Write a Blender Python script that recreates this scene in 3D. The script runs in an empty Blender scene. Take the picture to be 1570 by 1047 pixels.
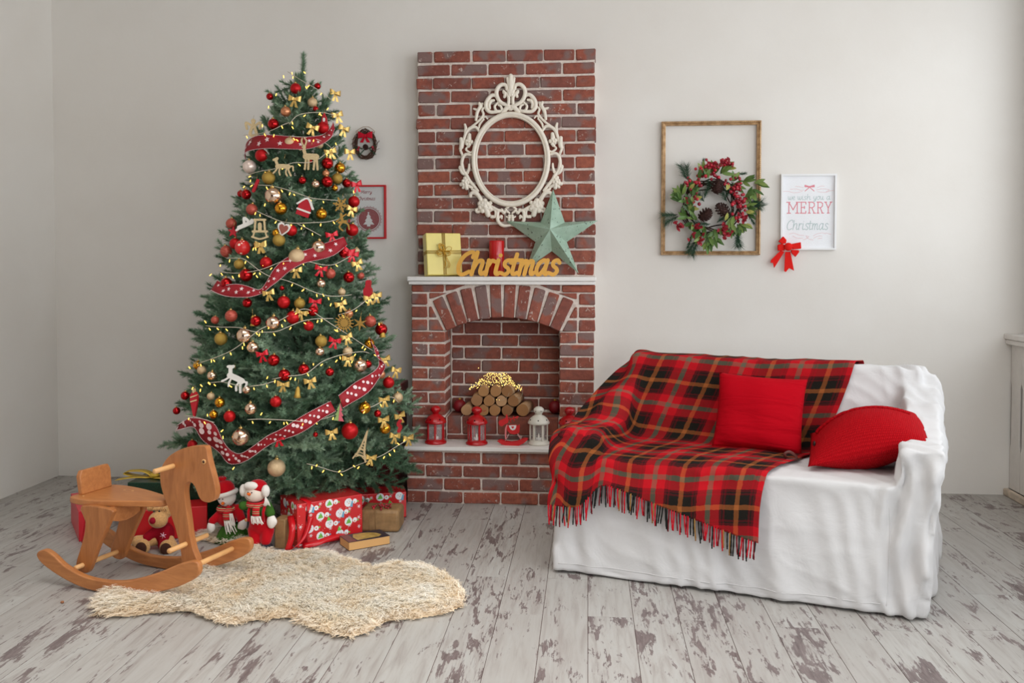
import bpy, bmesh, math, random
import numpy as np
from mathutils import Vector, Matrix, Euler
PI = math.pi
rnd = random.Random(7)
SC = bpy.context.scene
COL = SC.collection

# ------------------------------------------------------------------ camera
cam_d = bpy.data.cameras.new('camera')
cam = bpy.data.objects.new('camera', cam_d); COL.objects.link(cam)
cam.location = (0, 0, 1.5)
cam.rotation_euler = (math.radians(90 - 1.85), 0, math.radians(4.74))
cam_d.sensor_width = 36.0
cam_d.lens = 36.0 * 1400 / 1570
cam_d.shift_y = -(523.5 - 446) / 1570
cam_d.clip_start = 0.05
SC.camera = cam

# ------------------------------------------------------------------ world, daylight, exposure
world = bpy.data.worlds.new('world'); SC.world = world
world.use_nodes = True
bgn = world.node_tree.nodes['Background']
bgn.inputs[0].default_value = (0.86, 0.93, 1.0, 1)
bgn.inputs[1].default_value = 1.6

def area(name, loc, rot, sx, sy, power, color=(1, 1, 1)):
    d = bpy.data.lights.new(name, 'AREA'); d.shape = 'RECTANGLE'
    d.size = sx; d.size_y = sy; d.energy = power; d.color = color
    o = bpy.data.objects.new(name, d); COL.objects.link(o)
    o.location = loc; o.rotation_euler = rot
    return o
# daylight through the tall windows of the right wall, and of the wall behind the camera
for wy, pw in ((-0.9, 34), (1.2, 50), (3.1, 25), (5.0, 13)):
    area('window_daylight', (2.89, wy, 2.25), (0, math.radians(90), 0), 2.2, 1.45, pw, (0.93, 0.97, 1.0))
area('window_daylight', (1.9, -3.05, 1.85), (math.radians(90), 0, 0), 1.8, 1.9, 78, (0.93, 0.97, 1.0))
# added overhead fill light, unseen and without a fixture, brightens floor and rug
area('overhead_fill', (-0.8, 2.7, 3.66), (0, 0, 0), 3.0, 2.2, 36, (1.0, 0.99, 0.97)).data.spread = math.radians(105)
vs = SC.view_settings
vs.view_transform = 'Standard'; vs.look = 'None'; vs.gamma = 1.0; vs.exposure = 0.23
vs.use_curve_mapping = False
SC.display_settings.display_device = 'sRGB'
SC.cycles.max_bounces = 8; SC.cycles.diffuse_bounces = 6; SC.cycles.glossy_bounces = 4
SC.cycles.transmission_bounces = 6; SC.cycles.transparent_max_bounces = 8
SC.cycles.sample_clamp_indirect = 6.0
SC.cycles.caustics_reflective = False; SC.cycles.caustics_refractive = False

# ------------------------------------------------------------------ places: a photo point to its real place
_a = math.radians(4.74); _p = math.radians(1.85); _C = np.array([0, 0, 1.5])
_F = np.array([-math.sin(_a)*math.cos(_p), math.cos(_a)*math.cos(_p), -math.sin(_p)])
_R = np.array([math.cos(_a), math.sin(_a), 0.0]); _U = np.cross(_R, _F)
def ray(x, y): return _F + _R*(x-785)/1400 + _U*(446-y)/1400
def fl(x, y, z=0.0):                     # place on the horizontal plane at height z
    d = ray(x, y); return Vector(_C + d*((z-1.5)/d[2]))
def at(x, y, Y):                         # place on the plane parallel to the back wall at depth Y
    d = ray(x, y); return Vector(_C + d*(Y/d[1]))

# ------------------------------------------------------------------ materials
def srgb(r, g, b):
    f = lambda c: (c/255/12.92) if c/255 <= 0.04045 else ((c/255+0.055)/1.055)**2.4
    return (f(r), f(g), f(b), 1.0)
class NT:
    def __init__(s, name):
        s.m = bpy.data.materials.new(name); s.m.use_nodes = True
        s.t = s.m.node_tree; s.b = s.t.nodes['Principled BSDF']
    def n(s, typ, **kw):
        nd = s.t.nodes.new(typ)
        for k, v in kw.items():
            if k.startswith('_'): setattr(nd, k[1:], v)
            else:
                nd.inputs[int(k[1:]) if k[0] == 'i' and k[1:].isdigit() else k].default_value = v
        return nd
    def l(s, a, b):
        s.t.links.new(a, b); return s
    def ramp(s, fac, stops, interp='LINEAR'):
        r = s.t.nodes.new('ShaderNodeValToRGB'); r.color_ramp.interpolation = interp
        e = r.color_ramp.elements
        while len(e) < len(stops): e.new(0.5)
        for k, (p, c) in enumerate(stops):
            e[k].position = p; e[k].color = c if len(c) == 4 else (*c, 1)
        s.l(fac, r.inputs[0]); return r.outputs[0]
    def mix(s, fac, a, b, blend='MIX'):
        m = s.t.nodes.new('ShaderNodeMix'); m.data_type = 'RGBA'; m.blend_type = blend
        for sock, v in ((m.inputs[0], fac), (m.inputs[6], a), (m.inputs[7], b)):
            if hasattr(v, 'links'): s.l(v, sock)
            else: sock.default_value = v
        return m.outputs[2]
    def math(s, op, a, b=0.0):
        m = s.t.nodes.new('ShaderNodeMath'); m.operation = op
        for sock, v in ((m.inputs[0], a), (m.inputs[1], b)):
            if hasattr(v, 'links'): s.l(v, sock)
            else: sock.default_value = v
        return m.outputs[0]
    def noise(s, vec, scale, detail=3.0, rough=0.55, dist=0.0):
        nd = s.n('ShaderNodeTexNoise', Scale=scale, Detail=detail, Roughness=rough, Distortion=dist)
        if vec is not None: s.l(vec, nd.inputs['Vector'])
        return nd.outputs[0]
    def coords(s, kind='Object', scale=(1, 1, 1), rand=0.0):
        tc = s.t.nodes.new('ShaderNodeTexCoord'); out = tc.outputs[kind]
        mp = s.n('ShaderNodeMapping'); mp.inputs['Scale'].default_value = scale
        s.l(out, mp.inputs['Vector'])
        if rand:
            oi = s.t.nodes.new('ShaderNodeObjectInfo')
            cx = s.t.nodes.new('ShaderNodeCombineXYZ')
            for k in range(3):
                s.l(s.math('MULTIPLY', oi.outputs['Random'], rand*(1+0.73*k)), cx.inputs[k])
            s.l(cx.outputs[0], mp.inputs['Location'])
        return mp.outputs[0]
    def rand(s): return s.t.nodes.new('ShaderNodeObjectInfo').outputs['Random']
    def bump(s, h, strength=0.3, dist=0.01):
        b = s.n('ShaderNodeBump', Strength=strength, Distance=dist)
        s.l(h, b.inputs['Height']); s.l(b.outputs[0], s.b.inputs['Normal']); return s
    def base(s, c):
        if hasattr(c, 'links'): s.l(c, s.b.inputs['Base Color'])
        else: s.b.inputs['Base Color'].default_value = c
        return s
    def set(s, **kw):
        for k, v in kw.items(): s.b.inputs[k.replace('_', ' ')].default_value = v
        return s
    def translucent(s, fac):
        """lets part of the light through, as thin wool, needles and petals do"""
        t = s.t.nodes.new('ShaderNodeBsdfTranslucent'); mx = s.t.nodes.new('ShaderNodeMixShader'); mx.inputs[0].default_value = fac
        bc = s.b.inputs['Base Color']
        if bc.is_linked: s.l(bc.links[0].from_socket, t.inputs[0])
        else: t.inputs[0].default_value = bc.default_value
        out = s.t.nodes['Material Output']
        s.l(s.b.outputs[0], mx.inputs[1]); s.l(t.outputs[0], mx.inputs[2]); s.l(mx.outputs[0], out.inputs[0]); return s
_simple = {}
def simple(name, rgb, rough=0.5, metal=0.0, var=0.0, bump=0.0, scale=60.0, coat=0.0, sheen=0.0, emit=0.0):
    if name in _simple: return _simple[name]
    n = NT(name); c = srgb(*rgb); n.set(Roughness=rough, Metallic=metal)
    v = n.coords('Object')
    h = n.noise(v, scale, 4.0)
    if var:
        d = tuple(x*(1-var) for x in c[:3])+(1,); u = tuple(min(1, x*(1+var)) for x in c[:3])+(1,)
        n.base(n.ramp(h, [(0.3, d), (0.7, u)]))
    else: n.base(c)
    if bump: n.bump(h, bump, 0.003)
    if coat: n.set(Coat_Weight=coat, Coat_Roughness=0.1)
    if sheen: n.set(Sheen_Weight=sheen, Sheen_Roughness=0.4)
    if rough >= 0.8: n.set(Specular_IOR_Level=0.15)
    if emit: n.set(Emission_Color=c, Emission_Strength=emit)
    _simple[name] = n.m
    return n.m

# ------------------------------------------------------------------ mesh helpers
class MB:
    """collects shapes into one mesh"""
    def __init__(s): s.v = []; s.f = []; s.mi = []; s.sm = []
    def add(s, vs, fs, mi=0, smooth=True, mat=None):
        o = len(s.v)
        s.v += [tuple((mat @ Vector(v)) if mat is not None else v) for v in vs]
        for f in fs:
            s.f.append(tuple(i+o for i in f)); s.mi.append(mi); s.sm.append(smooth)
        return s
    def box(s, x0, x1, y0, y1, z0, z1, mi=0, mat=None):
        vs = [(x, y, z) for x in (x0, x1) for y in (y0, y1) for z in (z0, z1)]
        fs = [(0,1,3,2), (4,6,7,5), (0,4,5,1), (2,3,7,6), (0,2,6,4), (1,5,7,3)]
        return s.add(vs, fs, mi, False, mat)
    def lathe(s, prof, n=24, mi=0, mat=None, smooth=True):
        """profile of (radius, z) from bottom to top about z"""
        vs = []; fs = []
        for (r, z) in prof:
            for k in range(n):
                t = 2*PI*k/n; vs.append((r*math.cos(t), r*math.sin(t), z))
        for j in range(len(prof)-1):
            for k in range(n):
                k2 = (k+1) % n
                fs.append((j*n+k, j*n+k2, (j+1)*n+k2, (j+1)*n+k))
        if prof[0][0] > 1e-6: fs.append(tuple(range(n-1, -1, -1)))
        if prof[-1][0] > 1e-6: fs.append(tuple((len(prof)-1)*n+k for k in range(n)))
        return s.add(vs, fs, mi, smooth, mat)
    def sphere(s, c, r, n=16, m=10, mi=0, sc=(1, 1, 1), mat=None):
        M = Matrix.Translation(c) @ (mat or Matrix()) @ Matrix.Diagonal((sc[0], sc[1], sc[2], 1))
        return s.lathe([(r*math.sin(PI*j/m), -r*math.cos(PI*j/m)) for j in range(m+1)], n, mi, M)
    def tube(s, pts, r, n=8, mi=0, cap=True, closed=False, flat=1.0, up=None):
        """tube along points; r a number or a list; flat squashes across 'up'"""
        P = [Vector(p) for p in pts]; N = len(P)
        rr = r if isinstance(r, (list, tuple)) else [r]*N
        vs = []; fs = []; prev = None
        for i in range(N):
            a = P[(i-1) % N] if (closed or i > 0) else P[i]
            b = P[(i+1) % N] if (closed or i < N-1) else P[i]
            t = (b-a); t = t.normalized() if t.length > 1e-9 else Vector((0, 0, 1))
            if up is not None:
                w = Vector(up) - t*t.dot(Vector(up))
                if w.length < 1e-5: w = t.orthogonal()
            elif prev is None: w = t.orthogonal()
            else:
                w = prev - t*t.dot(prev)
                if w.length < 1e-6: w = t.orthogonal()
            w.normalize(); prev = w; u = t.cross(w)
            for k in range(n):
                q = 2*PI*k/n
                vs.append(tuple(P[i] + u*math.cos(q)*rr[i] + w*math.sin(q)*rr[i]*flat))
        M = N if closed else N-1
        for i in range(M):
            i2 = (i+1) % N
            for k in range(n):
                k2 = (k+1) % n
                fs.append((i*n+k, i*n+k2, i2*n+k2, i2*n+k))
        if cap and not closed:
            fs.append(tuple(range(n-1, -1, -1))); fs.append(tuple((N-1)*n+k for k in range(n)))
        return s.add(vs, fs, mi, True)
    def prism(s, poly, d0, d1, plane='xz', mi=0, mat=None, smooth=False):
        """extrude a 2D outline (counter-clockwise) between depths d0 and d1"""
        def P(u, w, d):
            return (u, d, w) if plane == 'xz' else ((u, w, d) if plane == 'xy' else (d, u, w))
        n = len(poly)
        vs = [P(u, w, d0) for u, w in poly] + [P(u, w, d1) for u, w in poly]
        fs = [tuple(range(n)), tuple(range(2*n-1, n-1, -1))]
        for k in range(n):
            k2 = (k+1) % n; fs.append((k2, k, n+k, n+k2))
        return s.add(vs, fs, mi, smooth, mat)
    def strip(s, A, B, mi=0):
        """sheet between two rows of points"""
        n = len(A)
        return s.add([tuple(p) for p in A]+[tuple(p) for p in B],
                     [(k, k+1, n+k+1, n+k) for k in range(n-1)], mi)
    def mesh(s, name, mats, bevel=0.0, seg=2, recalc=True, merge=0.0):
        me = bpy.data.meshes.new(name); me.from_pydata(s.v, [], s.f)
        for m in (mats if isinstance(mats, (list, tuple)) else [mats]): me.materials.append(m)
        me.polygons.foreach_set('material_index', s.mi); me.polygons.foreach_set('use_smooth', s.sm)
        if bevel or recalc or merge:
            bm = bmesh.new(); bm.from_mesh(me)
            if merge: bmesh.ops.remove_doubles(bm, verts=bm.verts, dist=merge)
            if recalc: bmesh.ops.recalc_face_normals(bm, faces=bm.faces)
            if bevel:
                ed = [e for e in bm.edges if len(e.link_faces) == 2 and e.calc_face_angle(0) > 0.5]
                r = bmesh.ops.bevel(bm, geom=ed, offset=bevel, segments=seg, profile=0.5, affect='EDGES', clamp_overlap=True)
                for f in r['faces']: f.smooth = True
            bm.to_mesh(me); bm.free()
        me.update(); return me
    def obj(s, name, mats, parent=None, loc=(0, 0, 0), rot=(0, 0, 0), **kw):
        return link(name, s.mesh(name, mats, **kw), parent, loc, rot)
def link(name, me, parent=None, loc=(0, 0, 0), rot=(0, 0, 0), scale=None):
    o = bpy.data.objects.new(name, me); COL.objects.link(o)
    if parent is not None: o.parent = parent
    o.location = loc; o.rotation_euler = rot
    if scale is not None: o.scale = scale
    return o
def tag(o, label, cat, group=None):
    o['label'] = label; o['category'] = cat
    if group: o['group'] = group
    return o
def thing(name, label, cat, loc=(0, 0, 0), rot=(0, 0, 0), group=None):
    o = bpy.data.objects.new(name, None); COL.objects.link(o)
    o.empty_display_size = 0.1
    o.location = loc; o.rotation_euler = rot
    return tag(o, label, cat, group)
def struct(o): o['kind'] = 'structure'; return o
def tri_mesh(name, V, Fc, mats, smooth=True):
    """fast mesh from numpy arrays of vertices and triangles/quads"""
    me = bpy.data.meshes.new(name); V = np.asarray(V, dtype=np.float32); Fc = np.asarray(Fc, dtype=np.int32)
    n, k = Fc.shape
    me.vertices.add(len(V)); me.vertices.foreach_set('co', V.ravel())
    me.loops.add(n*k); me.loops.foreach_set('vertex_index', Fc.ravel())
    me.polygons.add(n)
    me.polygons.foreach_set('loop_start', np.arange(0, n*k, k, dtype=np.int32))
    me.polygons.foreach_set('use_smooth', np.full(n, smooth))
    for m in (mats if isinstance(mats, (list, tuple)) else [mats]): me.materials.append(m)
    me.update(calc_edges=True); me.validate(); return me
def copy_tree(o, parent=None, label=None):
    c = o.copy(); COL.objects.link(c)
    if parent is not None: c.parent = parent
    if label: c['label'] = label
    for ch in [k for k in o.children]: copy_tree(ch, c)
    return c
def spline(pts, n=8, closed=False):
    """Catmull-Rom through the points"""
    P = [np.array(p, float) for p in pts]; N = len(P); out = []
    rng = N if closed else N-1
    for i in range(rng):
        p0 = P[(i-1) % N] if (closed or i > 0) else 2*P[i]-P[i+1]
        p1 = P[i]; p2 = P[(i+1) % N]
        p3 = P[(i+2) % N] if (closed or i+2 < N) else 2*P[i+1]-P[i]
        for k in range(n):
            t = k/n
            out.append(tuple(0.5*((2*p1)+(-p0+p2)*t+(2*p0-5*p1+4*p2-p3)*t*t+(-p0+3*p1-3*p2+p3)*t**3)))
    if not closed: out.append(tuple(P[-1]))
    return out
def remeshed(me, voxel, smooth_it=6, keep=True):
    """one continuous skin over overlapping shapes"""
    o = bpy.data.objects.new('tmp', me); COL.objects.link(o)
    r = o.modifiers.new('r', 'REMESH'); r.mode = 'VOXEL'; r.voxel_size = voxel; r.use_smooth_shade = True
    if smooth_it:
        s = o.modifiers.new('s', 'SMOOTH'); s.iterations = smooth_it; s.factor = 0.5
    dg = bpy.context.evaluated_depsgraph_get()
    out = bpy.data.meshes.new_from_object(o.evaluated_get(dg))
    for k in range(len(out.materials)): pass
    bpy.data.objects.remove(o)
    out.materials.clear()
    for m in me.materials: out.materials.append(m)
    return out
def noise3(P, seed=0, octaves=2):
    """cheap smooth pseudo-noise on an (N,3) array, about -1..1"""
    rs = np.random.RandomState(seed); out = np.zeros(len(P)); amp = 1.0
    for o in range(octaves):
        for k in range(4):
            d = rs.normal(size=3); d /= np.linalg.norm(d)
            out += amp*np.sin(P @ d*(2.0**o)*rs.uniform(0.7, 1.4)+rs.uniform(0, 7))/4*1.6
        amp *= 0.5
    return out/1.5
# ------------------------------------------------------------------ setting
XL, XR, YB, YF, ZC = -3.69, 2.81, 6.07, -3.2, 3.7
m_wall = NT('wall_paint'); v = m_wall.coords('Object')
m_wall.base(m_wall.ramp(m_wall.noise(v, 1.3, 5), [(0.35, srgb(226, 221, 214)), (0.65, srgb(231, 227, 221))])).set(Roughness=0.75)
m_wall.bump(m_wall.noise(v, 35, 6), 0.06, 0.01); m_wall = m_wall.m
m_white = simple('white_paint', (226, 222, 217), 0.45, var=0.03, bump=0.05, scale=20)

def planks_material():
    n = NT('whitewashed_plank')
    v = n.coords('Object', (1, 1, 1), 40)
    vg = n.n('ShaderNodeMapping'); vg.inputs['Scale'].default_value = (1, 0.10, 1); n.l(v, vg.inputs[0])
    vp = n.n('ShaderNodeMapping'); vp.inputs['Scale'].default_value = (1, 0.28, 1); n.l(v, vp.inputs[0])
    grain = n.noise(vg.outputs[0], 95, 5, 0.65, 0.4)
    fine = n.noise(vg.outputs[0], 34, 4, 0.6, 0.6)
    patch = n.noise(vp.outputs[0], 17, 4, 0.65, 0.7)
    big = n.noise(vp.outputs[0], 3.4, 2)
    pale = n.ramp(fine, [(0.25, srgb(150, 143, 138)), (0.5, srgb(173, 170, 165)), (0.75, srgb(181, 181, 177))])
    tint = n.mix(n.math('MULTIPLY', n.rand(), 0.5), pale, srgb(158, 152, 147))
    # worn-through patches with ragged ends along the grain
    s = n.math('ADD', n.math('MULTIPLY', patch, 1.0), n.math('MULTIPLY', grain, 0.55))
    s = n.math('ADD', s, n.math('MULTIPLY', big, 0.55))
    mr = n.n('ShaderNodeMapRange'); n.l(s, mr.inputs[0])
    mr.inputs[1].default_value = 1.13; mr.inputs[2].default_value = 1.185
    mr2 = n.n('ShaderNodeMapRange'); n.l(n.math('ADD', n.math('MULTIPLY', grain, 0.9), n.math('MULTIPLY', big, 0.5)), mr2.inputs[0])
    mr2.inputs[1].default_value = 0.80; mr2.inputs[2].default_value = 0.93; mr2.inputs[4].default_value = 0.6
    fac = n.math('MAXIMUM', mr.outputs[0], mr2.outputs[0])
    dark = n.ramp(grain, [(0.3, srgb(86, 73, 72)), (0.7, srgb(132, 120, 118))])
    n.base(n.mix(fac, tint, dark)).set(Roughness=0.42, Specular_IOR_Level=0.4)
    n.bump(fac, -0.12, 0.002)
    return n.m
m_plank = planks_material()
m_gap = simple('plank_gap', (86, 62, 56), 0.9)
fo = struct(MB().box(XL-0.1, XR+0.1, YF-0.1, YB+0.1, -0.12, -0.0015).obj('floor', m_gap))
plank_mesh = MB().box(-0.0945, 0.0945, -0.679, 0.679, -0.012, 0).mesh('plank', m_plank, bevel=0.0008, seg=1)
rp = random.Random(3)
for k in range(-20, 16):
    y0 = 3.83 if k % 2 == 0 else 4.28
    y0 += rp.uniform(-0.05, 0.05) if k not in (-1, -2, -3, 0) else 0
    if k == -4: y0 = 3.87
    xc = 0.004+0.191*(k+0.5)
    ks = -3
    for j in range(-2, 3):
        ya = y0+1.36*j; yb = ya+1.36
        ya2, yb2 = max(ya, 1.9), min(yb, YB+0.05)
        if yb2-ya2 < 0.05: continue
        o = link('plank', plank_mesh, fo, (xc, (ya2+yb2)/2, rp.uniform(-0.0003, 0.0003)))
        o.scale = (1, (yb2-ya2)/1.36, 1)
MB().box(XL, XR, YF, 1.9, -0.012, -0.0002).obj('planks_behind_view', m_plank, fo)['kind'] = 'stuff'
struct(MB().box(XL-0.1, XR+0.3, YB, YB+0.1, -0.1, ZC+0.1).obj('wall_back', m_wall))
struct(MB().box(XL-0.1, XL, YF-0.1, YB, -0.1, ZC+0.1).obj('wall_left', m_wall))
struct(MB().box(XL-0.1, XR+0.3, YF-0.1, YB+0.1, ZC, ZC+0.1).obj('ceiling', simple('ceiling_paint', (214, 209, 203), 0.85, var=0.02)))
wins = [(-1.65, -0.15), (0.45, 1.95), (2.35, 3.85), (4.25, 5.75)]
w = MB(); ZS0, ZS1 = 1.07, 3.4
w.box(XR, XR+0.3, YF-0.1, YB, -0.1, ZS0).box(XR, XR+0.3, YF-0.1, YB, ZS1, ZC)
ed = [YF-0.1]+[q for p in wins for q in p]+[YB]
for a, b in zip(ed[0::2], ed[1::2]): w.box(XR, XR+0.3, a, b, ZS0, ZS1)
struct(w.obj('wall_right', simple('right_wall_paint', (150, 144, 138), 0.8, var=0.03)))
w = MB(); a, b = 0.8, 2.7
w.box(XL-0.1, XR+0.3, YF-0.1, YF, -0.1, 0.85).box(XL-0.1, XR+0.3, YF-0.1, YF, 2.85, ZC)
w.box(XL-0.1, a, YF-0.1, YF, 0.85, 2.85).box(b, XR+0.3, YF-0.1, YF, 0.85, 2.85)
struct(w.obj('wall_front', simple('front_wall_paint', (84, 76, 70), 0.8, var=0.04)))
def window(name, y0, y1):
    f = MB(); X0, X1 = XR+0.19, XR+0.25
    for (p, q) in ((y0, y0+0.06), (y1-0.06, y1), ((y0+y1)/2-0.04, (y0+y1)/2+0.04)): f.box(X0, X1, p, q, ZS0, ZS1)
    f.box(X0, X1, y0, y1, ZS0, ZS0+0.07).box(X0, X1, y0, y1, ZS1-0.07, ZS1).box(X0, X1, y0, y1, 2.4, 2.46)
    struct(f.obj(name, m_white, bevel=0.004))
for k, (p, q) in enumerate(wins): window('window_%d' % (k+1), p, q)
f = MB()
for (p, q) in ((a, a+0.06), (b-0.06, b), (1.8, 1.9)): f.box(p, q, YF-0.08, YF-0.03, 0.85, 2.85)
f.box(a, b, YF-0.08, YF-0.03, 0.85, 0.92).box(a, b, YF-0.08, YF-0.03, 2.78, 2.85)
struct(f.obj('window_5', m_white, bevel=0.004))
# windowsill over the radiator, its slatted screen and the low skirting
s = struct(MB().box(2.655, XR+0.02, 1.0, YB, 1.005, 1.04).box(2.664, XR, 1.0, YB, 0.972, 1.004).obj('windowsill', m_white, bevel=0.006))
sc_ = thing('radiator_screen', 'white painted wooden radiator screen with long slots under the windowsill', 'radiator screen', (2.70, 0, 0))
MB().box(0.06, 0.10, 1.0, YB, 0.0, 0.97).obj('back_panel', simple('radiator_dark', (70, 60, 60), 0.8), sc_)
pk = []
wd = 0.072
for (z, h) in ((0.045, wd), (0.30, wd), (0.335, wd-0.014), (0.70, wd-0.014), (0.735, wd), (0.972, wd)): pk.append((h, z))
poly = [(h, z) for h, z in pk]+[(-h, z) for h, z in reversed(pk)]
pm = MB().prism(poly, 0, 0.022, 'yz').mesh('slat', m_white, bevel=0.003, seg=1)
y = YB-0.075
while y > 1.1:
    link('slat', pm, sc_, (0, y, 0)); y -= 0.146
bs = MB().box(2.665, 2.70, 1.0, YB, 0, 0.045)
struct(bs.obj('baseboard_right', simple('chipped_skirting', (205, 190, 172), 0.6, var=0.25, scale=14), bevel=0.008))
# ------------------------------------------------------------------ brick fireplace
def brick_material(name, darkened):
    n = NT(name)
    v = n.coords('Object', (1, 1, 1), 30)
    r = n.rand()
    body = n.ramp(r, [(0.0, srgb(144, 80, 64)), (0.35, srgb(166, 90, 70)), (0.6, srgb(136, 78, 66)), (0.8, srgb(176, 98, 74)), (1.0, srgb(140, 86, 76))])
    mott = n.noise(v, 26, 5, 0.65)
    body = n.mix(n.ramp(mott, [(0.35, (0, 0, 0)), (0.7, (0.75, 0.75, 0.75))]), body, srgb(108, 60, 52))
    purple = n.noise(v, 7, 2, 0.5)
    body = n.mix(n.ramp(purple, [(0.52, (0, 0, 0)), (0.60, (0.85, 0.85, 0.85))]), body, srgb(126, 104, 100))
    sp = n.noise(v, 42, 4, 0.6, 0.8)
    gate = n.noise(v, 6, 2)
    spec = n.math('MULTIPLY', n.ramp(sp, [(0.61, (0, 0, 0)), (0.67, (1, 1, 1))]), n.ramp(gate, [(0.46, (0, 0, 0)), (0.58, (1, 1, 1))]))
    c = n.mix(n.math('MULTIPLY', spec, 0.75 if not darkened else 0.3), body, srgb(205, 190, 180))
    if darkened: c = n.mix(0.25, c, srgb(70, 44, 38))  # firebox bricks are mixed evenly towards dark brown
    n.base(c).set(Roughness=0.85)
    n.bump(n.math('ADD', mott, n.math('MULTIPLY', sp, 0.6)), 0.5, 0.006)
    return n.m
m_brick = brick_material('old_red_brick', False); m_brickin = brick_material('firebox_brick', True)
mo = NT('lime_mortar'); vv = mo.coords('Object')
mo.base(mo.ramp(mo.noise(vv, 30, 5, 0.7), [(0.3, srgb(206, 188, 176)), (0.65, srgb(236, 224, 214))])).set(Roughness=0.95)
mo.bump(mo.noise(vv, 60, 5), 0.6, 0.006); m_mortar = mo.m
rb = random.Random(11)
fp = thing('fireplace', 'tall red brick fireplace chimney with an arched opening and white shelves', 'fireplace', (-0.535, 6.07, 0))
FX = 0.535; FY = -6.07           # world to fireplace-local
_bc = {}
def brick(x0, x1, y0, y1, z0, z1, mat=m_brick, rot=0.0, piv=None):
    w, d, h = x1-x0, y1-y0, z1-z0
    key = (round(w, 2), round(d, 2), round(h, 3), mat.name, rb.randrange(4))
    if key not in _bc:
        b = MB().box(-w/2, w/2, -d/2, d/2, -h/2, h/2); me = b.mesh('brick', mat, bevel=0.006, seg=1)
        for q in me.vertices:
            for k in range(3): q.co[k] += rb.uniform(-0.0022, 0.0022)
        _bc[key] = me
    o = link('brick', _bc[key], fp, ((x0+x1)/2+FX, (y0+y1)/2+FY+rb.uniform(-0.004, 0.004), (z0+z1)/2),
             (rb.uniform(-0.008, 0.008), rot+rb.uniform(-0.007, 0.007), rb.uniform(-0.006, 0.006)))
    if rb.random() < 0.5: o.scale.x = -1.0
    return o
def row(xs, y0, y1, z0, z1, mat=m_brick, gap=0.010):
    for a, b in zip(xs[:-1], xs[1:]): brick(a+gap/2, b-gap/2, y0, y1, z0, z1, mat)
xl, xr = -1.120, 0.050
# chimney breast, seventeen courses of running bond
Z = 1.40; p = 0.0866
for k in range(17):
    z0 = Z+0.012+k*p; z1 = z0+0.0705
    j = lambda: rb.uniform(-0.012, 0.012)
    if k % 2 == 0: xs = [xl+j()/2, xl+0.118+j(), xl+0.352+j(), xl+0.585+j(), xl+0.82+j(), xl+1.04+j(), xr+j()/2]
    else: xs = [xl+j()/2, xl+0.232+j(), xl+0.475+j(), xl+0.71+j(), xl+0.955+j(), xr+j()/2]
    row(xs, 5.94, 6.055, z0, z1)
ztop = Z+17*p
# hearth base, four courses
for k in range(4):
    z0 = 0.006+k*0.082; z1 = z0+0.068
    s = 0.12 if k % 2 == 0 else 0.0
    xs = [xl]+[xl+s+0.234*q for q in range(0 if s else 1, 5)]+[xr]
    row(xs, 5.556, 5.70, z0, z1)
# pillars beside the opening
pz = 0.360; pp = 0.0778
def pillar(x0, x1, flip):
    xm = (x0+x1)/2
    for k in range(12):
        z0 = pz+k*pp+0.004; z1 = z0+0.0665
        if z1 > 1.065:
            break
        if k % 2 == flip: row([x0, x1], 5.73, 5.97, z0, z1)
        else: row([x0, xm, x1], 5.73, 5.97, z0, z1)
    return k
pillar(-1.122, -0.898, 0); pillar(-0.180, 0.046, 1)
sx = -0.535
def mir(x): return 2*sx-x
def piece(poly):
    for mm in (0, 1):
        pts = [(x+FX if not mm else mir(x)+FX, z) for x, z in poly]
        if mm: pts = pts[::-1]
        cx = sum(q[0] for q in pts)/len(pts); cz = sum(q[1] for q in pts)/len(pts)
        MB().prism([(q[0]-cx, q[1]-cz) for q in pts], -0.06, 0.06).obj('brick', m_brick, fp, (cx, 5.792+FY, cz), bevel=0.004, seg=1)
for z0, z1, xa, xb in ((1.062, 1.130, -0.912, -0.948), (1.145, 1.213, -0.955, -0.990)):
    for q in (0, 1):
        a, b = (-1.122, -1.012) if not q else (mir(-1.012), mir(-1.122))
        row([a, b], 5.73, 5.85, z0, z1)
    piece([(-1.004, z0), (xa, z0), (xb, z1), (-1.004, z1)])
for q in (0, 1):
    a, b = (-1.122, -1.012) if not q else (mir(-1.012), mir(-1.122))
    row([a, b], 5.73, 5.85, 1.227, 1.295)
    a, b = (-1.122, -0.905) if not q else (mir(-0.905), mir(-1.122))
    row([a, b], 5.73, 5.85, 1.308, 1.352)
piece([(-1.002, 1.262), (-0.965, 1.272), (-0.885, 1.300), (-1.002, 1.300)])
piece([(-0.897, 1.314), (-0.845, 1.322), (-0.77, 1.352), (-0.897, 1.352)])
# arch of ten bricks on end
R1, R2, zc = 0.784, 0.995, 0.361
for k in range(10):
    t = math.radians(-27.45+5.49*(k+0.5)); rm = (R1+R2)/2
    cx, cz = sx+rm*math.sin(t), zc+rm*math.cos(t)
    brick(cx-0.0345, cx+0.0345, 5.727, 5.97, cz-0.1055, cz+0.1055, m_brick, t)
# firebox: back wall and raised ledge
for k in range(8):
    z0 = 0.525+k*0.0835; z1 = z0+0.072
    s = (0.085, 0.20)[k % 2]
    xs = [-0.898]+[-0.898+s+0.247*q for q in range(4) if -0.898+s+0.247*q < -0.25]+[-0.18]
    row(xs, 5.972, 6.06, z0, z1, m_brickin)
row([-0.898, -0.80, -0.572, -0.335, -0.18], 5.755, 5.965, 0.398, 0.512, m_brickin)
row([-0.898, -0.66, -0.42, -0.18], 5.757, 5.96, 0.362, 0.390, m_brickin)
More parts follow.
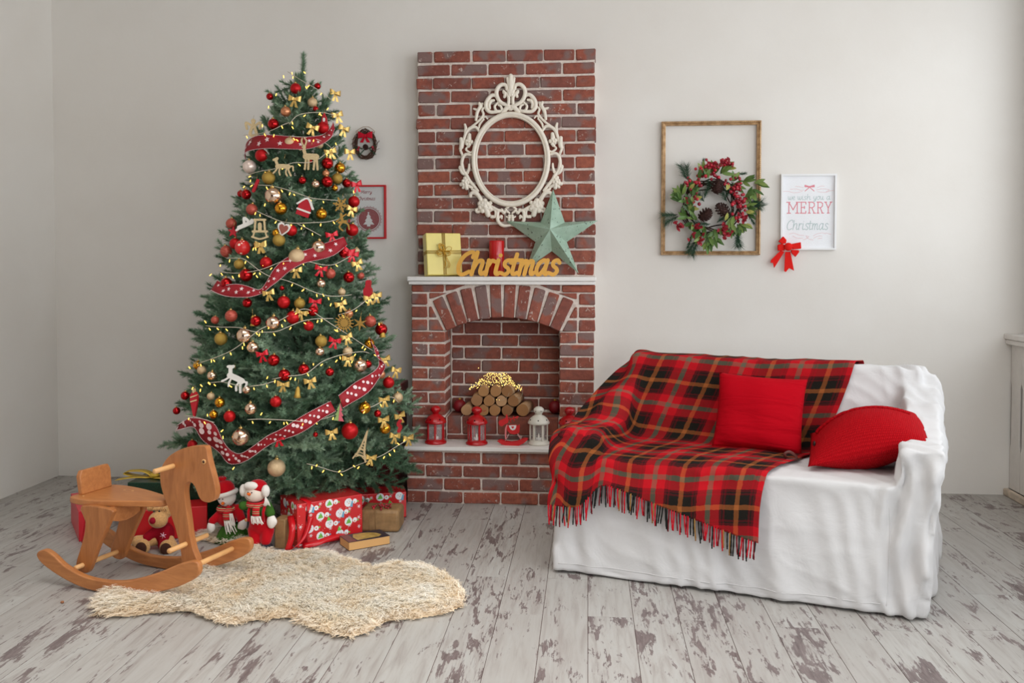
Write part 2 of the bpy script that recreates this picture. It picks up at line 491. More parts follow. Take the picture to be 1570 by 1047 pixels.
# mortar core behind the brick faces
mb = MB(); L = lambda x: x+FX
mb.box(L(xl+0.008), L(xr-0.008), 5.951+FY, -0.001, 1.39, ztop-0.006)
mb.box(L(xl+0.008), L(xr-0.008), 5.566+FY, 5.735+FY, 0.0, 0.334)
for x0, x1 in ((-1.114, -0.905), (-0.173, 0.038)): mb.box(L(x0), L(x1), 5.739+FY, -0.001, 0.30, 1.058)
mb.box(L(-0.9), L(-0.17), 5.981+FY, -0.001, 0.36, 1.2).box(L(-0.9), L(-0.17), 5.763+FY, 5.98+FY, 0.33, 0.506)
arc = [(L(sx+(R1+0.006)*math.sin(math.radians(q))), zc+(R1+0.006)*math.cos(math.radians(q))) for q in np.linspace(27.45, -27.45, 15)]
mb.prism([(L(0.038), 1.056), (L(0.038), 1.356), (L(-1.114), 1.356), (L(-1.114), 1.056)]+arc[::-1], 5.741+FY, -0.001)
mb.obj('mortar', m_mortar, fp)
m_shelf = simple('shelf_white', (236, 232, 228), 0.4, var=0.02, bump=0.04, scale=12)
b = MB().box(L(-1.136), L(0.052), 5.688+FY, -0.001, 1.377, 1.404).box(L(-1.130), L(0.047), 5.700+FY, -0.005, 1.354, 1.3765)
b.obj('mantel_shelf', m_shelf, fp, bevel=0.004)
MB().box(L(-1.128), L(0.056), 5.535+FY, 5.748+FY, 0.334, 0.358).obj('hearth_shelf', m_shelf, fp, bevel=0.003)
# ------------------------------------------------------------------ sofa under a white loose cover
from mathutils.bvhtree import BVHTree
SO = (-0.157, 4.387, 0.0); SA = math.radians(-18.1)
sofa = thing('sofa', 'small two seat sofa under a loose white cotton cover', 'sofa', SO, (0, 0, SA))
SM = Matrix.Translation(SO) @ Matrix.Rotation(SA, 4, 'Z')
def hexa(m, c):                                       # eight corners, bottom ring then top ring
    m.add(c, [(3,2,1,0), (4,5,6,7), (0,1,5,4), (1,2,6,5), (2,3,7,6), (3,0,4,7)], 0, True)
m = MB()
hexa(m, [(-0.01,-0.02,0.006), (1.62,0.00,0.006), (1.68,0.86,0.006), (0.02,0.86,0.006), (0.03,0.02,0.535), (1.69,0.02,0.535), (1.69,0.84,0.545), (0.03,0.84,0.545)])
m.box(0.19, 1.55, 0.015, 0.60, 0.45, 0.555)
hexa(m, [(0.0,0.0,0.01), (0.20,0.0,0.01), (0.20,0.84,0.01), (0.0,0.84,0.01), (0.035,0.02,0.655), (0.19,0.02,0.655), (0.20,0.84,0.70), (0.05,0.84,0.70)])
hexa(m, [(1.50,0.0,0.01), (1.62,0.0,0.01), (1.69,0.84,0.01), (1.52,0.84,0.01), (1.535,0.01,0.715), (1.71,0.01,0.715), (1.71,0.84,0.76), (1.53,0.84,0.76)])
hexa(m, [(0.10,0.56,0.40), (1.62,0.56,0.40), (1.70,0.88,0.01), (0.04,0.88,0.01), (0.20,0.70,0.985), (1.62,0.70,0.985), (1.66,0.87,0.975), (0.19,0.87,0.985)])
hexa(m, [(0.05,0.25,0.58), (0.19,0.25,0.58), (0.22,0.86,0.58), (0.06,0.86,0.58), (0.08,0.36,0.68), (0.18,0.36,0.68), (0.25,0.80,0.965), (0.18,0.86,0.965)])
hexa(m, [(1.54,0.20,0.60), (1.72,0.20,0.60), (1.74,0.86,0.60), (1.50,0.86,0.60), (1.56,0.30,0.73), (1.70,0.30,0.73), (1.71,0.86,0.955), (1.54,0.80,0.97)])
m_cover = NT('white_cotton_cover'); v = m_cover.coords('Object')
m_cover.base(m_cover.ramp(m_cover.noise(v, 2.5, 3), [(0.3, srgb(205, 203, 203)), (0.7, srgb(213, 212, 212))])).set(Roughness=0.85, Specular_IOR_Level=0.2)
m_cover.bump(m_cover.math('ADD', m_cover.math('MULTIPLY', m_cover.noise(v, 8, 4, 0.5, 0.5), 0.9), m_cover.math('MULTIPLY', m_cover.noise(v, 400, 2), 0.02)), 0.4, 0.02)
m_cover = m_cover.m
base = remeshed(m.mesh('cover', m_cover), 0.012, 12)
bare = BVHTree.FromPolygons([q.co[:] for q in base.vertices], [p.vertices[:] for p in base.polygons])
nv = len(base.vertices); P = np.zeros(nv*3, np.float32); base.vertices.foreach_get('co', P); P = P.reshape(-1, 3).astype(float)
N = np.zeros(nv*3, np.float32); base.vertices.foreach_get('normal', N); N = N.reshape(-1, 3).astype(float)
sst = lambda a, b, x: (lambda t: t*t*(3-2*t))(np.clip((x-a)/(b-a), 0, 1))
a_, b_, z_ = P[:, 0], P[:, 1], P[:, 2]
front = sst(0.6, 0.9, -N[:, 1]); side = sst(0.6, 0.9, np.abs(N[:, 0])); up = sst(0.6, 0.9, N[:, 2])
d = 0.006*noise3(P*9, 1, 2)
low = sst(0.45, 0.03, z_)
# hanging skirt folds, deeper to the hem
fold = np.sin(a_*13+1.3*np.sin(a_*5+1)+z_*1.5)*0.55+np.sin(a_*29+z_*4+2*np.sin(a_*7))*0.35
d += front*low*0.019*fold*sst(1.66, 1.3, a_)
d += front*sst(0.55, 0.45, z_)*0.004*np.sin(a_*55+z_*14+3*np.sin(a_*9))
# gathered folds below the front of the right arm
ra = front*sst(1.40, 1.54, a_)
d += ra*sst(0.72, 0.60, z_)*(0.016*np.sin(a_*72+2.5*np.sin(z_*7)+z_*5)+0.013*np.sin((a_-z_*0.5)*38))
d += sst(1.52, 1.70, a_)*low*0.035*(1-0.5*np.sin(b_*11))*np.maximum(front, side)
# creases over the right arm and shoulder
rs = sst(1.40, 1.56, a_)*sst(0.50, 0.62, z_)
d += rs*0.010*np.sin(b_*52-z_*34+3*np.sin(a_*16)+2*np.sin(b_*9))*(0.5+0.5*np.sin(b_*7+a_*9))
d += side*0.014*np.sin(b_*22+2*np.sin(z_*5))*sst(0.75, 0.45, z_)
d += up*sst(0.60, 0.5, z_)*0.006*np.sin(a_*16+b_*13+2*np.sin(b_*6))
rdg = lambda t: 1-2*np.abs(np.sin(t))**0.7
d += ra*sst(0.70, 0.60, z_)*0.006*rdg(a_*44+z_*6+1.5*np.sin(z_*9))
d += front*sst(1.5, 1.3, a_)*sst(0.02, 0.2, z_)*0.0035*rdg(a_*9+z_*8+2.0*np.sin(a_*6+z_*3)+1.3*np.sin(z_*11))*sst(0.56, 0.5, z_)
d += front*0.003*rdg(z_*11+0.5*np.sin(a_*4))*sst(0.25, 0.36, z_)*sst(0.56, 0.5, z_)
d += rs*0.006*rdg(b_*30+a_*20+2*np.sin(a_*13))
d += 0.0022*rdg(a_*23+b_*14+z_*17+2.2*np.sin(a_*8)+2*np.sin(z_*9+b_*7))
P2 = P+N*d[:, None]
P2[:, 2] = np.maximum(P2[:, 2], 0.004)
P2[:, 2] += sst(0.05, 0.0, z_)*0.016*(0.5+0.5*np.sin(a_*6+1.0))*sst(0.9, 1.6, a_)
base.vertices.foreach_set('co', P2.astype(np.float32).ravel()); base.update()
cover_bvh = BVHTree.FromPolygons([q.co[:] for q in base.vertices], [p.vertices[:] for p in base.polygons])
nall = np.zeros(nv*3, np.float32); base.vertices.foreach_get('normal', nall); nall = nall.reshape(-1, 3)
nf = len(base.polygons)
cen = np.zeros(nf*3, np.float32); base.polygons.foreach_get('center', cen); cen = cen.reshape(-1, 3)
ca, cb, cz = cen[:, 0], cen[:, 1], cen[:, 2]
zone = np.zeros(nf, int)                                   # 0 skirt 1 seat 2 backrest 3, 4 arms
zone[(cz > 0.40)] = 1
zone[(cz > 0.40) & (cb > 0.50)] = 2
zone[(ca < 0.2) & (cz > 0.40) & ((cb < 0.66))] = 3
zone[(ca > 1.525) & (cz > 0.40) & ((cb < 0.66))] = 4
fv = [tuple(p.vertices) for p in base.polygons]
for zi, nm in enumerate(('skirt', 'seat', 'backrest', 'armrest', 'armrest')):
    ids = np.where(zone == zi)[0]; vid = sorted({q for i in ids for q in fv[i]}); mp = {q: k for k, q in enumerate(vid)}
    me = bpy.data.meshes.new(nm); me.from_pydata([tuple(P2[q]) for q in vid], [], [tuple(mp[q] for q in fv[i]) for i in ids])
    me.materials.append(m_cover); me.polygons.foreach_set('use_smooth', [True]*len(ids))
    me.update(); me.normals_split_custom_set_from_vertices([tuple(nall[q]) for q in vid])
    link(nm, me, sofa)
def seam(pts, dirv):
    out = []
    for p in spline(pts, 14):
        q, n, i, dd = cover_bvh.ray_cast(Vector(p), Vector(dirv))
        if q: out.append(q+n*0.0004)
    MB().tube(out, 0.0018, 6).obj('seam', m_cover, sofa)
seam([(1.495, -0.5, 0.46), (1.50, -0.5, 0.3), (1.49, -0.5, 0.05)], (0, 1, 0))
seam([(0.03, -0.5, 0.05), (0.5, -0.5, 0.05), (1.0, -0.5, 0.05), (1.5, -0.5, 0.055)], (0, 1, 0))

# ------------------------------------------------------------------ tartan blanket
def tartan_material():
    n = NT('tartan_wool'); uv = n.n('ShaderNodeTexCoord').outputs['UV']
    wob = n.n('ShaderNodeTexNoise', Scale=60.0, Detail=2.0); n.l(uv, wob.inputs[0])
    sep = n.n('ShaderNodeSeparateXYZ'); n.l(uv, sep.inputs[0])
    RED, BLK, MAR, GRY, ORG = srgb(190, 16, 30), srgb(18, 22, 19), srgb(94, 12, 22), srgb(104, 98, 80), srgb(156, 90, 44)
    st = [(0.0, ORG), (0.04, BLK), (0.20, MAR), (0.235, BLK), (0.255, MAR), (0.30, RED), (0.455, GRY), (0.545, RED),
          (0.70, MAR), (0.745, BLK), (0.765, MAR), (0.80, BLK), (0.96, ORG)]
    cols = []
    for k, off in ((0, 0.06), (1, 0.16)):
        t = n.math('ADD', sep.outputs[k], n.math('MULTIPLY', n.math('SUBTRACT', wob.outputs[0], 0.5), 0.008))
        t = n.math('FRACT', n.math('ADD', n.math('DIVIDE', t, 0.265), off*4))
        cols.append(n.ramp(t, st, 'CONSTANT'))
    w = n.n('ShaderNodeTexWave', Scale=420.0); w.wave_type = 'BANDS'; w.bands_direction = 'DIAGONAL'; n.l(uv, w.inputs[0])
    fac = n.math('ADD', 0.38, n.math('MULTIPLY', w.outputs['Fac'], 0.24))
    c = n.mix(fac, cols[0], cols[1])
    fz = n.n('ShaderNodeTexNoise', Scale=260.0, Detail=3.0); n.l(uv, fz.inputs[0])
    c = n.mix(n.math('MULTIPLY', fz.outputs[0], 0.05), c, srgb(150, 110, 96))
    n.base(c).set(Roughness=0.95, Specular_IOR_Level=0.12)
    n.bump(n.math('ADD', fz.outputs[0], n.math('MULTIPLY', w.outputs['Fac'], 0.3)), 0.45, 0.003)
    return n.m
m_tartan = tartan_material()
NS, NTt = 170, 200
Lt = 2.0
def path(pts):
    pts = np.array(spline(pts, 10)); return pts
seat_p = path([(0.93,0.72), (0.92,0.95), (0.86,1.005), (0.72,1.0), (0.655,0.80), (0.60,0.62), (0.50,0.565), (0.25,0.565), (0.03,0.56), (-0.03,0.50), (-0.05,0.40), (-0.06,0.27)])
arm_p = path([(0.93,0.72), (0.92,0.93), (0.85,0.985), (0.74,0.955), (0.60,0.845), (0.45,0.74), (0.30,0.69), (0.12,0.675), (-0.01,0.665), (-0.045,0.59), (-0.055,0.45), (-0.06,0.335)])
def resample(p, n):
    s = np.r_[0, np.cumsum(np.linalg.norm(np.diff(p, axis=0), axis=1))]; t = np.linspace(0, s[-1], n)
    return np.c_[np.interp(t, s, p[:, 0]), np.interp(t, s, p[:, 1])], t
SP, st_ = resample(seat_p, NTt); AP, at_ = resample(arm_p, NTt)
G = np.zeros((NTt, NS, 3)); UVm = np.zeros((NTt, NS, 2))
for i in range(NTt):
    tt = i/(NTt-1)
    left = 0.20-0.215*float(sst(0.12, 0.55, np.array(tt))); right = 1.37-0.40*float(sst(0.10, 0.95, np.array(tt)))
    for j in range(NS):
        s = (j/(NS-1)); s = s
        a = left+(right-left)*s
        hemcut = 1.0
        k = float(sst(0.165, 0.235, np.array(a)))
        # hem runs a little lower towards the right
        seat_hem = 0.885+0.115*min(1, max(0, (a-0.2)/0.75))
        ii = min(NTt-1, i*(seat_hem if k > 0 else 1)) if k > 0 else i
        i0 = int(ii); f = ii-i0; i1 = min(i0+1, NTt-1)
        sp = SP[i0]*(1-f)+SP[i1]*f
        p = AP[i]*(1-k)+sp*k
        G[i, j] = (a, p[0], p[1]); UVm[i, j] = (s*1.06+0.02, (at_[i]*(1-k)+(st_[i0]*(1-f)+st_[i1]*f)*k))
Gf = G.reshape(-1, 3)
lift = 0.007+0.007*noise3(Gf*np.array([8, 6, 6]), 5, 2)
armz = sst(0.32, 0.16, Gf[:, 0])
lift += armz*0.010*(1+np.sin(Gf[:, 1]*15+Gf[:, 0]*9))*sst(0.60, 0.68, Gf[:, 2])
lift += sst(0.56, 0.50, Gf[:, 2])*0.007*(1+np.sin(Gf[:, 0]*24+2*np.sin(Gf[:, 0]*5)))*sst(0.2, 0.3, Gf[:, 0])
def relax(G, n, w=1.0):
    for _ in range(n):
        H = G.copy()
        H[1:-1, 1:-1] = (G[:-2, 1:-1]+G[2:, 1:-1]+G[1:-1, :-2]+G[1:-1, 2:])/4
        H[1:-1, 0] = (G[:-2, 0]+G[2:, 0])/2; H[1:-1, -1] = (G[:-2, -1]+G[2:, -1])/2
        H[-1, 1:-1] = (G[-1, :-2]+G[-1, 2:])/2
        G = G*(1-w)+H*w
    return G
for it in range(5):
    far_ = 0.05 if it < 2 else 0.0
    for q in range(len(Gf)):
        c, n, i, dd = cover_bvh.find_nearest(Vector(Gf[q]))
        v = Vector(Gf[q])-c; h = v.dot(n); off = max(0.008, 0.006+float(lift[q]))
        if h < off or (it < 2 and h < far_): Gf[q] = np.array(c+n*off)
    if it < 4: Gf = relax(Gf.reshape(NTt, NS, 3), (14, 12, 8, 4)[it]).reshape(-1, 3).copy()
G = relax(Gf.reshape(NTt, NS, 3), 1, 0.5); Gf = G.reshape(-1, 3).copy()
dv = np.r_[np.zeros((1, NS)), np.cumsum(np.linalg.norm(np.diff(G, axis=0), axis=2), 0)]
du = np.c_[np.zeros((NTt, 1)), np.cumsum(np.linalg.norm(np.diff(G[:, ::-1], axis=1), axis=2), 1)][:, ::-1]
for _ in range(40):
    dv[:, 1:-1] = (dv[:, :-2]+2*dv[:, 1:-1]+dv[:, 2:])/4; du[1:-1] = (du[:-2]+2*du[1:-1]+du[2:])/4
UVm = np.stack([1.10-0.5*du-0.5*(1-np.linspace(0, 1, NS))[None, :]*1.06, dv+0.02], -1)
blanket = thing('blanket', 'red and black tartan wool blanket draped over the left of the white sofa', 'blanket', SO, (0, 0, SA))
idx = np.arange(NTt*NS).reshape(NTt, NS)
Fq = np.stack([idx[:-1, :-1], idx[1:, :-1], idx[1:, 1:], idx[:-1, 1:]], -1).reshape(-1, 4)
me = tri_mesh('throw_cloth', Gf, Fq, m_tartan)
ul = me.uv_layers.new(name='UVMap'); li = np.zeros(len(me.loops), np.int32); me.loops.foreach_get('vertex_index', li)
ul.data.foreach_set('uv', UVm.reshape(-1, 2)[li].astype(np.float32).ravel())
cl = link('throw_cloth', me, blanket)
so_ = cl.modifiers.new('thickness', 'SOLIDIFY'); so_.thickness = 0.004; so_.offset = 1
fr_m = [simple('fringe_red', (190, 24, 40), 0.95), simple('fringe_black', (30, 32, 30), 0.95), simple('fringe_maroon', (112, 20, 30), 0.95), simple('fringe_ochre', (150, 110, 60), 0.95)]
rf = random.Random(5)
seq = [0, 0, 2, 1, 0, 0, 2, 0, 1, 1, 3, 1, 1, 2]
for k in range(92):
    j = min(NS-1, int((k+rf.uniform(-0.25, 0.25)+0.5)/92*(NS-1)))
    p = Vector(G[-1, j]); ln = rf.uniform(0.070, 0.098)
    dx = rf.uniform(-0.010, 0.010); c = cover_bvh.find_nearest(p)[0]
    pts = [p+Vector((0, -0.001, 0.006)), p+Vector((dx*0.3, -0.006, -ln*0.4)), p+Vector((dx*0.8, -0.006+rf.uniform(-0.004, 0.002), -ln*0.75)), p+Vector((dx, -0.006, -ln))]
    MB().tube(spline(pts, 3), [0.0034+0.0006*math.sin(q*2.1) for q in range(10)], 5).obj('tassel', fr_m[seq[k % 14] if rf.random() < 0.8 else rf.randrange(4)], blanket)

# ------------------------------------------------------------------ cushions
def cushion_mesh(name, w, h, t, mat, n=34, pinch=0.10, seed=0, wr=0.006, ex=2.6, pw=0.5):
    V = []; F = []
    for sgn in (1, -1):
        for i in range(n+1):
            for j in range(n+1):
                x, y = -1+2*i/n, -1+2*j/n
                prof = max(0.0, (1-abs(x)**ex)*(1-abs(y)**ex))**pw
                px = x*(1-pinch*(1-x*x*0.0)*(1-abs(y))*0.0-pinch*0.5*(1-y*y)); py = y*(1-pinch*0.5*(1-x*x))
                V.append((px*w/2, py*h/2, sgn*t/2*prof))
    V = np.array(V)
    V[:, 2] += wr*noise3(V*np.array([18, 30, 10]), seed, 2)*np.sign(V[:, 2])*np.minimum(1, np.abs(V[:, 2])*40)
    m1 = n+1; F = []
    for i in range(n):
        for j in range(n):
            a = i*m1+j; F.append((a, a+m1, a+m1+1, a+1)); b = a+m1*m1; F.append((b, b+1, b+m1+1, b+m1))
    me = tri_mesh(name, V, np.array(F), mat)
    bm = bmesh.new(); bm.from_mesh(me); bmesh.ops.remove_doubles(bm, verts=bm.verts, dist=0.0008); bm.to_mesh(me); bm.free()
    return me
m_redcl = NT('red_cotton'); v = m_redcl.coords('Object', (1, 1, 1))
m_redcl.base(srgb(172, 0, 20)).set(Roughness=0.9, Specular_IOR_Level=0.12)
vs_ = m_redcl.coords('Object', (0.35, 3.2, 1)); m_redcl.bump(m_redcl.noise(vs_, 5, 3, 0.5, 0.8), 0.5, 0.03); m_redcl = m_redcl.m
def frame(o, X, Yv, Zv):
    M = Matrix((X, Yv, Zv)).transposed().to_4x4(); o.rotation_euler = M.to_euler()
ud = Vector((math.cos(SA), math.sin(SA), 0)); vd = Vector((-math.sin(SA), math.cos(SA), 0))
cu = thing('cushion', 'plain red square cushion leaning on the tartan covered sofa back', 'cushion', (0, 0, 0))
bot = fl(1159, 690, 0.575); lean = math.radians(20)
upv = (Vector((0, 0, 1))*math.cos(lean)+vd*math.sin(lean)); Xv = (ud+Vector((0, 0, -0.035))).normalized()
Zv = Xv.cross(upv).normalized(); upv = Zv.cross(Xv)
cu.location = bot+upv*0.185+Zv*0.0; frame(cu, Xv, upv, Zv)
link('cushion_cover', cushion_mesh('cushion_cover', 0.43, 0.38, 0.15, m_redcl, seed=2, wr=0.012), cu)
sp_ = []
for q in np.linspace(-1, 1, 30): sp_.append((q*0.215*(1-0.0), -0.19*(1-0.05*(1-q*q)), 0))
MB().tube(sp_, 0.003, 6).obj('seam', m_redcl, cu)
def knit_material():
    n = NT('red_knit'); v = n.coords('Object')
    w1 = n.n('ShaderNodeTexWave', Scale=42.0, Distortion=1.5); w1.inputs['Detail Scale'].default_value = 3; w1.bands_direction = 'X'; n.l(v, w1.inputs[0])
    w2 = n.n('ShaderNodeTexWave', Scale=30.0, Distortion=1.0); w2.bands_direction = 'Y'; n.l(v, w2.inputs[0])
    h = n.math('MULTIPLY', w1.outputs['Fac'], w2.outputs['Fac'])
    n.base(n.mix(h, srgb(160, 2, 14), srgb(204, 14, 28))).set(Roughness=0.9, Specular_IOR_Level=0.12)
    n.bump(h, 0.7, 0.006); return n.m
m_knit = knit_material()
kc = thing('cushion', 'red cable knit cushion lying against the white right arm of the sofa', 'cushion')
cpt = fl(1328, 670, 0.685)
e1 = (ud*0.97+Vector((0, 0, 0.28))).normalized()
nz = (Vector((0, 0, 1))*0.95-vd*0.20); nz = (nz-e1*nz.dot(e1)).normalized(); e2 = nz.cross(e1)
kc.location = cpt-vd*0.03; frame(kc, e1, e2, nz)
link('knit_cover', cushion_mesh('knit_cover', 0.52, 0.40, 0.27, m_knit, seed=4, pinch=0.05, wr=0.004, ex=2.0, pw=0.8), kc)
for q in (-0.055, 0.0, 0.055):
    pts = []; 
    for k in range(60):
        x = -0.21+0.42*k/59; y = 0.05+q*0.0+0.014*math.sin(k*0.75+q*40)
        pr_ = max(0, (1-abs(x/0.26)**2.0)*(1-abs((y)/0.20)**2.0))**0.8
        pts.append((x, y, 0.135*pr_+0.001))
    MB().tube(pts, 0.0075, 8, flat=0.7).obj('cable', m_knit, kc)
MB().lathe([(0.0, -0.002), (0.011, -0.002), (0.012, 0.001), (0.009, 0.003), (0.0, 0.002)], 14).obj('button', simple('dark_button', (32, 22, 22), 0.4), kc, (-0.222, -0.06, 0.048), (0.35, -1.0, 0))
lp = thing('leather_strap', 'small looped brown leather strap on the blanket edge beside the knit cushion', 'strap', fl(1213, 705, 0.565))
lpts = [(0.05, 0.01, 0.004), (0.02, 0.0, 0.006), (-0.02, -0.01, 0.012), (-0.035, -0.02, 0.03), (-0.015, -0.02, 0.042), (0.01, -0.015, 0.028), (0.02, -0.012, 0.008), (-0.03, -0.03, 0.004)]
MB().tube(spline(lpts, 8), 0.007, 8, flat=0.35).obj('strap_loop', simple('brown_leather', (92, 44, 36), 0.5), lp)
# ------------------------------------------------------------------ flat strokes and pen lettering
def stroke(mb, pts, w, d0, d1, n=6, mi=0, xf=None, smooth_pts=True, taper=None, caps=True):
    """a flat pen stroke of width w along 2D points, between depths d0 (front) and d1, in the xz plane"""
    P = spline([(x, z) for x, z in pts], n) if smooth_pts and len(pts) > 2 else [tuple(p) for p in pts]
    if xf: P = [xf(*p) for p in P]
    P = [np.array(p, float) for p in P]; L = []; R = []; N = len(P)
    for i in range(N):
        t = P[min(i+1, N-1)]-P[max(i-1, 0)]; t = t/(np.linalg.norm(t)+1e-9); nn = np.array([-t[1], t[0]])
        ww = w/2*(1 if taper is None else taper(i/(N-1)))
        L.append(P[i]+nn*ww); R.append(P[i]-nn*ww)
    vs = [(p[0], d0, p[1]) for p in L]+[(p[0], d0, p[1]) for p in R]+[(p[0], d1, p[1]) for p in L]+[(p[0], d1, p[1]) for p in R]
    fs = []
    for i in range(N-1):
        fs += [(i, i+1, N+i+1, N+i), (2*N+i, 3*N+i, 3*N+i+1, 2*N+i+1), (i, 2*N+i, 2*N+i+1, i+1), (N+i, N+i+1, 3*N+i+1, 3*N+i)]
    fs += [(0, N, 3*N, 2*N), (N-1, 3*N-1, 4*N-1, 2*N-1)]
    mb.add(vs, fs, mi, False)
    if caps:
        for p, e in ((P[0], 0), (P[-1], 1)):
            ww = w/2*(1 if taper is None else taper(float(e)))
            mb.prism([(p[0]+ww*math.cos(q), p[1]+ww*math.sin(q)) for q in np.linspace(0, 2*PI, 13)[:-1]], d0, d1, 'xz', mi)
GL = {
 'C': (1.0, [[(.98,1.22),(1.0,1.5),(.78,1.62),(.38,1.32),(.15,.7),(.25,.15),(.55,0),(.95,.2)]]),
 'h': (.95, [[(.2,1.6),(.15,0)], [(.15,.3),(.35,.85),(.6,.98),(.72,.8),(.68,.25),(.8,.03),(.98,.15)]]),
 'r': (.64, [[(.15,1.0),(.15,0)], [(.16,.55),(.35,.95),(.6,.9)]]),
 'i': (.42, [[(.15,1.0),(.13,.2),(.25,.02),(.42,.12)], [(.2,1.36),(.21,1.37)]]),
 's': (.68, [[(.62,.82),(.45,1.0),(.22,.88),(.25,.62),(.5,.42),(.58,.2),(.4,0),(.1,.1)]]),
 't': (.52, [[(.2,1.45),(.15,.25),(.28,.02),(.48,.12)], [(-.08,1.0),(.48,1.0)]]),
 'm': (1.12, [[(.12,1.0),(.12,0)], [(.12,.5),(.3,.92),(.46,.92),(.5,.7),(.48,0)], [(.48,.5),(.66,.92),(.84,.92),(.88,.7),(.86,.2),(.95,.02),(1.1,.12)]]),
 'a': (.9, [[(.68,.8),(.48,1.0),(.2,.8),(.1,.4),(.2,.05),(.42,.05),(.64,.5),(.7,1.0)], [(.7,1.0),(.66,.25),(.75,.02),(.92,.12)]]),
 'e': (.62, [[(.1,.45),(.45,.55),(.55,.8),(.38,1.0),(.15,.8),(.1,.35),(.3,.02),(.62,.2)]]),
 'y': (.78, [[(.1,1.0),(.12,.4),(.3,.1),(.55,.4),(.65,1.0)], [(.65,1.0),(.6,.1),(.45,-.5),(.2,-.58),(.15,-.35),(.7,.1)]]),
 'w': (.98, [[(.05,1),(.1,.3),(.25,.02),(.42,.3),(.48,.9)], [(.48,.5),(.55,.1),(.7,.02),(.88,.4),(.9,1)]]),
 'o': (.75, [[(.4,1),(.15,.8),(.08,.4),(.25,.02),(.5,.1),(.65,.5),(.55,.9),(.4,1),(.7,.95)]]),
 'u': (.85, [[(.1,1),(.12,.3),(.3,.02),(.52,.3),(.6,1)], [(.6,1),(.6,.2),(.7,.02),(.85,.12)]]),
 'M': (1.2, [[(.05,0),(.25,1.5)], [(.25,1.5),(.55,.3)], [(.55,.3),(.95,1.5)], [(.95,1.5),(1.0,.1),(1.15,.05)]]),
}
def text_width(t): return sum(GL[c][0] if c in GL else 0.6 for c in t)
def plate(lines, res, d0=None, d1=None):
    """clean outline of overlapping round strokes [(points, width)], as a flat sheet at d0 or a board from d0 to d1 (xz plane)"""
    segs = []
    for pts, w in lines:
        for p, q in zip(pts[:-1], pts[1:]): segs.append((*p, *q, w/2))
    S = np.array(segs); x0 = min(S[:, 0].min(), S[:, 2].min())-S[:, 4].max()-2*res; x1 = max(S[:, 0].max(), S[:, 2].max())+S[:, 4].max()+2*res
    z0 = min(S[:, 1].min(), S[:, 3].min())-S[:, 4].max()-2*res; z1 = max(S[:, 1].max(), S[:, 3].max())+S[:, 4].max()+2*res
    xs = np.arange(x0, x1, res); zs = np.arange(z0, z1, res); X, Zz = np.meshgrid(xs, zs, indexing='ij')
    Fd = np.full(X.shape, 9.0)
    for ax, az, bx, bz, r in segs:
        dx, dz = bx-ax, bz-az; L2 = dx*dx+dz*dz+1e-12
        t = np.clip(((X-ax)*dx+(Zz-az)*dz)/L2, 0, 1)
        Fd = np.minimum(Fd, np.hypot(X-ax-t*dx, Zz-az-t*dz)-r)
    Fd[np.abs(Fd) < res*1e-3] = res*1e-3
    vid = {}; vs = []; fs = []; wall = []
    def vert(key, x, z):
        if key not in vid: vid[key] = len(vs); vs.append((x, z))
        return vid[key]
    I, J = np.where((Fd[:-1, :-1] < 0) | (Fd[1:, :-1] < 0) | (Fd[1:, 1:] < 0) | (Fd[:-1, 1:] < 0))
    for i, j in zip(I.tolist(), J.tolist()):
        c = [(i, j), (i+1, j), (i+1, j+1), (i, j+1)]; poly = []; kind = []
        for k in range(4):
            a, b = c[k], c[(k+1) % 4]; fa, fb = Fd[a], Fd[b]
            if fa < 0: poly.append(vert(a, xs[a[0]], zs[a[1]])); kind.append(0)
            if (fa < 0) != (fb < 0):
                t = fa/(fa-fb); key = (min(a, b), max(a, b))
                poly.append(vert(key, xs[a[0]]+(xs[b[0]]-xs[a[0]])*t, zs[a[1]]+(zs[b[1]]-zs[a[1]])*t)); kind.append(1 if fa < 0 else 2)
        if len(poly) > 2:
            fs.append(tuple(poly))
            for k in range(len(poly)):
                if kind[k] == 1 and kind[(k+1) % len(poly)] == 2: wall.append((poly[k], poly[(k+1) % len(poly)]))
    m = MB(); n = len(vs)
    V = [(x, d0, z) for x, z in vs]; Fq = list(fs)
    if d1 is not None:
        V += [(x, d1, z) for x, z in vs]; Fq += [tuple(n+q for q in reversed(f)) for f in fs]
        Fq += [(b, a, n+a, n+b) for a, b in wall]
    m.add(V, Fq, 0, False)
    return m
def pen_lines(t, x, z, xh, w, shear=0.22, width=None, up=1.0):
    """script lettering as strokes: x-height xh, starting at (x, z); width squeezes it to fit"""
    k = (width/(text_width(t)*xh)) if width else 1.0; cx = 0; out = []
    for c in t:
        if c not in GL: cx += 0.6; continue
        for s in GL[c][1]:
            out.append(([(x+(cx+a)*xh*k+shear*b*xh, z+(b if b <= 1.01 else 1+(b-1)*up)*xh) for a, b in (spline(s, 5) if len(s) > 2 else s)], w))
        cx += GL[c][0]
    return out

MZ = 1.4045
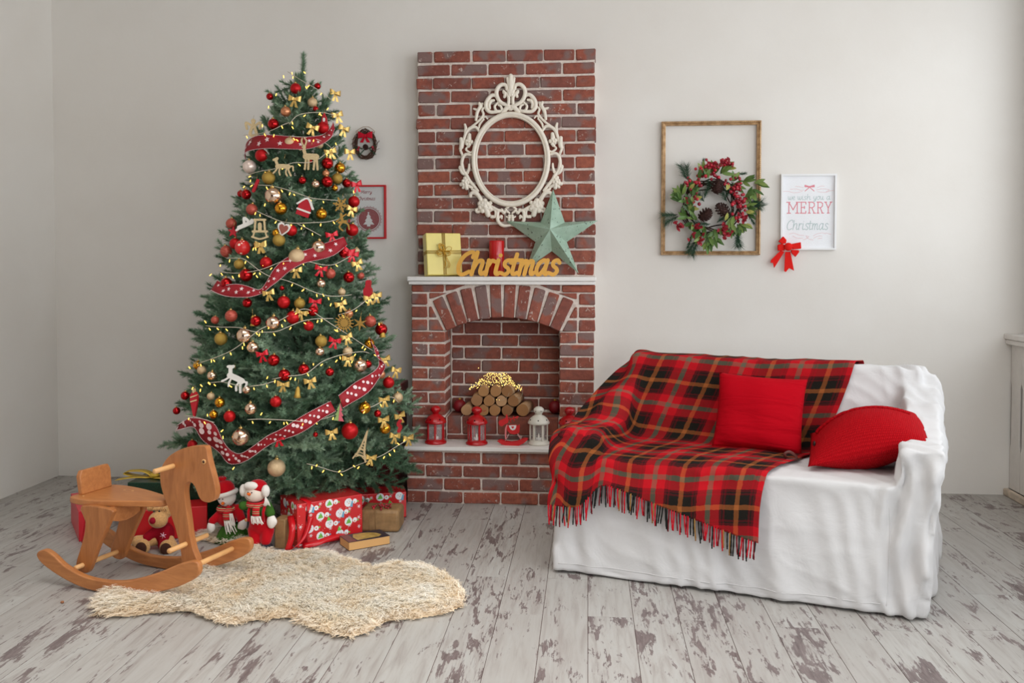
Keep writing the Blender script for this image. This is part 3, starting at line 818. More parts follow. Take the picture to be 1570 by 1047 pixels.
# yellow gift box
m_yel = simple('yellow_gift_paper', (238, 220, 128), 0.32, var=0.05, bump=0.12, scale=7)
m_goldrib = simple('gold_cord', (206, 160, 60), 0.3, metal=0.7)
g = thing('gift_box', 'yellow wrapped gift box with gold cord bow on the left end of the mantel shelf', 'gift', at(680, 421, 5.815), (math.radians(-10), 0, math.radians(25)))
g.location.z = MZ
gw, gh, gd = 0.232, 0.275, 0.085
MB().box(-gw/2, gw/2, -gd/2, gd/2, 0.002, gh).obj('box', m_yel, g, bevel=0.006)
c = MB()
for off in (-0.008, 0.0, 0.008):
    c.tube([(off-0.0, -gd/2-0.002, 0.004), (off, -gd/2-0.003, gh), (off, gd/2, gh+0.002), (off, gd/2+0.002, 0.01)], 0.0022, 6)
    c.tube([(-gw/2-0.002, gd/2, 0.15+off), (-gw/2-0.002, -gd/2-0.002, 0.15+off), (gw/2+0.002, -gd/2-0.002, 0.15+off*1.2)], 0.0022, 6)
c.obj('cord', m_goldrib, g)
c = MB(); rr = random.Random(4)
for k in range(11):
    an = rr.choice([0.6, 2.5, 3.6, 5.6, 1.2, 2.0])+rr.uniform(-0.3, 0.3); ln = rr.uniform(0.035, 0.062)
    dx, dz = math.cos(an)*ln, math.sin(an)*ln; nx, nz = -math.sin(an)*0.016, math.cos(an)*0.016
    c.tube(spline([(0, -gd/2-0.006, 0.155), (dx*0.6+nx, -gd/2-0.02, 0.155+dz*0.6+nz), (dx, -gd/2-0.022, 0.155+dz), (dx*0.6-nx, -gd/2-0.014, 0.155+dz*0.6-nz), (0, -gd/2-0.006, 0.155)], 5), 0.002, 5)
for dx in (0.012, -0.008, 0.022): c.tube(spline([(0, -gd/2-0.008, 0.155), (dx*0.6, -gd/2-0.014, 0.11), (dx+0.01, -gd/2-0.01, 0.07), (dx, -gd/2-0.012, 0.045)], 5), 0.002, 5)
c.obj('bow', m_goldrib, g)
# red pillar candle
cd = thing('candle', 'thick red pillar candle standing behind the golden lettering on the mantel', 'candle', at(761.5, 424, 5.865)); cd.location.z = MZ
m_candle = simple('red_candle_wax', (196, 14, 18), 0.35, var=0.08, bump=0.1, scale=10, coat=0.4)
MB().lathe([(0.0, 0), (0.047, 0), (0.049, 0.006), (0.049, 0.222), (0.046, 0.230), (0.040, 0.230), (0.030, 0.224), (0.0, 0.222)], 32).obj('wax', m_candle, cd)
MB().tube([(0, 0, 0.222), (0.001, 0, 0.236), (0.003, 0, 0.242)], 0.0013, 6).obj('wick', simple('burnt_wick', (30, 26, 24), 0.9), cd)
# golden Christmas lettering
m_letter = simple('gold_lettering', (228, 170, 72), 0.5, var=0.05, bump=0.05, scale=30)
lt = thing('lettering_sign', 'golden cut-out lettering reading Christmas standing on the mantel shelf', 'sign', at(695, 424, 5.735)); lt.location.z = MZ
xh = 0.0965; k = 0.676/(text_width('Christmas')*xh)*0.965; cx = 0
for qi, ch in enumerate('Christmas'):
    ln = pen_lines(ch, 0.008+cx*xh*k, 0.0135, xh*0.93, 0.0245, 0.24, GL[ch][0]*xh*k, 0.92)
    dd = 0.0006*(qi % 3)
    plate(ln, 0.0022, -0.009-dd, 0.009-dd).obj('letter', m_letter, lt, recalc=False)
    cx += GL[ch][0]
# sage green metal star
m_star = NT('sage_green_tin'); v = m_star.coords('Object')
sp = m_star.noise(v, 55, 2)
m_star.base(m_star.mix(m_star.ramp(sp, [(0.30, (1, 1, 1)), (0.36, (0, 0, 0))]), m_star.ramp(m_star.noise(v, 6, 5, 0.65), [(0.3, srgb(140, 168, 146)), (0.7, srgb(178, 204, 186))]), srgb(52, 60, 52)))
m_star.set(Roughness=0.5, Metallic=0.15); m_star = m_star.m
ctr = at(844, 352, 5.86)
stt = thing('star', 'big sage green metal barn star leaning on bricks at the right of the mantel', 'star', ctr)
tips = [(848, 290), (917, 338), (887, 419), (806, 413), (776, 339)]
valley = [(866, 341), (869, 371), (846, 385), (821, 371), (829, 341)]
P3 = []
for t_, v_ in zip(tips, valley):
    P3.append(at(*t_, 5.90 if t_[1] < 400 else 5.86)-ctr); P3.append(at(*v_, 5.875)-ctr)
fr = Vector((0, -0.075, 0.0)); bk = Vector((0, 0.012, 0))
for k in range(5):
    tpt = P3[2*k]; va = P3[(2*k-1) % 10]; vb = P3[2*k+1]
    if tpt.z+ctr.z < MZ: tpt.z = MZ+0.003-ctr.z
    vs = [tuple(fr), tuple(va), tuple(tpt), tuple(vb), tuple(va+bk), tuple(tpt+bk*0.5), tuple(vb+bk), tuple(bk)]
    MB().add(vs, [(0,1,2), (0,2,3), (1,4,5,2), (2,5,6,3), (4,7,5), (7,6,5)], 0, False).obj('point', m_star, stt, bevel=0.0015, seg=1)

# ------------------------------------------------------------------ ornate oval frame on the bricks
m_orn = simple('ivory_plaster', (240, 231, 216), 0.5, var=0.05, bump=0.15, scale=40)
OC = at(783.2, 244.5, 5.915); kx = (at(784.2, 244.5, 5.915)-at(783.2, 244.5, 5.915)).x
of = thing('ornate_frame', 'ivory baroque oval frame with open scrollwork hanging on the brick chimney', 'frame', OC)
def ring(mb, prof, ax, az, n=72):
    vs = []; fs = []; m_ = len(prof)
    for k in range(n):
        t = 2*PI*k/n
        for (r, dy) in prof: vs.append(((ax+r)*math.cos(t), dy, (az+r)*math.sin(t)))
    for k in range(n):
        for j in range(m_):
            j2 = (j+1) % m_; k2 = (k+1) % n
            fs.append((k*m_+j, k*m_+j2, k2*m_+j2, k2*m_+j))
    mb.add(vs, fs, 0, True)
u = kx
rim = MB()
ring(rim, [(0, 0.012), (0, -0.008), (2.0*u, -0.012), (3.0*u, -0.018), (5.5*u, -0.026), (8*u, -0.020), (9.0*u, -0.010), (9.3*u, 0.012)], 51.6*u, 63.6*u)
rim.obj('oval_rim', m_orn, of)
bd = MB()
ring(bd, [(0.6*u, -0.006), (0.9*u, -0.016), (2.0*u, -0.018), (2.3*u, -0.008)], 51.6*u, 63.6*u); bd.obj('inner_lip', m_orn, of)
A2 = lambda x, y: (690+x/6.544, 105+y/6.544)
A3 = lambda x, y: (690+x/8.056, 225+y/8.056)
SCR = [  # (view, points, width in view pixels)
 (2, [(572,215),(562,178),(520,170),(480,205),(468,265),(500,335),(560,372),(600,385)], 30),
 (2, [(540,250),(568,262),(590,300),(586,370),(560,430)], 24), (2, [(540,236),(556,262),(548,290)], 26),
 (2, [(578,110),(590,160),(600,220)], 26), (2, [(612,85),(612,170),(606,250)], 40), (2, [(590,235),(600,270)], 40),
 (2, [(474,285),(430,272),(392,300),(365,350),(368,405),(410,440),(500,435)], 30), (2, [(440,325),(415,330),(395,360),(400,400)], 24),
 (2, [(480,350),(450,385),(470,430),(520,425),(512,385),(490,372)], 20), (2, [(530,440),(580,400),(620,410)], 34),
 (2, [(296,352),(304,385),(275,440),(262,515)], 26), (2, [(240,406),(275,415),(300,400)], 18), (2, [(322,355),(318,390)], 20), (2, [(345,395),(325,420),(335,470),(280,535),(205,590)], 18),
 (2, [(375,505),(358,485),(335,495),(340,515)], 14), (2, [(335,515),(300,560),(290,600)], 16),
 (2, [(290,625),(262,590),(215,592),(168,632),(142,700),(122,790)], 24), (2, [(150,562),(158,600),(150,650)], 22),
 (2, [(195,665),(190,710),(185,775)], 34), (2, [(165,730),(215,735)], 38), (2, [(112,705),(118,760),(105,800)], 34), (2, [(180,780),(160,810),(200,840),(225,830)], 16),
 (2, [(208,865),(160,858),(128,895),(118,960),(132,1025),(145,1047)], 24), (2, [(192,960),(190,1000),(180,1045)], 18), (2, [(100,985),(125,1010)], 28), (2, [(105,820),(125,870)], 26),
 (3, [(150,200),(165,290),(205,350),(240,415),(300,485),(345,540)], 32), (3, [(238,215),(232,265),(200,330)], 20), (3, [(118,255),(150,315),(185,340)], 30),
 (3, [(135,460),(180,440),(215,425)], 42), (3, [(185,385),(195,440),(205,505)], 46), (3, [(160,500),(200,470),(270,500)], 32), (3, [(270,520),(330,560),(400,650)], 28),
 (3, [(252,605),(262,572),(305,566),(350,600),(385,660),(420,690)], 36),
 (3, [(370,700),(430,745),(500,760)], 60), (3, [(430,665),(440,740),(470,835)], 60), (3, [(385,780),(440,740),(500,690)], 46), (3, [(345,760),(322,775),(335,800),(375,790),(400,765)], 26),
 (3, [(480,800),(540,770),(566,805),(555,860),(510,868)], 24), (3, [(480,850),(560,850)], 20), (3, [(500,725),(580,775),(640,790)], 30),
 (3, [(650,790),(605,785),(588,830),(592,905),(625,952),(672,972),(740,965)], 32), (3, [(640,770),(665,815),(690,780)], 26), (3, [(600,880),(635,850),(640,880)], 22),
 (3, [(690,760),(700,790),(735,815)], 22), (3, [(735,850),(730,900)], 36), (3, [(700,860),(735,880)], 22), (3, [(735,735),(690,760)], 24),
]
for side in (1, -1):
    mb_ = MB()
    for view, pts, w in SCR:
        T = A2 if view == 2 else A3; kk = u/(6.544 if view == 2 else 8.056)
        L = []
        for x, y in pts:
            px, py = T(x, y); dx = (px-783.4)*side
            if dx > 0 and side == 1: dx = min(dx, 0.6)
            L.append((dx*u, -0.004, -(py-244.5)*u))
        S_ = spline(L, 6) if len(L) > 2 else L
        n_ = len(S_)
        rad = [w*kk/2*(1.0+0.45*math.sin(PI*min(1, i/(n_-1)*0.9+0.05))) for i in range(n_)]
        mb_.tube(S_, rad, 9, up=(0, 1, 0), flat=1.0)
        for e in (0, -1): mb_.sphere(S_[e], rad[e]*1.08, 8, 6)
    # carved petals on the two flower bosses
    for cx, cy, r, T, n_ in ((190, 740, 26, A2, 5), (430, 742, 52, A3, 6), (190, 440, 34, A3, 5)):
        px, py = T(cx, cy); kk = u/(6.544 if T is A2 else 8.056)
        for q in range(n_):
            t = 2*PI*q/n_
            mb_.sphere(((px-783.4)*side*u+math.cos(t)*r*kk*side, -0.014, -(py-244.5)*u+math.sin(t)*r*kk), r*kk*0.62, 8, 6, sc=(1, 0.6, 1))
        mb_.sphere(((px-783.4)*side*u, -0.020, -(py-244.5)*u), r*kk*0.4, 8, 6)
    mb_.obj('scrollwork', m_orn, of)
# ------------------------------------------------------------------ lanterns and figures on the hearth shelf
HZ = 0.3585
m_redmet = simple('red_lacquer', (176, 10, 20), 0.28, coat=0.3)
m_whmet = simple('ivory_lacquer', (226, 222, 210), 0.35, coat=0.2)
m_hole = simple('dark_hole', (24, 14, 12), 0.9)
def glass_material():
    n = NT('lantern_glass'); n.base((1, 1, 1, 1)).set(Roughness=0.03, IOR=1.45, Alpha=0.18)
    return n.m
m_glass = glass_material()
m_tea = simple('tealight_white', (240, 238, 235), 0.4)
m_flame = simple('led_flame', (246, 240, 226), 0.5, emit=0.15)
def lantern(x, y, mat, label, tl, rz):
    p = fl(x, y, HZ); p.z = HZ
    t = thing('lantern', label, 'lantern', p, (0, 0, rz), 'metal candle lanterns on the hearth shelf')
    MB().lathe([(0.0, 0), (0.066, 0), (0.069, 0.004), (0.068, 0.012), (0.060, 0.016), (0.058, 0.026), (0.0, 0.026)], 32).obj('base', mat, t)
    for k in range(6):
        a = 2*PI*(k+0.5)/6; M = Matrix.Rotation(a, 4, 'Z')
        MB().box(0.050, 0.058, -0.0065, 0.0065, 0.022, 0.130, 0, M).obj('post', mat, t, bevel=0.0015, seg=1)
    g = MB()
    for k in range(6):
        a0 = 2*PI*(k+0.5)/6; a1 = a0+PI/3; r = 0.052
        g.add([(r*math.cos(a0), r*math.sin(a0), 0.026), (r*math.cos(a1), r*math.sin(a1), 0.026), (r*math.cos(a1), r*math.sin(a1), 0.128), (r*math.cos(a0), r*math.sin(a0), 0.128)], [(0,1,2,3)], 0, False)
    g.obj('glass', m_glass, t, recalc=False)
    MB().lathe([(0.052, 0.126), (0.060, 0.126), (0.068, 0.130), (0.069, 0.136), (0.064, 0.146), (0.052, 0.163), (0.036, 0.176), (0.022, 0.183), (0.020, 0.187), (0.018, 0.187), (0.0, 0.187)], 36).obj('roof', mat, t)
    MB().lathe([(0.018, 0.186), (0.020, 0.190), (0.031, 0.203), (0.034, 0.212), (0.031, 0.222), (0.020, 0.232), (0.008, 0.236), (0.0, 0.237)], 28).obj('finial', mat, t)
    for k in range(6):
        h = MB(); a = 2*PI*k/6; h.lathe([(0.0, -0.001), (0.0042, -0.001), (0.0042, 0.0012), (0.0, 0.0012)], 10, 0, Matrix.Rotation(a, 4, 'Z') @ Matrix.Translation((0.0585, 0, 0.1555)) @ Matrix.Rotation(math.radians(52), 4, 'Y'))
        h.lathe([(0.0, -0.001), (0.0028, -0.001), (0.0028, 0.0012), (0.0, 0.0012)], 8, 0, Matrix.Rotation(a+0.5, 4, 'Z') @ Matrix.Translation((0.0333, 0, 0.209)) @ Matrix.Rotation(math.radians(88), 4, 'Y'))
        h.obj('vent_hole', m_hole, t)['kind'] = 'stuff'
    MB().tube([(0.028+0.0, 0, 0.196)]+[(0.030+0.030*math.sin(q), 0.034*math.cos(q)*0.3, 0.196-0.0*q+0.014*math.sin(q*0.5)) for q in np.linspace(0.2, 2.9, 12)], 0.0013, 5).obj('wire_handle', mat, t)
    if tl:
        c = thing('tealight', tl, 'candle', (p.x, p.y, HZ+0.0265))
        MB().lathe([(0, 0), (0.019, 0), (0.0195, 0.001), (0.0195, 0.015), (0.0175, 0.015), (0.016, 0.013), (0, 0.013)], 20).obj('cup', m_tea, c)
        MB().lathe([(0, 0.012), (0.004, 0.013), (0.0055, 0.020), (0.0035, 0.032), (0.0, 0.042)], 12).obj('flame', m_flame, c)
lantern(668, 679, m_redmet, 'red metal lantern at the left end of the hearth shelf, nearest the tree', 'white tealight inside the red lantern at the left end of the hearth shelf', 0.10)
lantern(731, 680.5, m_redmet, 'red metal lantern standing in front of the log pile, left of the reindeer figure', 'white tealight inside the red lantern in front of the log pile', 0.42)
lantern(826, 680.5, m_whmet, 'white metal lantern on the hearth shelf between reindeer figure and sofa', 'white tealight inside the white lantern', 0.52)
lantern(873, 681.5, m_redmet, 'red metal lantern half hidden behind the tartan covered sofa arm', None, 0.2)
# rocking reindeer cut from red board
m_redb = simple('red_painted_board', (206, 26, 32), 0.55, bump=0.04); m_felt = simple('white_felt', (232, 226, 224), 0.9)
m_twine = NT('striped_twine'); w = m_twine.n('ShaderNodeTexWave', Scale=60.0); w.bands_direction = 'Z'; m_twine.l(m_twine.coords('Object'), w.inputs[0])
m_twine.base(m_twine.ramp(w.outputs['Fac'], [(0.0, srgb(196, 40, 44)), (0.5, srgb(236, 226, 222))], 'CONSTANT')); m_twine = m_twine.m
U = 0.00400/7.48          # metres per pixel of the close view
def rp_(x, y): return ((x-715)*U*1.0, (915-y)*U)
rdp = fl(786, 682, HZ); rdp.z = HZ
rd = thing('reindeer_figure', 'small red rocking reindeer figure with white heart on the hearth shelf', 'figurine', rdp, (0, 0, -0.05))
out = [rp_(*q) for q in ((535, 868), (590, 905), (660, 922), (720, 924), (790, 915), (850, 885), (895, 845), (880, 832), (830, 838), (770, 868), (700, 880), (640, 872), (575, 855))]
for dy in (-0.018, 0.018): MB().prism(out, dy-0.003, dy+0.003).obj('rocker', m_redb, rd, bevel=0.0008, seg=1)
MB().box(-0.06, -0.05, -0.02, 0.02, 0.014, 0.02).box(0.055, 0.065, -0.02, 0.02, 0.019, 0.025).obj('crossbar', m_redb, rd)
out = [rp_(*q) for q in ((655, 682), (670, 690), (690, 680), (755, 680), (775, 690), (793, 672), (800, 700), (795, 760), (780, 778), (735, 790), (690, 782), (655, 750), (645, 710))]
MB().prism(out, -0.008, 0.008).obj('body', m_redb, rd, bevel=0.001, seg=1)
out = [rp_(*q) for q in ((672, 685), (760, 680), (758, 705), (745, 732), (718, 742), (695, 732), (680, 710))]
MB().prism(out, -0.0095, -0.0078).obj('saddle_cloth', m_felt, rd)
hp = [(0, -1.0), (0.95, 0.15), (0.85, 0.75), (0.45, 0.9), (0, 0.5), (-0.45, 0.9), (-0.85, 0.75), (-0.95, 0.15)]
hx, hz = rp_(718, 708); MB().prism([(hx+a*0.0085, hz+b*0.0085) for a, b in hp], -0.0104, -0.009).obj('heart', m_redb, rd)
out = [rp_(*q) for q in ((552, 648), (560, 632), (600, 615), (632, 602), (640, 560), (650, 556), (662, 600), (668, 640), (655, 662), (625, 676), (595, 698), (570, 696), (554, 672))]
MB().prism(out, -0.008, 0.0).obj('head', m_redb, rd, bevel=0.001, seg=1)
an = MB()
for pts, w in (([(655, 625), (690, 615), (730, 600), (785, 582)], 14), ([(690, 612), (672, 595)], 11), ([(735, 598), (722, 578)], 11), ([(758, 592), (768, 576)], 10), ([(690, 615), (694, 652)], 12), ([(728, 602), (736, 634)], 12), ([(755, 592), (772, 610)], 10)):
    an.tube([(rp_(x, y)[0], -0.004, rp_(x, y)[1]) for x, y in pts], w*U/2, 6)
an.obj('antler', m_redb, rd)
for pts in ([(672, 785), (632, 866)], [(768, 775), (812, 842)]):
    for dy in (-0.010, 0.010):
        MB().tube([(rp_(*pts[0])[0], dy*0.5, rp_(*pts[0])[1]), (rp_(*pts[1])[0], dy*1.6, rp_(*pts[1])[1])], 0.0021, 6).obj('leg', m_twine, rd)
b = MB(); b.strip([(rp_(x, y)[0], -0.0115, rp_(x, y)[1]) for x, y in ((645, 675), (628, 720), (625, 790), (628, 845))], [(rp_(x, y)[0], -0.0125, rp_(x, y)[1]) for x, y in ((660, 675), (648, 720), (645, 790), (644, 850))])
b.obj('neck_ribbon', simple('pink_gingham', (222, 130, 132), 0.8), rd)
# stacked logs
def wood(name, c0, c1, scale=(1, 1, 1), rough=0.5, s=10.0, rand=5.0):
    n = NT(name); v = n.coords('Object', scale, rand)
    g = n.noise(v, s, 4, 0.6, 0.6); n.base(n.ramp(g, [(0.3, srgb(*c0)), (0.7, srgb(*c1))])).set(Roughness=rough); n.bump(g, 0.08, 0.003); return n.m
m_log = wood('log_side', (150, 116, 84), (186, 150, 112), (1, 0.15, 1), 0.7, 60)
def log_end():
    n = NT('log_end'); v = n.coords('Object', (1, 1, 1))
    w = n.n('ShaderNodeTexWave', Scale=42.0, Distortion=2.5); w.wave_type = 'RINGS'; w.rings_direction = 'Y'; n.l(v, w.inputs[0])
    r = n.ramp(n.rand(), [(0, srgb(176, 128, 78)), (0.5, srgb(146, 100, 60)), (1, srgb(192, 150, 108))])
    n.base(n.mix(n.math('MULTIPLY', w.outputs['Fac'], 0.25), r, srgb(112, 74, 44))).set(Roughness=0.75); return n.m
m_logend = log_end()
ROW = (('bottom', [(715, 633, 1.0), (741, 634, 1.0), (758.3, 634.5, 1.02), (777.2, 635.5, 1.0), (801, 632, 1.16)]), ('middle', [(731, 617, 1.05), (749.5, 618.5, 1), (768.5, 620, 1), (787, 620, 1.05)]), ('top', [(741, 603.5, .97), (759.7, 604, 1.02), (777.6, 604.8, 1.05)]))
rl = random.Random(2); R0 = 0.0345; order = ['leftmost', 'second from the left', 'third from the left', 'fourth from the left', 'rightmost']
for ri, (nm, L) in enumerate(ROW):
    for qi, (x, y, s) in enumerate(L):
        z = 0.5125+R0*1.02+ri*0.0615+(s-1)*R0*1.0
        p = at(x, y, 5.775); p.z = z
        nm2 = order[qi] if qi < len(L)-1 else 'rightmost'
        t = thing('log', 'round cut log in the firebox, %s in the %s row' % (nm2, nm), 'log', p, (rl.uniform(-0.01, 0.01), rl.uniform(0, 6), rl.uniform(-0.05, 0.05) if qi < len(L)-1 else -0.12), 'logs stacked in the firebox')
        r = R0*s
        ends = MB(); pr = [(r*(1+0.03*math.sin(3*q+qi)), q) for q in np.linspace(0, 2*PI, 25)[:-1]]
        poly = [(a*math.cos(q), a*math.sin(q)) for a, q in pr]
        m1 = MB().prism(poly, 0.003, 0.185, 'xz', 0, None, True); m1.obj('trunk', m_log, t, recalc=True)
        MB().prism([(a*0.985, b*0.985) for a, b in poly], -0.002, 0.0032, 'xz').obj('cut_face', m_logend, t, bevel=0.0015, seg=1)
# two dark red balls in the corners of the firebox
for x, y, lb in ((705, 624, 'dark red ball in the shadow left of the log pile'), (851, 627, 'dark red ball in the shadow right of the log pile')):
    p = at(x, y, 5.90); t = thing('ball', lb, 'ball', (p.x, 5.90, 0.5125)); r = 0.043
    MB().sphere((0, 0, r), r, 24, 16).obj('ball_body', simple('dark_red_satin', (128, 14, 26), 0.5), t)
    MB().lathe([(0.009, 0), (0.009, 0.010), (0, 0.011)], 12, 0, Matrix.Translation((0, 0, 2*r-0.002))).obj('cap', m_goldrib, t)
# tangled fairy lights lying on the logs
m_wire = simple('silver_wire', (196, 186, 160), 0.35, metal=0.6); m_glow = simple('warm_light', (255, 218, 120), 0.4, emit=2.0)
fc = at(760, 595, 5.83); fl_ = thing('fairy_lights', 'tangle of warm glowing wire fairy lights on top of the log pile', 'lights', (fc.x, 5.83, fc.z))
rr = random.Random(8); wi = MB(); gl = MB(); bulb = []
for k in range(17):
    pts = []; ang = rr.uniform(0, 6); x = rr.uniform(-0.13, 0.13); 
    for q in range(9):
        x += rr.uniform(-0.05, 0.05); x = max(-0.165, min(0.165, x)); top = 0.10*max(0.12, 1-(x/0.18)**2)
        z = rr.uniform(0.005, top)+0.004; y = rr.uniform(-0.05, 0.05)
        if abs(x) > 0.11: z -= 0.02
        pts.append((x, y, z)); 
        if q: bulb.append(((pts[-1][0]+pts[-2][0])/2+rr.uniform(-0.004, 0.004), (y+pts[-2][1])/2, (z+pts[-2][2])/2+rr.uniform(0, 0.01))); bulb.append(pts[-1])
    wi.tube(spline(pts, 4), 0.0006, 4, cap=False)
wi.tube(spline([(0.13, -0.03, 0.02), (0.175, -0.04, 0.0), (0.165, -0.05, -0.05), (0.135, -0.06, -0.045), (0.12, -0.06, 0.0)], 6), 0.0009, 5)
wi.tube(spline([(0.10, -0.05, 0.02), (0.085, -0.062, -0.04), (0.05, -0.065, -0.068), (0.01, -0.062, -0.062)], 6), 0.0009, 5)
bulb += [(0.012, -0.066, -0.064), (0.03, -0.066, -0.066), (-0.155, -0.02, 0.025), (-0.115, 0.03, 0.125)]
for b_ in bulb: gl.sphere(b_, rr.uniform(0.0018, 0.0029), 6, 4)
wi.obj('wire', m_wire, fl_, recalc=False); o = gl.obj('bulbs', m_glow, fl_, recalc=False); o.name = 'glowing_bulb'; o['kind'] = 'stuff'
# ------------------------------------------------------------------ things hung on the back wall
WY = 6.07
def bow(parent, mat, s, loc=(0, 0, 0), rot=(0, 0, 0), tails=True, names=('loop', 'tail', 'knot'), seed=0, lift=0.45, tail_len=1.35):
    """a tied ribbon bow of half width s facing -y, as loops, tails and a knot of the parent"""
    rr = random.Random(seed); M = Matrix.Translation(loc) @ Euler(rot).to_matrix().to_4x4()
    for sg in (1, -1):
        b = MB(); A = []; B = []; up = rr.uniform(0.05, 0.25)
        for q in np.linspace(0, 1, 13):
            t = 2*PI*q; r = (1-math.cos(t))/2
            x = sg*s*r; y = -math.sin(t)*s*lift*0.6-0.10*s; w = s*(0.16+0.34*r); zc = s*up*r
            A.append((x, y, zc+w)); B.append((x, y, zc-w*0.9))
        b.strip(A, B); b.obj(names[0], mat, parent, recalc=False).matrix_local = M
    if tails:
        for sg in (1, -1):
            b = MB(); w = s*0.24; L = s*tail_len; sp = sg*s*rr.uniform(0.35, 0.6)
            A = []; B = []
            for q in np.linspace(0, 1, 7): A.append((sp*q-w*(0.5+0.5*q), -0.06*s-0.10*s*math.sin(q*3), -L*q*0.96)); B.append((sp*q+w*(0.5+0.5*q), -0.06*s-0.10*s*math.sin(q*3), -L*q*(0.96 if q < 1 else 1.0)))
            b.strip(A, B)
            b.add([A[-1], B[-1], (sp+0.0, A[-1][1], -L*0.80)], [], 0)
            b.obj(names[1], mat, parent, recalc=False).matrix_local = M
    MB().sphere((0, -0.16*s, 0), s*0.24, 10, 8, sc=(0.85, 0.8, 1.0)).obj(names[2], mat, parent).matrix_local = M
def rect_frame(name, mat, w, h, prof, parent):
    """moulding mitred round a rectangle centred at the origin; profile of (inset, depth)"""
    vs = []; fs = []; n = len(prof)
    for cx, cz in ((-1, -1), (1, -1), (1, 1), (-1, 1)):
        for ins, dy in prof: vs.append((cx*(w/2-ins), dy, cz*(h/2-ins)))
    for k in range(4):
        k2 = (k+1) % 4
        for j in range(n):
            j2 = (j+1) % n; fs.append((k*n+j, k*n+j2, k2*n+j2, k2*n+j))
    return MB().add(vs, fs, 0, False).obj(name, mat, parent)
# empty gold frame
m_goldf = NT('aged_gilt'); v = m_goldf.coords('Object'); m_goldf.base(m_goldf.ramp(m_goldf.noise(v, 30, 4), [(0.3, srgb(168, 132, 92)), (0.7, srgb(222, 188, 146))])).set(Roughness=0.42, Metallic=0.55); m_goldf.bump(m_goldf.noise(v, 80, 3), 0.3, 0.004); m_goldf = m_goldf.m
c0, c1 = at(1014.5, 186.5, 6.045), at(1165.5, 391, 6.045); gw, gh = c1.x-c0.x, c0.z-c1.z
gf = thing('picture_frame', 'empty gilt picture frame with beaded edge hanging behind the berry wreath', 'frame', ((c0.x+c1.x)/2, 6.045, (c0.z+c1.z)/2))
rect_frame('moulding', m_goldf, gw, gh, [(0, 0.022), (0, -0.006), (0.005, -0.014), (0.010, -0.016), (0.012, -0.010), (0.018, -0.004), (0.022, -0.006), (0.026, -0.003), (0.027, 0.022)], gf)
bd = MB(); per = []
for k in range(int(gw/0.013)): per += [(-gw/2+0.008+k*0.013, gh/2-0.0075), (-gw/2+0.008+k*0.013, -gh/2+0.0075)]
for k in range(int(gh/0.013)): per += [(-gw/2+0.0075, -gh/2+0.008+k*0.013), (gw/2-0.0075, -gh/2+0.008+k*0.013)]
for x, z in per: bd.sphere((x, -0.0155, z), 0.0042, 6, 4)
o = bd.obj('beading', m_goldf, gf, recalc=False); o['kind'] = 'stuff'
# berry wreath with pine cones
kx2 = (at(1091, 318, 6.0)-at(1090, 318, 6.0)).x
wc = at(1090, 318, 6.0)
wr = thing('wreath', 'big green wreath with red berries and pine cones hanging in the gilt frame', 'wreath', wc)
def W(x, y, d=0.0):       # close view pixel to wreath-local place
    px, py = 980+x/4.03, 170+y/4.03
    return Vector(((px-1090)*kx2, d, -(py-318)*kx2))
m_twig = simple('dark_twig', (58, 42, 34), 0.9, var=0.2)
rr = random.Random(21); tw = MB()
for k in range(7):
    R_ = 0.165+rr.uniform(-0.03, 0.03); ph = rr.uniform(0, 6)
    pts = [((R_+0.016*math.sin(5*t+ph))*math.cos(t), 0.018+0.020*math.sin(4*t+ph), (R_+0.016*math.cos(4*t+ph))*math.sin(t)) for t in np.linspace(0, 2*PI, 40)[:-1]]
    tw.tube(pts, 0.0042, 6, closed=True)
tw.obj('twig_ring', m_twig, wr)
m_leafg = NT('wreath_leaf'); v = m_leafg.coords('Object'); m_leafg.base(m_leafg.ramp(m_leafg.rand(), [(0, srgb(52, 84, 36)), (0.5, srgb(90, 122, 56)), (1, srgb(128, 148, 76))])).set(Roughness=0.45); m_leafg = m_leafg.m
m_vari = simple('yellow_edged_leaf', (176, 176, 92), 0.5, var=0.35, scale=25)
m_redleaf = simple('red_velvet_leaf', (150, 18, 36), 0.7, var=0.25, scale=90, bump=0.3)
m_berry = NT('red_berry'); m_berry.base(m_berry.ramp(m_berry.rand(), [(0, srgb(120, 8, 30)), (1, srgb(196, 22, 48))])).set(Roughness=0.3, Coat_Weight=0.3); m_berry = m_berry.m
def leaf_mesh(name, L, wd, mat, curl=0.25):
    b = MB(); n = 7; ctr = []; a = []; c = []
    for k in range(n):
        t = k/(n-1); w = wd*math.sin(PI*min(1, t*0.93+0.04))**0.8*(1-0.25*t); y = -curl*L*math.sin(t*2.2)*0.35
        ctr.append((0, y, L*t)); a.append((-w/2, y-0.12*w, L*t)); c.append((w/2, y-0.12*w, L*t))
    b.strip(a, ctr); b.strip(ctr, c); return b.mesh(name, mat, recalc=False, merge=1e-5)
lf = [leaf_mesh('leaf', 0.072, 0.030, m_leafg), leaf_mesh('leaf', 0.060, 0.026, m_leafg, 0.5), leaf_mesh('leaf', 0.084, 0.029, m_leafg, 0.1)]
vf = leaf_mesh('leaf', 0.055, 0.03, m_vari); rlf = leaf_mesh('velvet_leaf', 0.034, 0.022, m_redleaf, 0.6)
def put(me, nm, p, ang, tilt, par=wr):
    o = link(nm, me, par, p); o.rotation_euler = (Matrix.Rotation(ang, 3, 'Y') @ Matrix.Rotation(tilt, 3, 'X') @ Matrix.Rotation(rr.uniform(-0.5, 0.5), 3, 'Z')).to_euler(); return o
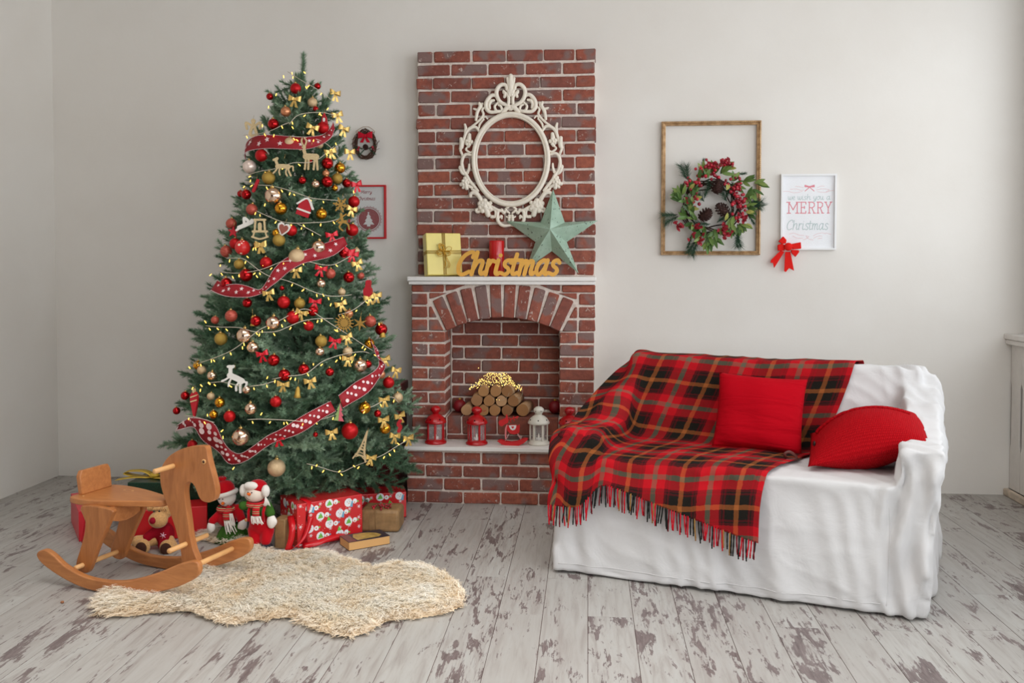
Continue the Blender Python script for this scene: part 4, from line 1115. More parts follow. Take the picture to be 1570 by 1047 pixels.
def spray(x, y, ang, n, spread=1.0, L=26, me=None):
    for k in range(n):
        a = math.radians(ang)+rr.uniform(-0.8, 0.8)*spread; t = rr.uniform(0, L)
        p = W(x+math.sin(math.radians(ang))*t, y-math.cos(math.radians(ang))*t, -0.03+rr.uniform(-0.03, 0.01))
        put(me or rr.choice(lf), 'leaf', p, a, rr.uniform(0.1, 0.6))
for x, y, ang, n in ((410, 800, 170, 5), (440, 790, 200, 5), (380, 740, -120, 5), (600, 700, 170, 5), (570, 700, 200, 4), (300, 660, -70, 5), (250, 540, -50, 5), (700, 450, 95, 4), (660, 500, 160, 4), (400, 400, -10, 4), (360, 430, 30, 4), (480, 400, 60, 4), (560, 460, 100, 4), (640, 540, 60, 4), (640, 590, 100, 4), (580, 640, 200, 4), (500, 720, 150, 5), (470, 730, 210, 5), (400, 710, -150, 5), (360, 680, -60, 5), (320, 600, -20, 5), (310, 520, 30, 5), (330, 480, -10, 4), (275, 560, -60, 7), (270, 530, -30, 5), (330, 640, -40, 6), (330, 690, -140, 4), (390, 770, -110, 6), (430, 760, 190, 6), (450, 780, 120, 4), (560, 690, 180, 5), (610, 690, 150, 6), (650, 620, 110, 3), (620, 440, 80, 6), (680, 470, 150, 5), (560, 440, 20, 3), (450, 400, 10, 5), (420, 420, -40, 4), (500, 350, 70, 3), (345, 450, 200, 4)): spray(x, y, ang, n)
for x, y, a in ((305, 490, 40), (335, 550, 70), (315, 600, 100), (540, 350, 100), (545, 450, 200), (650, 630, 90), (525, 680, 10), (655, 700, 140)): put(vf, 'leaf', W(x, y, -0.05), math.radians(a), 0.4)
bm_ = MB().sphere((0, 0, 0), 0.0098, 10, 7).mesh('berry', m_berry)
def berries(x, y, n, sx_, sy_):
    for k in range(n):
        o = link('berry', bm_, wr, W(x+rr.gauss(0, sx_), y+rr.gauss(0, sy_), -0.062+rr.uniform(-0.02, 0.02))); s = rr.uniform(0.85, 1.25); o.scale = (s, s, s)
for a in ((500, 335, 9, 24, 14), (540, 330, 6, 16, 12), (430, 350, 9, 24, 14), (590, 500, 9, 20, 22), (625, 570, 9, 14, 22), (575, 480, 12, 16, 20), (610, 545, 16, 24, 24), (620, 600, 14, 20, 22), (600, 650, 8, 16, 14), (340, 440, 12, 30, 22), (370, 400, 10, 26, 18), (420, 365, 10, 24, 18), (300, 450, 6, 14, 14), (465, 410, 7, 16, 12), (345, 480, 5, 26, 16), (330, 560, 7, 16, 26), (595, 420, 6, 22, 12), (530, 465, 4, 14, 10)): berries(*a)
for x, y, n in ((245, 710, 11), (510, 735, 16), (535, 770, 10), (360, 800, 12), (355, 715, 8), (635, 665, 12), (525, 325, 13), (480, 335, 9), (430, 345, 9), (310, 560, 5), (320, 780, 5), (545, 320, 4)):
    for k in range(n): put(rlf, 'velvet_leaf', W(x+rr.gauss(0, 15), y+rr.gauss(0, 13), -0.05+rr.uniform(-0.02, 0.01)), rr.uniform(0, 6.3), rr.uniform(0.2, 0.9))
m_pine = simple('wreath_pine_needles', (52, 88, 62), 0.6, var=0.3, scale=15)
def needle_sprig(L, nl, n, wd, seed):
    r_ = random.Random(seed); V = []; F = []
    for k in range(n):
        t = (k/n)**0.9*L*0.95+0.002; ph = r_.uniform(0, 2*PI); el = r_.uniform(0.45, 0.9); l = nl*r_.uniform(0.7, 1.1)
        d = np.array([math.sin(el)*math.cos(ph), math.sin(el)*math.sin(ph), math.cos(el)]); q = np.cross(d, [math.cos(ph+1), math.sin(ph+1), 0.3]); q /= np.linalg.norm(q)
        b0 = np.array([0, 0, t]); i = len(V)
        V += [b0-q*wd, b0+q*wd, b0+d*l]; F.append((i, i+1, i+2))
    b = MB(); b.tube([(0, 0, 0), (0, 0, L)], 0.0022, 5); o = len(V); V += b.v; 
    for f in b.f:
        for j in range(1, len(f)-1): F.append((f[0]+o, f[j]+o, f[j+1]+o))
    return np.array(V), np.array(F)
sp_m = [tri_mesh('pine_sprig', *needle_sprig(0.10, 0.055, 190, 0.0009, k), m_pine) for k in range(2)]
sp_s = tri_mesh('pine_sprig', *needle_sprig(0.10, 0.022, 260, 0.0011, 7), m_pine)
for x, y, a, me in ((300, 430, -8, 0), (290, 420, -25, 1), (375, 390, 12, 2), (560, 395, 85, 2), (235, 640, -95, 0), (240, 650, -120, 1), (600, 750, 165, 0), (610, 750, 185, 1), (350, 800, -150, 0), (360, 810, 200, 1), (660, 580, 80, 0), (670, 560, 110, 1), (660, 620, 150, 2), (400, 560, -40, 0), (400, 540, 20, 1), (540, 560, -30, 0), (530, 540, 30, 1), (480, 690, 60, 1), (440, 700, -90, 0), (330, 760, -160, 2), (700, 520, 160, 1)):
    put((sp_m+[sp_s])[me], 'pine_sprig', W(x, y, -0.005), math.radians(a), 0.15)
m_cone = simple('pine_cone', (74, 46, 40), 0.75, var=0.35, scale=60)
def cone_mesh(Lc, rc):
    b = MB(); b.lathe([(0, 0), (rc*0.5, Lc*0.1), (rc*0.55, Lc*0.4), (rc*0.2, Lc*0.9), (0, Lc)], 10)
    for k in range(70):
        t = k/70; ph = k*2.39996; z = Lc*(0.03+0.93*t); r = rc*(math.sin(PI*(0.22+0.78*t))**0.7)*0.95+0.002; s = 0.0095*(1.1-0.5*t)
        b.add([(r*0.4, -s*0.5, 0), (r*0.4, s*0.5, 0), (r, s*0.75, 0.004), (r*1.10, 0, 0.007), (r, -s*0.75, 0.004), (r, 0, -0.001)], [(0,1,2,5), (0,5,4), (5,2,3), (5,3,4)], 0, False, Matrix.Translation((0, 0, z)) @ Matrix.Rotation(ph, 4, 'Z') @ Matrix.Rotation(-0.25-0.5*t, 4, 'Y'))
    return b.mesh('pine_cone', m_cone)
cm = cone_mesh(0.105, 0.046)
for x, y, d in ((470, 505, (0.1, -0.75, 0.65)), (378, 668, (0.35, -0.6, 0.35)), (545, 640, (-0.75, -0.5, 0.55))):
    o = link('pine_cone', cm, wr, W(x, y, -0.02)); o.rotation_mode = 'QUATERNION'; o.rotation_quaternion = Vector(d).to_track_quat('Z', 'Y')
# white framed print
m_wframe = simple('white_frame', (232, 232, 232), 0.4); m_paper = simple('print_paper', (236, 237, 240), 0.5)
m_pink = simple('pink_ink', (222, 128, 140), 0.7); m_greyink = simple('grey_green_ink', (176, 194, 194), 0.7); m_palepink = simple('pale_pink_ink', (228, 184, 186), 0.7)
c0, c1 = at(1197.5, 267, 6.05), at(1281.5, 383, 6.05); gw, gh = c1.x-c0.x, c0.z-c1.z
pf = thing('framed_print', 'white framed print wishing a merry Christmas in pink and pale grey letters', 'picture', ((c0.x+c1.x)/2, 6.05, (c0.z+c1.z)/2))
rect_frame('moulding', m_wframe, gw, gh, [(0, 0.019), (0, -0.010), (0.012, -0.010), (0.012, 0.008), (0.012, 0.019)], pf)
MB().box(-gw/2+0.004, gw/2-0.004, 0.006, 0.016, -gh/2+0.004, gh/2-0.004).obj('print_sheet', m_paper, pf)
g_ = NT('frame_glass'); g_.base((1, 1, 1, 1)).set(Roughness=0.25, Alpha=0.05); m_pglass = g_.m
kp = gw/84.0
def Pp(x, y): return ((x/6.16+1180-1239.5)*kp, -(y/6.16+255-325)*kp)   # close view to print
pink, grey, pale = [], [], []
x0, zb = Pp(175, 315); grey += pen_lines('we wish you a', x0, zb, 0.0225, 0.0030, 0.08, (Pp(570, 0)[0]-x0))
x0, zb = Pp(160, 600); grey += pen_lines('Christmas', x0, zb, 0.041, 0.0042, 0.10, (Pp(552, 0)[0]-x0), 0.85)
def slab(ch, xa, xb, yt, yb):
    w = xb-xa; S = []
    st = lambda a, b: S.append([(xa+a[0]*w, yb+(yt-yb)*a[1]), (xa+b[0]*w, yb+(yt-yb)*b[1])])
    sf = lambda x, y: st((x-0.14, y), (x+0.14, y))
    if ch == 'M': st((.15,0),(.15,1)); st((.15,1),(.5,.3)); st((.5,.3),(.85,1)); st((.85,1),(.85,0)); sf(.15,0); sf(.85,0); sf(.1,1); sf(.9,1)
    if ch == 'E': st((.2,0),(.2,1)); st((.05,1),(.85,1)); st((.2,.52),(.65,.52)); st((.05,0),(.85,0)); st((.85,1),(.85,.82)); st((.85,0),(.85,.18)); st((.65,.42),(.65,.62))
    if ch == 'R':
        st((.2,0),(.2,1)); st((.05,1),(.6,1)); st((.6,1),(.82,.88)); st((.82,.88),(.82,.64)); st((.82,.64),(.6,.5)); st((.6,.5),(.2,.5)); st((.5,.5),(.82,0)); sf(.2,0); sf(.86,0)
    if ch == 'Y': st((.12,1),(.5,.45)); st((.88,1),(.5,.45)); st((.5,.45),(.5,0)); sf(.12,1); sf(.88,1); sf(.5,0)
    return S
xs = [165, 285, 358, 440, 515, 590]
for ch, a, b in zip('MERRY', xs[:-1], xs[1:]):
    for s in slab(ch, Pp(a+4, 0)[0], Pp(b-4, 0)[0], Pp(0, 338)[1], Pp(0, 442)[1]): pink.append((s, 0.0058))
for pts in ([(245, 185), (290, 192), (318, 200)], [(195, 215), (250, 212), (300, 225), (325, 222)], [(130, 235), (180, 235), (240, 248), (310, 235)], [(450, 200), (480, 186), (515, 186)], [(440, 222), (500, 212), (560, 222), (530, 240)], [(450, 238), (520, 246), (575, 230), (605, 228)],
            [(190, 640), (235, 632), (280, 650), (330, 655)], [(225, 660), (270, 680), (320, 680)], [(320, 698), (350, 685), (375, 665), (350, 660)], [(345, 655), (370, 685), (415, 698)], [(415, 660), (450, 640), (500, 630), (530, 640)], [(420, 680), (460, 662), (500, 660)], [(460, 686), (500, 680)], [(530, 630), (580, 645)]):
    pale.append((spline([Pp(*p) for p in pts], 5), 0.0022))
bowp = [([Pp(335, 178), Pp(370, 190)], 0.0075), ([Pp(335, 188), Pp(370, 192)], 0.0080), ([Pp(420, 178), Pp(382, 190)], 0.0075), ([Pp(420, 190), Pp(382, 192)], 0.008), ([Pp(372, 200), Pp(335, 232)], 0.005), ([Pp(382, 200), Pp(420, 232)], 0.005), ([Pp(376, 190), Pp(377, 192)], 0.009)]
plate(pink+bowp, 0.0012, 0.0054).obj('lettering', m_pink, pf, recalc=False)
plate(grey, 0.0012, 0.0053).obj('lettering', m_greyink, pf, recalc=False)
plate(pale, 0.0012, 0.0052).obj('flourish', m_palepink, pf, recalc=False)
MB().add([(-gw/2+0.010, 0.0, -gh/2+0.010), (gw/2-0.010, 0.0, -gh/2+0.010), (gw/2-0.010, 0.0, gh/2-0.010), (-gw/2+0.010, 0.0, gh/2-0.010)], [(0,1,2,3)], 0, False).obj('glass', m_pglass, pf, recalc=False)
# red felt bow below its corner
m_feltr = simple('red_felt', (222, 34, 28), 0.85, var=0.06, bump=0.1, scale=150)
bp = at(1207.5, 378, 6.03)
fb = thing('felt_bow', 'bright red felt bow with two tails on the lower corner of the white frame', 'bow', bp)
def Bq(x, y, d=0.0): return (Vector(((x-165)/6.16*kp, d, -(y-750)/6.16*kp)))
def flat_loop(pts, th=0.012, nm='loop', d=-0.006):
    MB().prism([(Bq(*p).x, Bq(*p).z) for p in pts][::-1], d-th, d+0.004).obj(nm, m_feltr, fb, bevel=0.004)
flat_loop([(120, 652), (150, 688), (145, 720), (110, 728), (74, 702)], 0.014)
flat_loop([(68, 735), (105, 722), (135, 735), (135, 790), (70, 790)], 0.010)
flat_loop([(190, 728), (282, 708), (287, 770), (210, 778)], 0.016)
flat_loop([(195, 780), (265, 785), (272, 800), (235, 850), (195, 810)], 0.010)
MB().sphere(Bq(165, 752, -0.022), 0.026, 16, 10, sc=(1.05, 0.6, 1.0)).obj('knot', m_feltr, fb)
for pts in ([(100, 785), (135, 800), (40, 955), (28, 905), (6, 905), (8, 880)], [(142, 800), (190, 800), (227, 980), (180, 955), (150, 992), (134, 985)]):
    MB().prism([(Bq(*p).x, Bq(*p).z) for p in pts][::-1], -0.006, -0.001).obj('tail', m_feltr, fb, bevel=0.0015, seg=1)
# red framed print beside the tree
m_rframe = simple('red_frame', (196, 34, 40), 0.4); m_rp = simple('print_paper_grey', (206, 205, 204), 0.5); m_maro = simple('maroon_ink', (134, 50, 54), 0.6)
c0, c1 = at(534, 284, 6.05), at(592, 366, 6.05); gw, gh = c1.x-c0.x, c0.z-c1.z; kq = gw/58.0
rf_ = thing('framed_print', 'red framed Merry Christmas print with a maroon tree badge beside the tree', 'picture', ((c0.x+c1.x)/2, 6.05, (c0.z+c1.z)/2))
rect_frame('moulding', m_rframe, gw, gh, [(0, 0.019), (0, -0.010), (0.011, -0.010), (0.011, 0.008), (0.011, 0.019)], rf_)
MB().box(-gw/2+0.004, gw/2-0.004, 0.006, 0.016, -gh/2+0.004, gh/2-0.004).obj('print_sheet', m_rp, rf_)
def Rq(x, y): return ((520+x/4.76-563)*kq, -(170+y/4.76-325)*kq)
L1 = pen_lines('Merry', *Rq(158, 604), 0.014, 0.0028, 0.15, 80/4.76*kq)+pen_lines('Christmas', *Rq(134, 652), 0.014, 0.0028, 0.15, 128/4.76*kq)
plate(L1, 0.001, 0.0054).obj('lettering', m_maro, rf_, recalc=False)
cx, cz = Rq(216, 790); Rb = 96/4.76*kq
b = MB(); n = 24
b.prism([(cx+Rb*0.80*math.cos(t), cz+Rb*0.80*math.sin(t)) for t in np.linspace(0, 2*PI, 49)[:-1]], 0.0050, 0.0056)
sc2 = [([(cx+Rb*0.93*math.cos(t)+Rb*0.06*math.cos(t+q), cz+Rb*0.93*math.sin(t)+Rb*0.06*math.sin(t+q)) for q in np.linspace(-1.7, 1.7, 6)], 0.0022) for t in np.linspace(0, 2*PI, 27)[:-1]]
b2 = plate(sc2+[([(cx+Rb*0.88*math.cos(t), cz+Rb*0.88*math.sin(t)) for t in np.linspace(0, 2*PI, 60)], 0.0045)], 0.001, 0.0052)
b.obj('badge', m_maro, rf_); b2.obj('badge_edge', m_maro, rf_, recalc=False)
tp = [(212, 748), (232, 775), (224, 777), (244, 800), (234, 802), (256, 828), (226, 828), (226, 842), (202, 842), (202, 828), (174, 828), (196, 802), (186, 800), (204, 777), (196, 775)]
MB().prism([Rq(*p) for p in tp][::-1], 0.0042, 0.0048).prism([(Rq(213, 744)[0]+0.006*math.cos(t), Rq(213, 744)[1]+0.006*math.sin(t)) for t in np.linspace(0, 2*PI, 9)[:-1]], 0.0042, 0.0048).obj('printed_tree', m_rp, rf_)
MB().add([(-gw/2+0.010, 0.0, -gh/2+0.010), (gw/2-0.010, 0.0, -gh/2+0.010), (gw/2-0.010, 0.0, gh/2-0.010), (-gw/2+0.010, 0.0, gh/2-0.010)], [(0,1,2,3)], 0, False).obj('glass', m_pglass, rf_, recalc=False)
# little twig wreath
tc = at(560.5, 222, 6.045); k3 = (at(561, 222, 6.045)-at(560, 222, 6.045)).x
sw = thing('twig_wreath', 'small brown twig wreath with red velvet bow above the red framed print', 'wreath', tc)
b = MB(); rr = random.Random(31)
for k in range(16):
    R_ = rr.uniform(14.5, 19)*k3; ph = rr.uniform(0, 6); yy = rr.uniform(-0.025, 0.012)
    pts = [((R_*0.92+0.006*math.sin(3*t+ph))*math.cos(t), yy+0.008*math.sin(4*t+ph), (R_*1.18+0.006*math.cos(5*t+ph))*math.sin(t)) for t in np.linspace(0, 2*PI, 26)[:-1]]
    b.tube(pts, rr.uniform(0.0016, 0.003), 5, closed=True)
for k in range(16):
    t = rr.uniform(0, 6.3); r0 = 16*k3; b.tube([(r0*0.95*math.cos(t), 0, r0*1.18*math.sin(t)), ((r0+0.028)*math.cos(t+0.3), -0.01, (r0*1.18+0.022)*math.sin(t+0.3))], 0.0013, 4)
b.obj('twig_ring', simple('twig_brown', (88, 64, 54), 0.9, var=0.2), sw)
m_velvet = simple('red_velvet', (186, 16, 40), 0.8, sheen=0.3)
bow(sw, m_velvet, 0.050, (0.006, -0.03, 0.055), (0, 0, 0), seed=3, tail_len=0.9)
MB().tube(spline([(0.0, -0.02, 0.10), (-0.05, -0.01, 0.075), (-0.06, -0.01, 0.09), (-0.02, -0.01, 0.115), (0, -0.015, 0.118), (0.03, -0.01, 0.115), (0.065, -0.01, 0.085), (0.04, -0.01, 0.085), (0.0, -0.02, 0.11)], 5), 0.0016, 5).obj('twine', simple('twine', (150, 118, 80), 0.9), sw)
o = link('pine_cone', cm, sw, (0.01, -0.03, -0.03)); o.scale = (0.45,)*3; o.rotation_euler = (1.2, 0.3, 0)
for x, z, s in ((-0.045, -0.035, 1), (0.055, -0.02, 1), (-0.038, -0.02, 0.8), (0.062, -0.035, 0.7)):
    q = link('berry', bm_, sw, (x, -0.03, z)); q.scale = (s,)*3
for a, x in ((-80, -0.01), (70, 0.02), (-140, 0.0), (130, 0.03)):
    q = put(sp_s, 'pine_sprig', (x, -0.02, -0.03), math.radians(a), 0.2, sw); q.scale = (0.6,)*3
# ------------------------------------------------------------------ Christmas tree
TX, TY = -1.72, 5.20
RZ = np.array([(0.02, .40), (.12, .60), (.23, .735), (.378, .76), (.565, .70), (.752, .665), (.94, .61), (1.126, .57), (1.31, .52), (1.5, .465), (1.687, .415), (1.874, .36), (2.06, .31), (2.248, .26), (2.435, .20), (2.585, .08), (2.70, .02)])
def rad_(z): return float(np.interp(z, RZ[:, 0], RZ[:, 1]))
def rad2(z, ph):          # the lowest boughs are shorter on the room side, where the presents stand
    return rad_(z)*(1-0.30*max(0.0, min(1.0, (0.66-z)/0.30))*max(0.0, min(1.0, (-math.sin(ph)-0.25)/0.4)))
def axis_x(z): return TX+0.027*z
m_needle = NT('spruce_needles')
nr = m_needle.rand(); m_needle.base(m_needle.ramp(nr, [(0, srgb(88, 122, 92)), (0.5, srgb(128, 158, 128)), (1, srgb(172, 196, 168))])).set(Roughness=0.5).translucent(0.2); m_needle = m_needle.m
m_bark = simple('bark', (70, 52, 40), 0.9, var=0.3, bump=0.5, scale=30)
tree = thing('christmas_tree', 'tall decorated green spruce Christmas tree beside the brick fireplace', 'tree', (TX, TY, 0))
MB().tube([(0.0, 0, 0.0), (0.03, 0, 1.2), (0.07, 0, 2.55)], [0.035, 0.026, 0.006], 10).obj('trunk', m_bark, tree)
def brush(V, F, p0, p1, rng, dens=1250, nl=0.027, fr=0.0, hw=0.0025):
    p0 = np.array(p0, float); p1 = np.array(p1, float); L = np.linalg.norm(p1-p0); t = (p1-p0)/L
    a = np.cross(t, [0, 0, 1.0]); a = a/np.linalg.norm(a) if np.linalg.norm(a) > 1e-4 else np.array([1.0, 0, 0]); b = np.cross(t, a)
    n = int(L*dens)+14
    s = fr+(1-fr)*rng.uniform(0, 1, n)**0.9; ph = rng.uniform(0, 2*PI, n); el = rng.uniform(0.60, 1.30, n); el[-12:] = rng.uniform(0.05, 0.6, 12); s[-12:] = 1.0
    l = nl*rng.uniform(0.75, 1.15, n)
    d = np.cos(el)[:, None]*t+np.sin(el)[:, None]*(np.cos(ph)[:, None]*a+np.sin(ph)[:, None]*b)
    q = -np.sin(ph)[:, None]*a+np.cos(ph)[:, None]*b
    base = p0+(p1-p0)*s[:, None]; i0 = sum(len(v) for v in V)
    W_ = np.stack([base-q*hw, base+q*hw, base+d*l[:, None]], 1).reshape(-1, 3)
    V.append(W_); F.append(np.arange(i0, i0+3*n).reshape(-1, 3))
    # woody core
    i0 += 3*n; k = 4; rc = 0.0028
    ring_ = np.array([[math.cos(2*PI*j/k), math.sin(2*PI*j/k)] for j in range(k)])
    c0 = p0+rc*(ring_[:, :1]*a+ring_[:, 1:]*b); c1 = p1+rc*0.5*(ring_[:, :1]*a+ring_[:, 1:]*b)
    V.append(np.vstack([c0, c1])); fc = []
    for j in range(k): j2 = (j+1) % k; fc += [(i0+j, i0+j2, i0+k+j2), (i0+j, i0+k+j2, i0+k+j)]
    F.append(np.array(fc))
def bough(L, seed):
    rng = np.random.RandomState(seed); V = []; F = []
    zc = lambda x: 0.10*x*x/L
    pts = [(x, 0.012*math.sin(x*9+seed), zc(x)) for x in np.linspace(0, L, 4)]
    for k in range(3): brush(V, F, pts[k], pts[k+1], rng, 1250 if k else 300)
    x = L*0.22; sd = 1
    while x < L*0.93:
        tl = min(0.135, (L-x)*0.55+0.05)*rng.uniform(0.85, 1.15); an = rng.uniform(0.65, 0.95)
        p = np.array([x, 0, zc(x)]); d = np.array([math.cos(an), sd*math.sin(an), rng.uniform(-0.1, 0.35)]); d /= np.linalg.norm(d)
        e = p+d*tl; brush(V, F, p, e, rng)
        if tl > 0.115:
            for s2 in (1, -1):
                m_ = p+d*tl*rng.uniform(0.35, 0.6); d2 = np.array([math.cos(an+s2*0.8), sd*math.sin(an+s2*0.8*sd), 0.25]); d2 /= np.linalg.norm(d2)
                brush(V, F, m_, m_+d2*tl*0.45, rng)
        if rng.rand() < 0.5:
            d3 = np.array([0.6, rng.uniform(-0.4, 0.4), 0.75]); brush(V, F, p, p+d3*tl*0.45, rng)
        x += 0.040+0.02*rng.rand(); sd = -sd
    return tri_mesh('branch', np.vstack(V), np.vstack(F), m_needle, False)
LENS = (0.14, 0.22, 0.32, 0.44, 0.56)
bo = {L: [bough(L, 3*k+int(L*100)) for k in range(3)] for L in LENS}
rt = random.Random(12)
N_B = 292; zz = []
zg = np.linspace(0.16, 2.52, 400); wgt = np.array([rad_(z)+0.06 for z in zg]); cw = np.cumsum(wgt)/wgt.sum()
for k in range(N_B):
    z = float(np.interp((k+0.5)/N_B, cw, zg)); r = rad_(z)
    while True:
        ph = k*2.39996+rt.uniform(-0.35, 0.35)
        if math.sin(ph) > 0.35 and rt.random() < 0.72: ph = -ph      # towards the room there are more
        break
    rtip = rad2(z, ph)*rt.uniform(0.86, 1.03); f = (z-0.16)/2.36
    elev = math.radians(-14+46*f**0.8+rt.uniform(-9, 9)) if f > 0.10 else math.radians(-24+rt.uniform(-8, 10))
    if f > 0.82: elev += math.radians(14)
    L = min(LENS, key=lambda q: abs(q-max(0.12, rtip*0.82)))
    sc = min(1.15, max(0.75, rtip*0.9/L)) if L < 0.2 else rt.uniform(0.92, 1.06)
    Lh = L*sc*math.cos(elev); rb_ = max(0.0, rtip-Lh)
    zb = z-L*sc*math.sin(elev)
    o = link('branch', rt.choice(bo[L]), tree, (axis_x(zb)-TX+rb_*math.cos(ph), rb_*math.sin(ph), zb))
    o.rotation_euler = (rt.uniform(-0.5, 0.5), -elev, ph); o.rotation_mode = 'ZYX' if False else 'XYZ'
    o.scale = (sc, sc, sc)
# the dense inner growth behind the outer branches, more than can be told apart
iv = []; if_ = []; ni = 0
for k in range(170):
    z = float(np.interp((k+0.5)/170, cw, zg)); ph = k*2.39996+0.7; r = rad2(z, ph)*rt.uniform(0.50, 0.80)
    L = min(LENS, key=lambda q: abs(q-max(0.12, r*0.95))); me = rt.choice(bo[L]); nv_ = len(me.vertices)
    co = np.zeros(nv_*3, np.float32); me.vertices.foreach_get('co', co); tr = np.zeros(len(me.loops), np.int32); me.loops.foreach_get('vertex_index', tr)
    elev = rt.uniform(-0.1, 0.5); M = Matrix.Translation((axis_x(z)-TX+max(0, r-L)*math.cos(ph), max(0, r-L)*math.sin(ph), z-L*math.sin(elev))) @ Euler((rt.uniform(-1, 1), -elev, ph)).to_matrix().to_4x4()
    Mn = np.array(M); iv.append(co.reshape(-1, 3) @ Mn[:3, :3].T+Mn[:3, 3]); if_.append(tr.reshape(-1, 3)+ni); ni += nv_
o = link('inner_foliage', tri_mesh('inner_foliage', np.vstack(iv), np.vstack(if_), m_needle, False), tree); o['kind'] = 'stuff'
V = []; F = []; rg = np.random.RandomState(5)
for k in range(3): brush(V, F, (0.068+0.004*k, 0, 2.36+0.11*k), (0.072+0.004*k, 0, 2.36+0.11*(k+1)), rg, 2600, 0.036)
for an, el, z0, ln in ((0.2, 0.9, 2.40, 0.16), (2.7, 0.75, 2.38, 0.17), (4.2, 0.9, 2.42, 0.12), (5.3, 0.6, 2.36, 0.16), (3.6, 0.6, 2.34, 0.17), (5.9, 0.95, 2.42, 0.13), (1.5, 0.8, 2.36, 0.12), (4.6, 0.5, 2.30, 0.18), (0.6, 0.6, 2.32, 0.17), (3.1, 0.5, 2.30, 0.19), (5.0, 1.1, 2.46, 0.12), (2.2, 1.1, 2.48, 0.11)):
    p = np.array([0.068, 0, z0]); brush(V, F, p, p+ln*np.array([math.cos(an)*math.cos(el), math.sin(an)*math.cos(el), math.sin(el)]), rg, 2000, 0.030)
link('top_shoot', tri_mesh('top_shoot', np.vstack(V), np.vstack(F), m_needle, False), tree)

def tree_at(x, y, k=1.0, out=0.0):
    """where the sight of a photo point meets the tree's outline, and the outward direction"""
    d = ray(x, y); best = None; bp = None
    for Y in np.arange(4.2, 5.22, 0.01):
        p = _C+d*(Y/d[1]); rr_ = math.hypot(p[0]-axis_x(p[2]), p[1]-TY); g = rr_-rad2(p[2], math.atan2(p[1]-TY, p[0]-axis_x(p[2])))*k
        if g <= 0: bp = p; break
        if best is None or g < best: best = g; bp = p
    n = Vector((bp[0]-axis_x(bp[2]), bp[1]-TY, 0)); n = n.normalized() if n.length > 1e-5 else Vector((0, -1, 0))
    return Vector(bp)+n*out, n
C1 = lambda x, y: (340+x/3.272, 70+y/3.272)
C2 = lambda x, y: (300+x/4.188, 370+y/4.188)
C3 = lambda x, y: (220+x/3.491, 560+y/3.491)
BANDS = ((175, 'near the tree top'), (247, 'level with the twig wreath'), (283, 'just above the red print'), (325, 'level with the upper red print'), (368, 'level with the lower red print'), (398, 'level with the yellow gift'), (428, 'just above mantel shelf level'),
         (470, 'just below mantel shelf level'), (510, 'level with the brick arch'), (545, 'level with the firebox top'), (580, 'level with the firebox middle'), (622, 'level with the log pile'), (655, 'level with the lantern tops'), (690, 'level with the lantern bases'), (900, 'below hearth shelf level'))
def band(y):
    return next(b for q, b in BANDS if y < q)
ORD = ['', 'first', 'second', 'third', 'fourth', 'fifth', 'sixth', 'seventh']
pending = []
def ornament(o, kind, x, y): pending.append((o, kind, x, y))
def label_ornaments():
    groups = {}
    for o, kind, x, y in pending: groups.setdefault((kind, band(y)), []).append((x, o))
    for (kind, b), L in groups.items():
        L.sort(key=lambda q: q[0])
        for k, (x, o) in enumerate(L):
            pos = '' if len(L) == 1 else (', left of the two' if k == 0 else ', right of the two') if len(L) == 2 else ', leftmost' if k == 0 else ', rightmost' if k == len(L)-1 else ', %s from left' % ORD[k+1]
            o['label'] = '%s on the tree %s%s' % (kind, b, pos)
def metal(name, rgb, rough, met, **kw): return simple(name, rgb, rough, met, **kw)
BM = {'SR': (metal('bauble_red', (172, 4, 12), 0.18, 0.8, coat=0.15), 'shiny red bauble'), 'MR': (metal('bauble_red_satin', (184, 8, 16), 0.42, 0.5), 'satin red bauble'),
      'GS': (metal('bauble_gold', (214, 150, 44), 0.14, 0.95), 'shiny gold bauble'), 'CS': (metal('bauble_champagne', (226, 194, 168), 0.10, 0.95), 'mirror champagne bauble'),
      'CG': (metal('bauble_champagne_glitter', (216, 188, 148), 0.42, 0.6, var=0.25, bump=0.5, scale=260), 'glittery champagne bauble'), 'OG': (metal('bauble_olive', (176, 144, 66), 0.45, 0.6, var=0.3, bump=0.5, scale=260), 'glittery olive gold bauble'),
      'CO': (metal('bauble_copper', (206, 138, 98), 0.32, 0.7), 'satin copper bauble'), 'PE': (metal('bauble_pearl', (232, 212, 200), 0.3, 0.4), 'pearly pink bauble')}
st = NT('bauble_striped'); w = st.n('ShaderNodeTexWave', Scale=2.2); w.bands_direction = 'Z'; st.l(st.coords('Object'), w.inputs[0])
st.base(st.ramp(w.outputs['Fac'], [(0.0, srgb(168, 40, 36)), (0.80, srgb(168, 40, 36)), (0.9, srgb(214, 140, 110))])).set(Roughness=0.4, Metallic=0.3); BM['ST'] = (st.m, 'striped red bauble')
dt = NT('bauble_dotted'); vo = dt.n('ShaderNodeTexVoronoi', Scale=1.5); dt.l(dt.coords('Object'), vo.inputs[0])
dt.base(dt.ramp(vo.outputs[0], [(0.0, srgb(240, 220, 200)), (0.26, srgb(240, 220, 200)), (0.29, srgb(206, 34, 34))])).set(Roughness=0.35); BM['RD'] = (dt.m, 'white dotted red bauble')
m_cap = metal('bauble_cap', (206, 176, 110), 0.25, 0.95)
capm = MB().lathe([(0.23, 0.93), (0.24, 1.12), (0.20, 1.15), (0.0, 1.15)], 14).tube([(0.09*math.cos(t), 0, 1.23+0.12*math.sin(t)) for t in np.linspace(0, 2*PI, 13)[:-1]], 0.025, 5, closed=True).mesh('cap', m_cap)
sph = {}
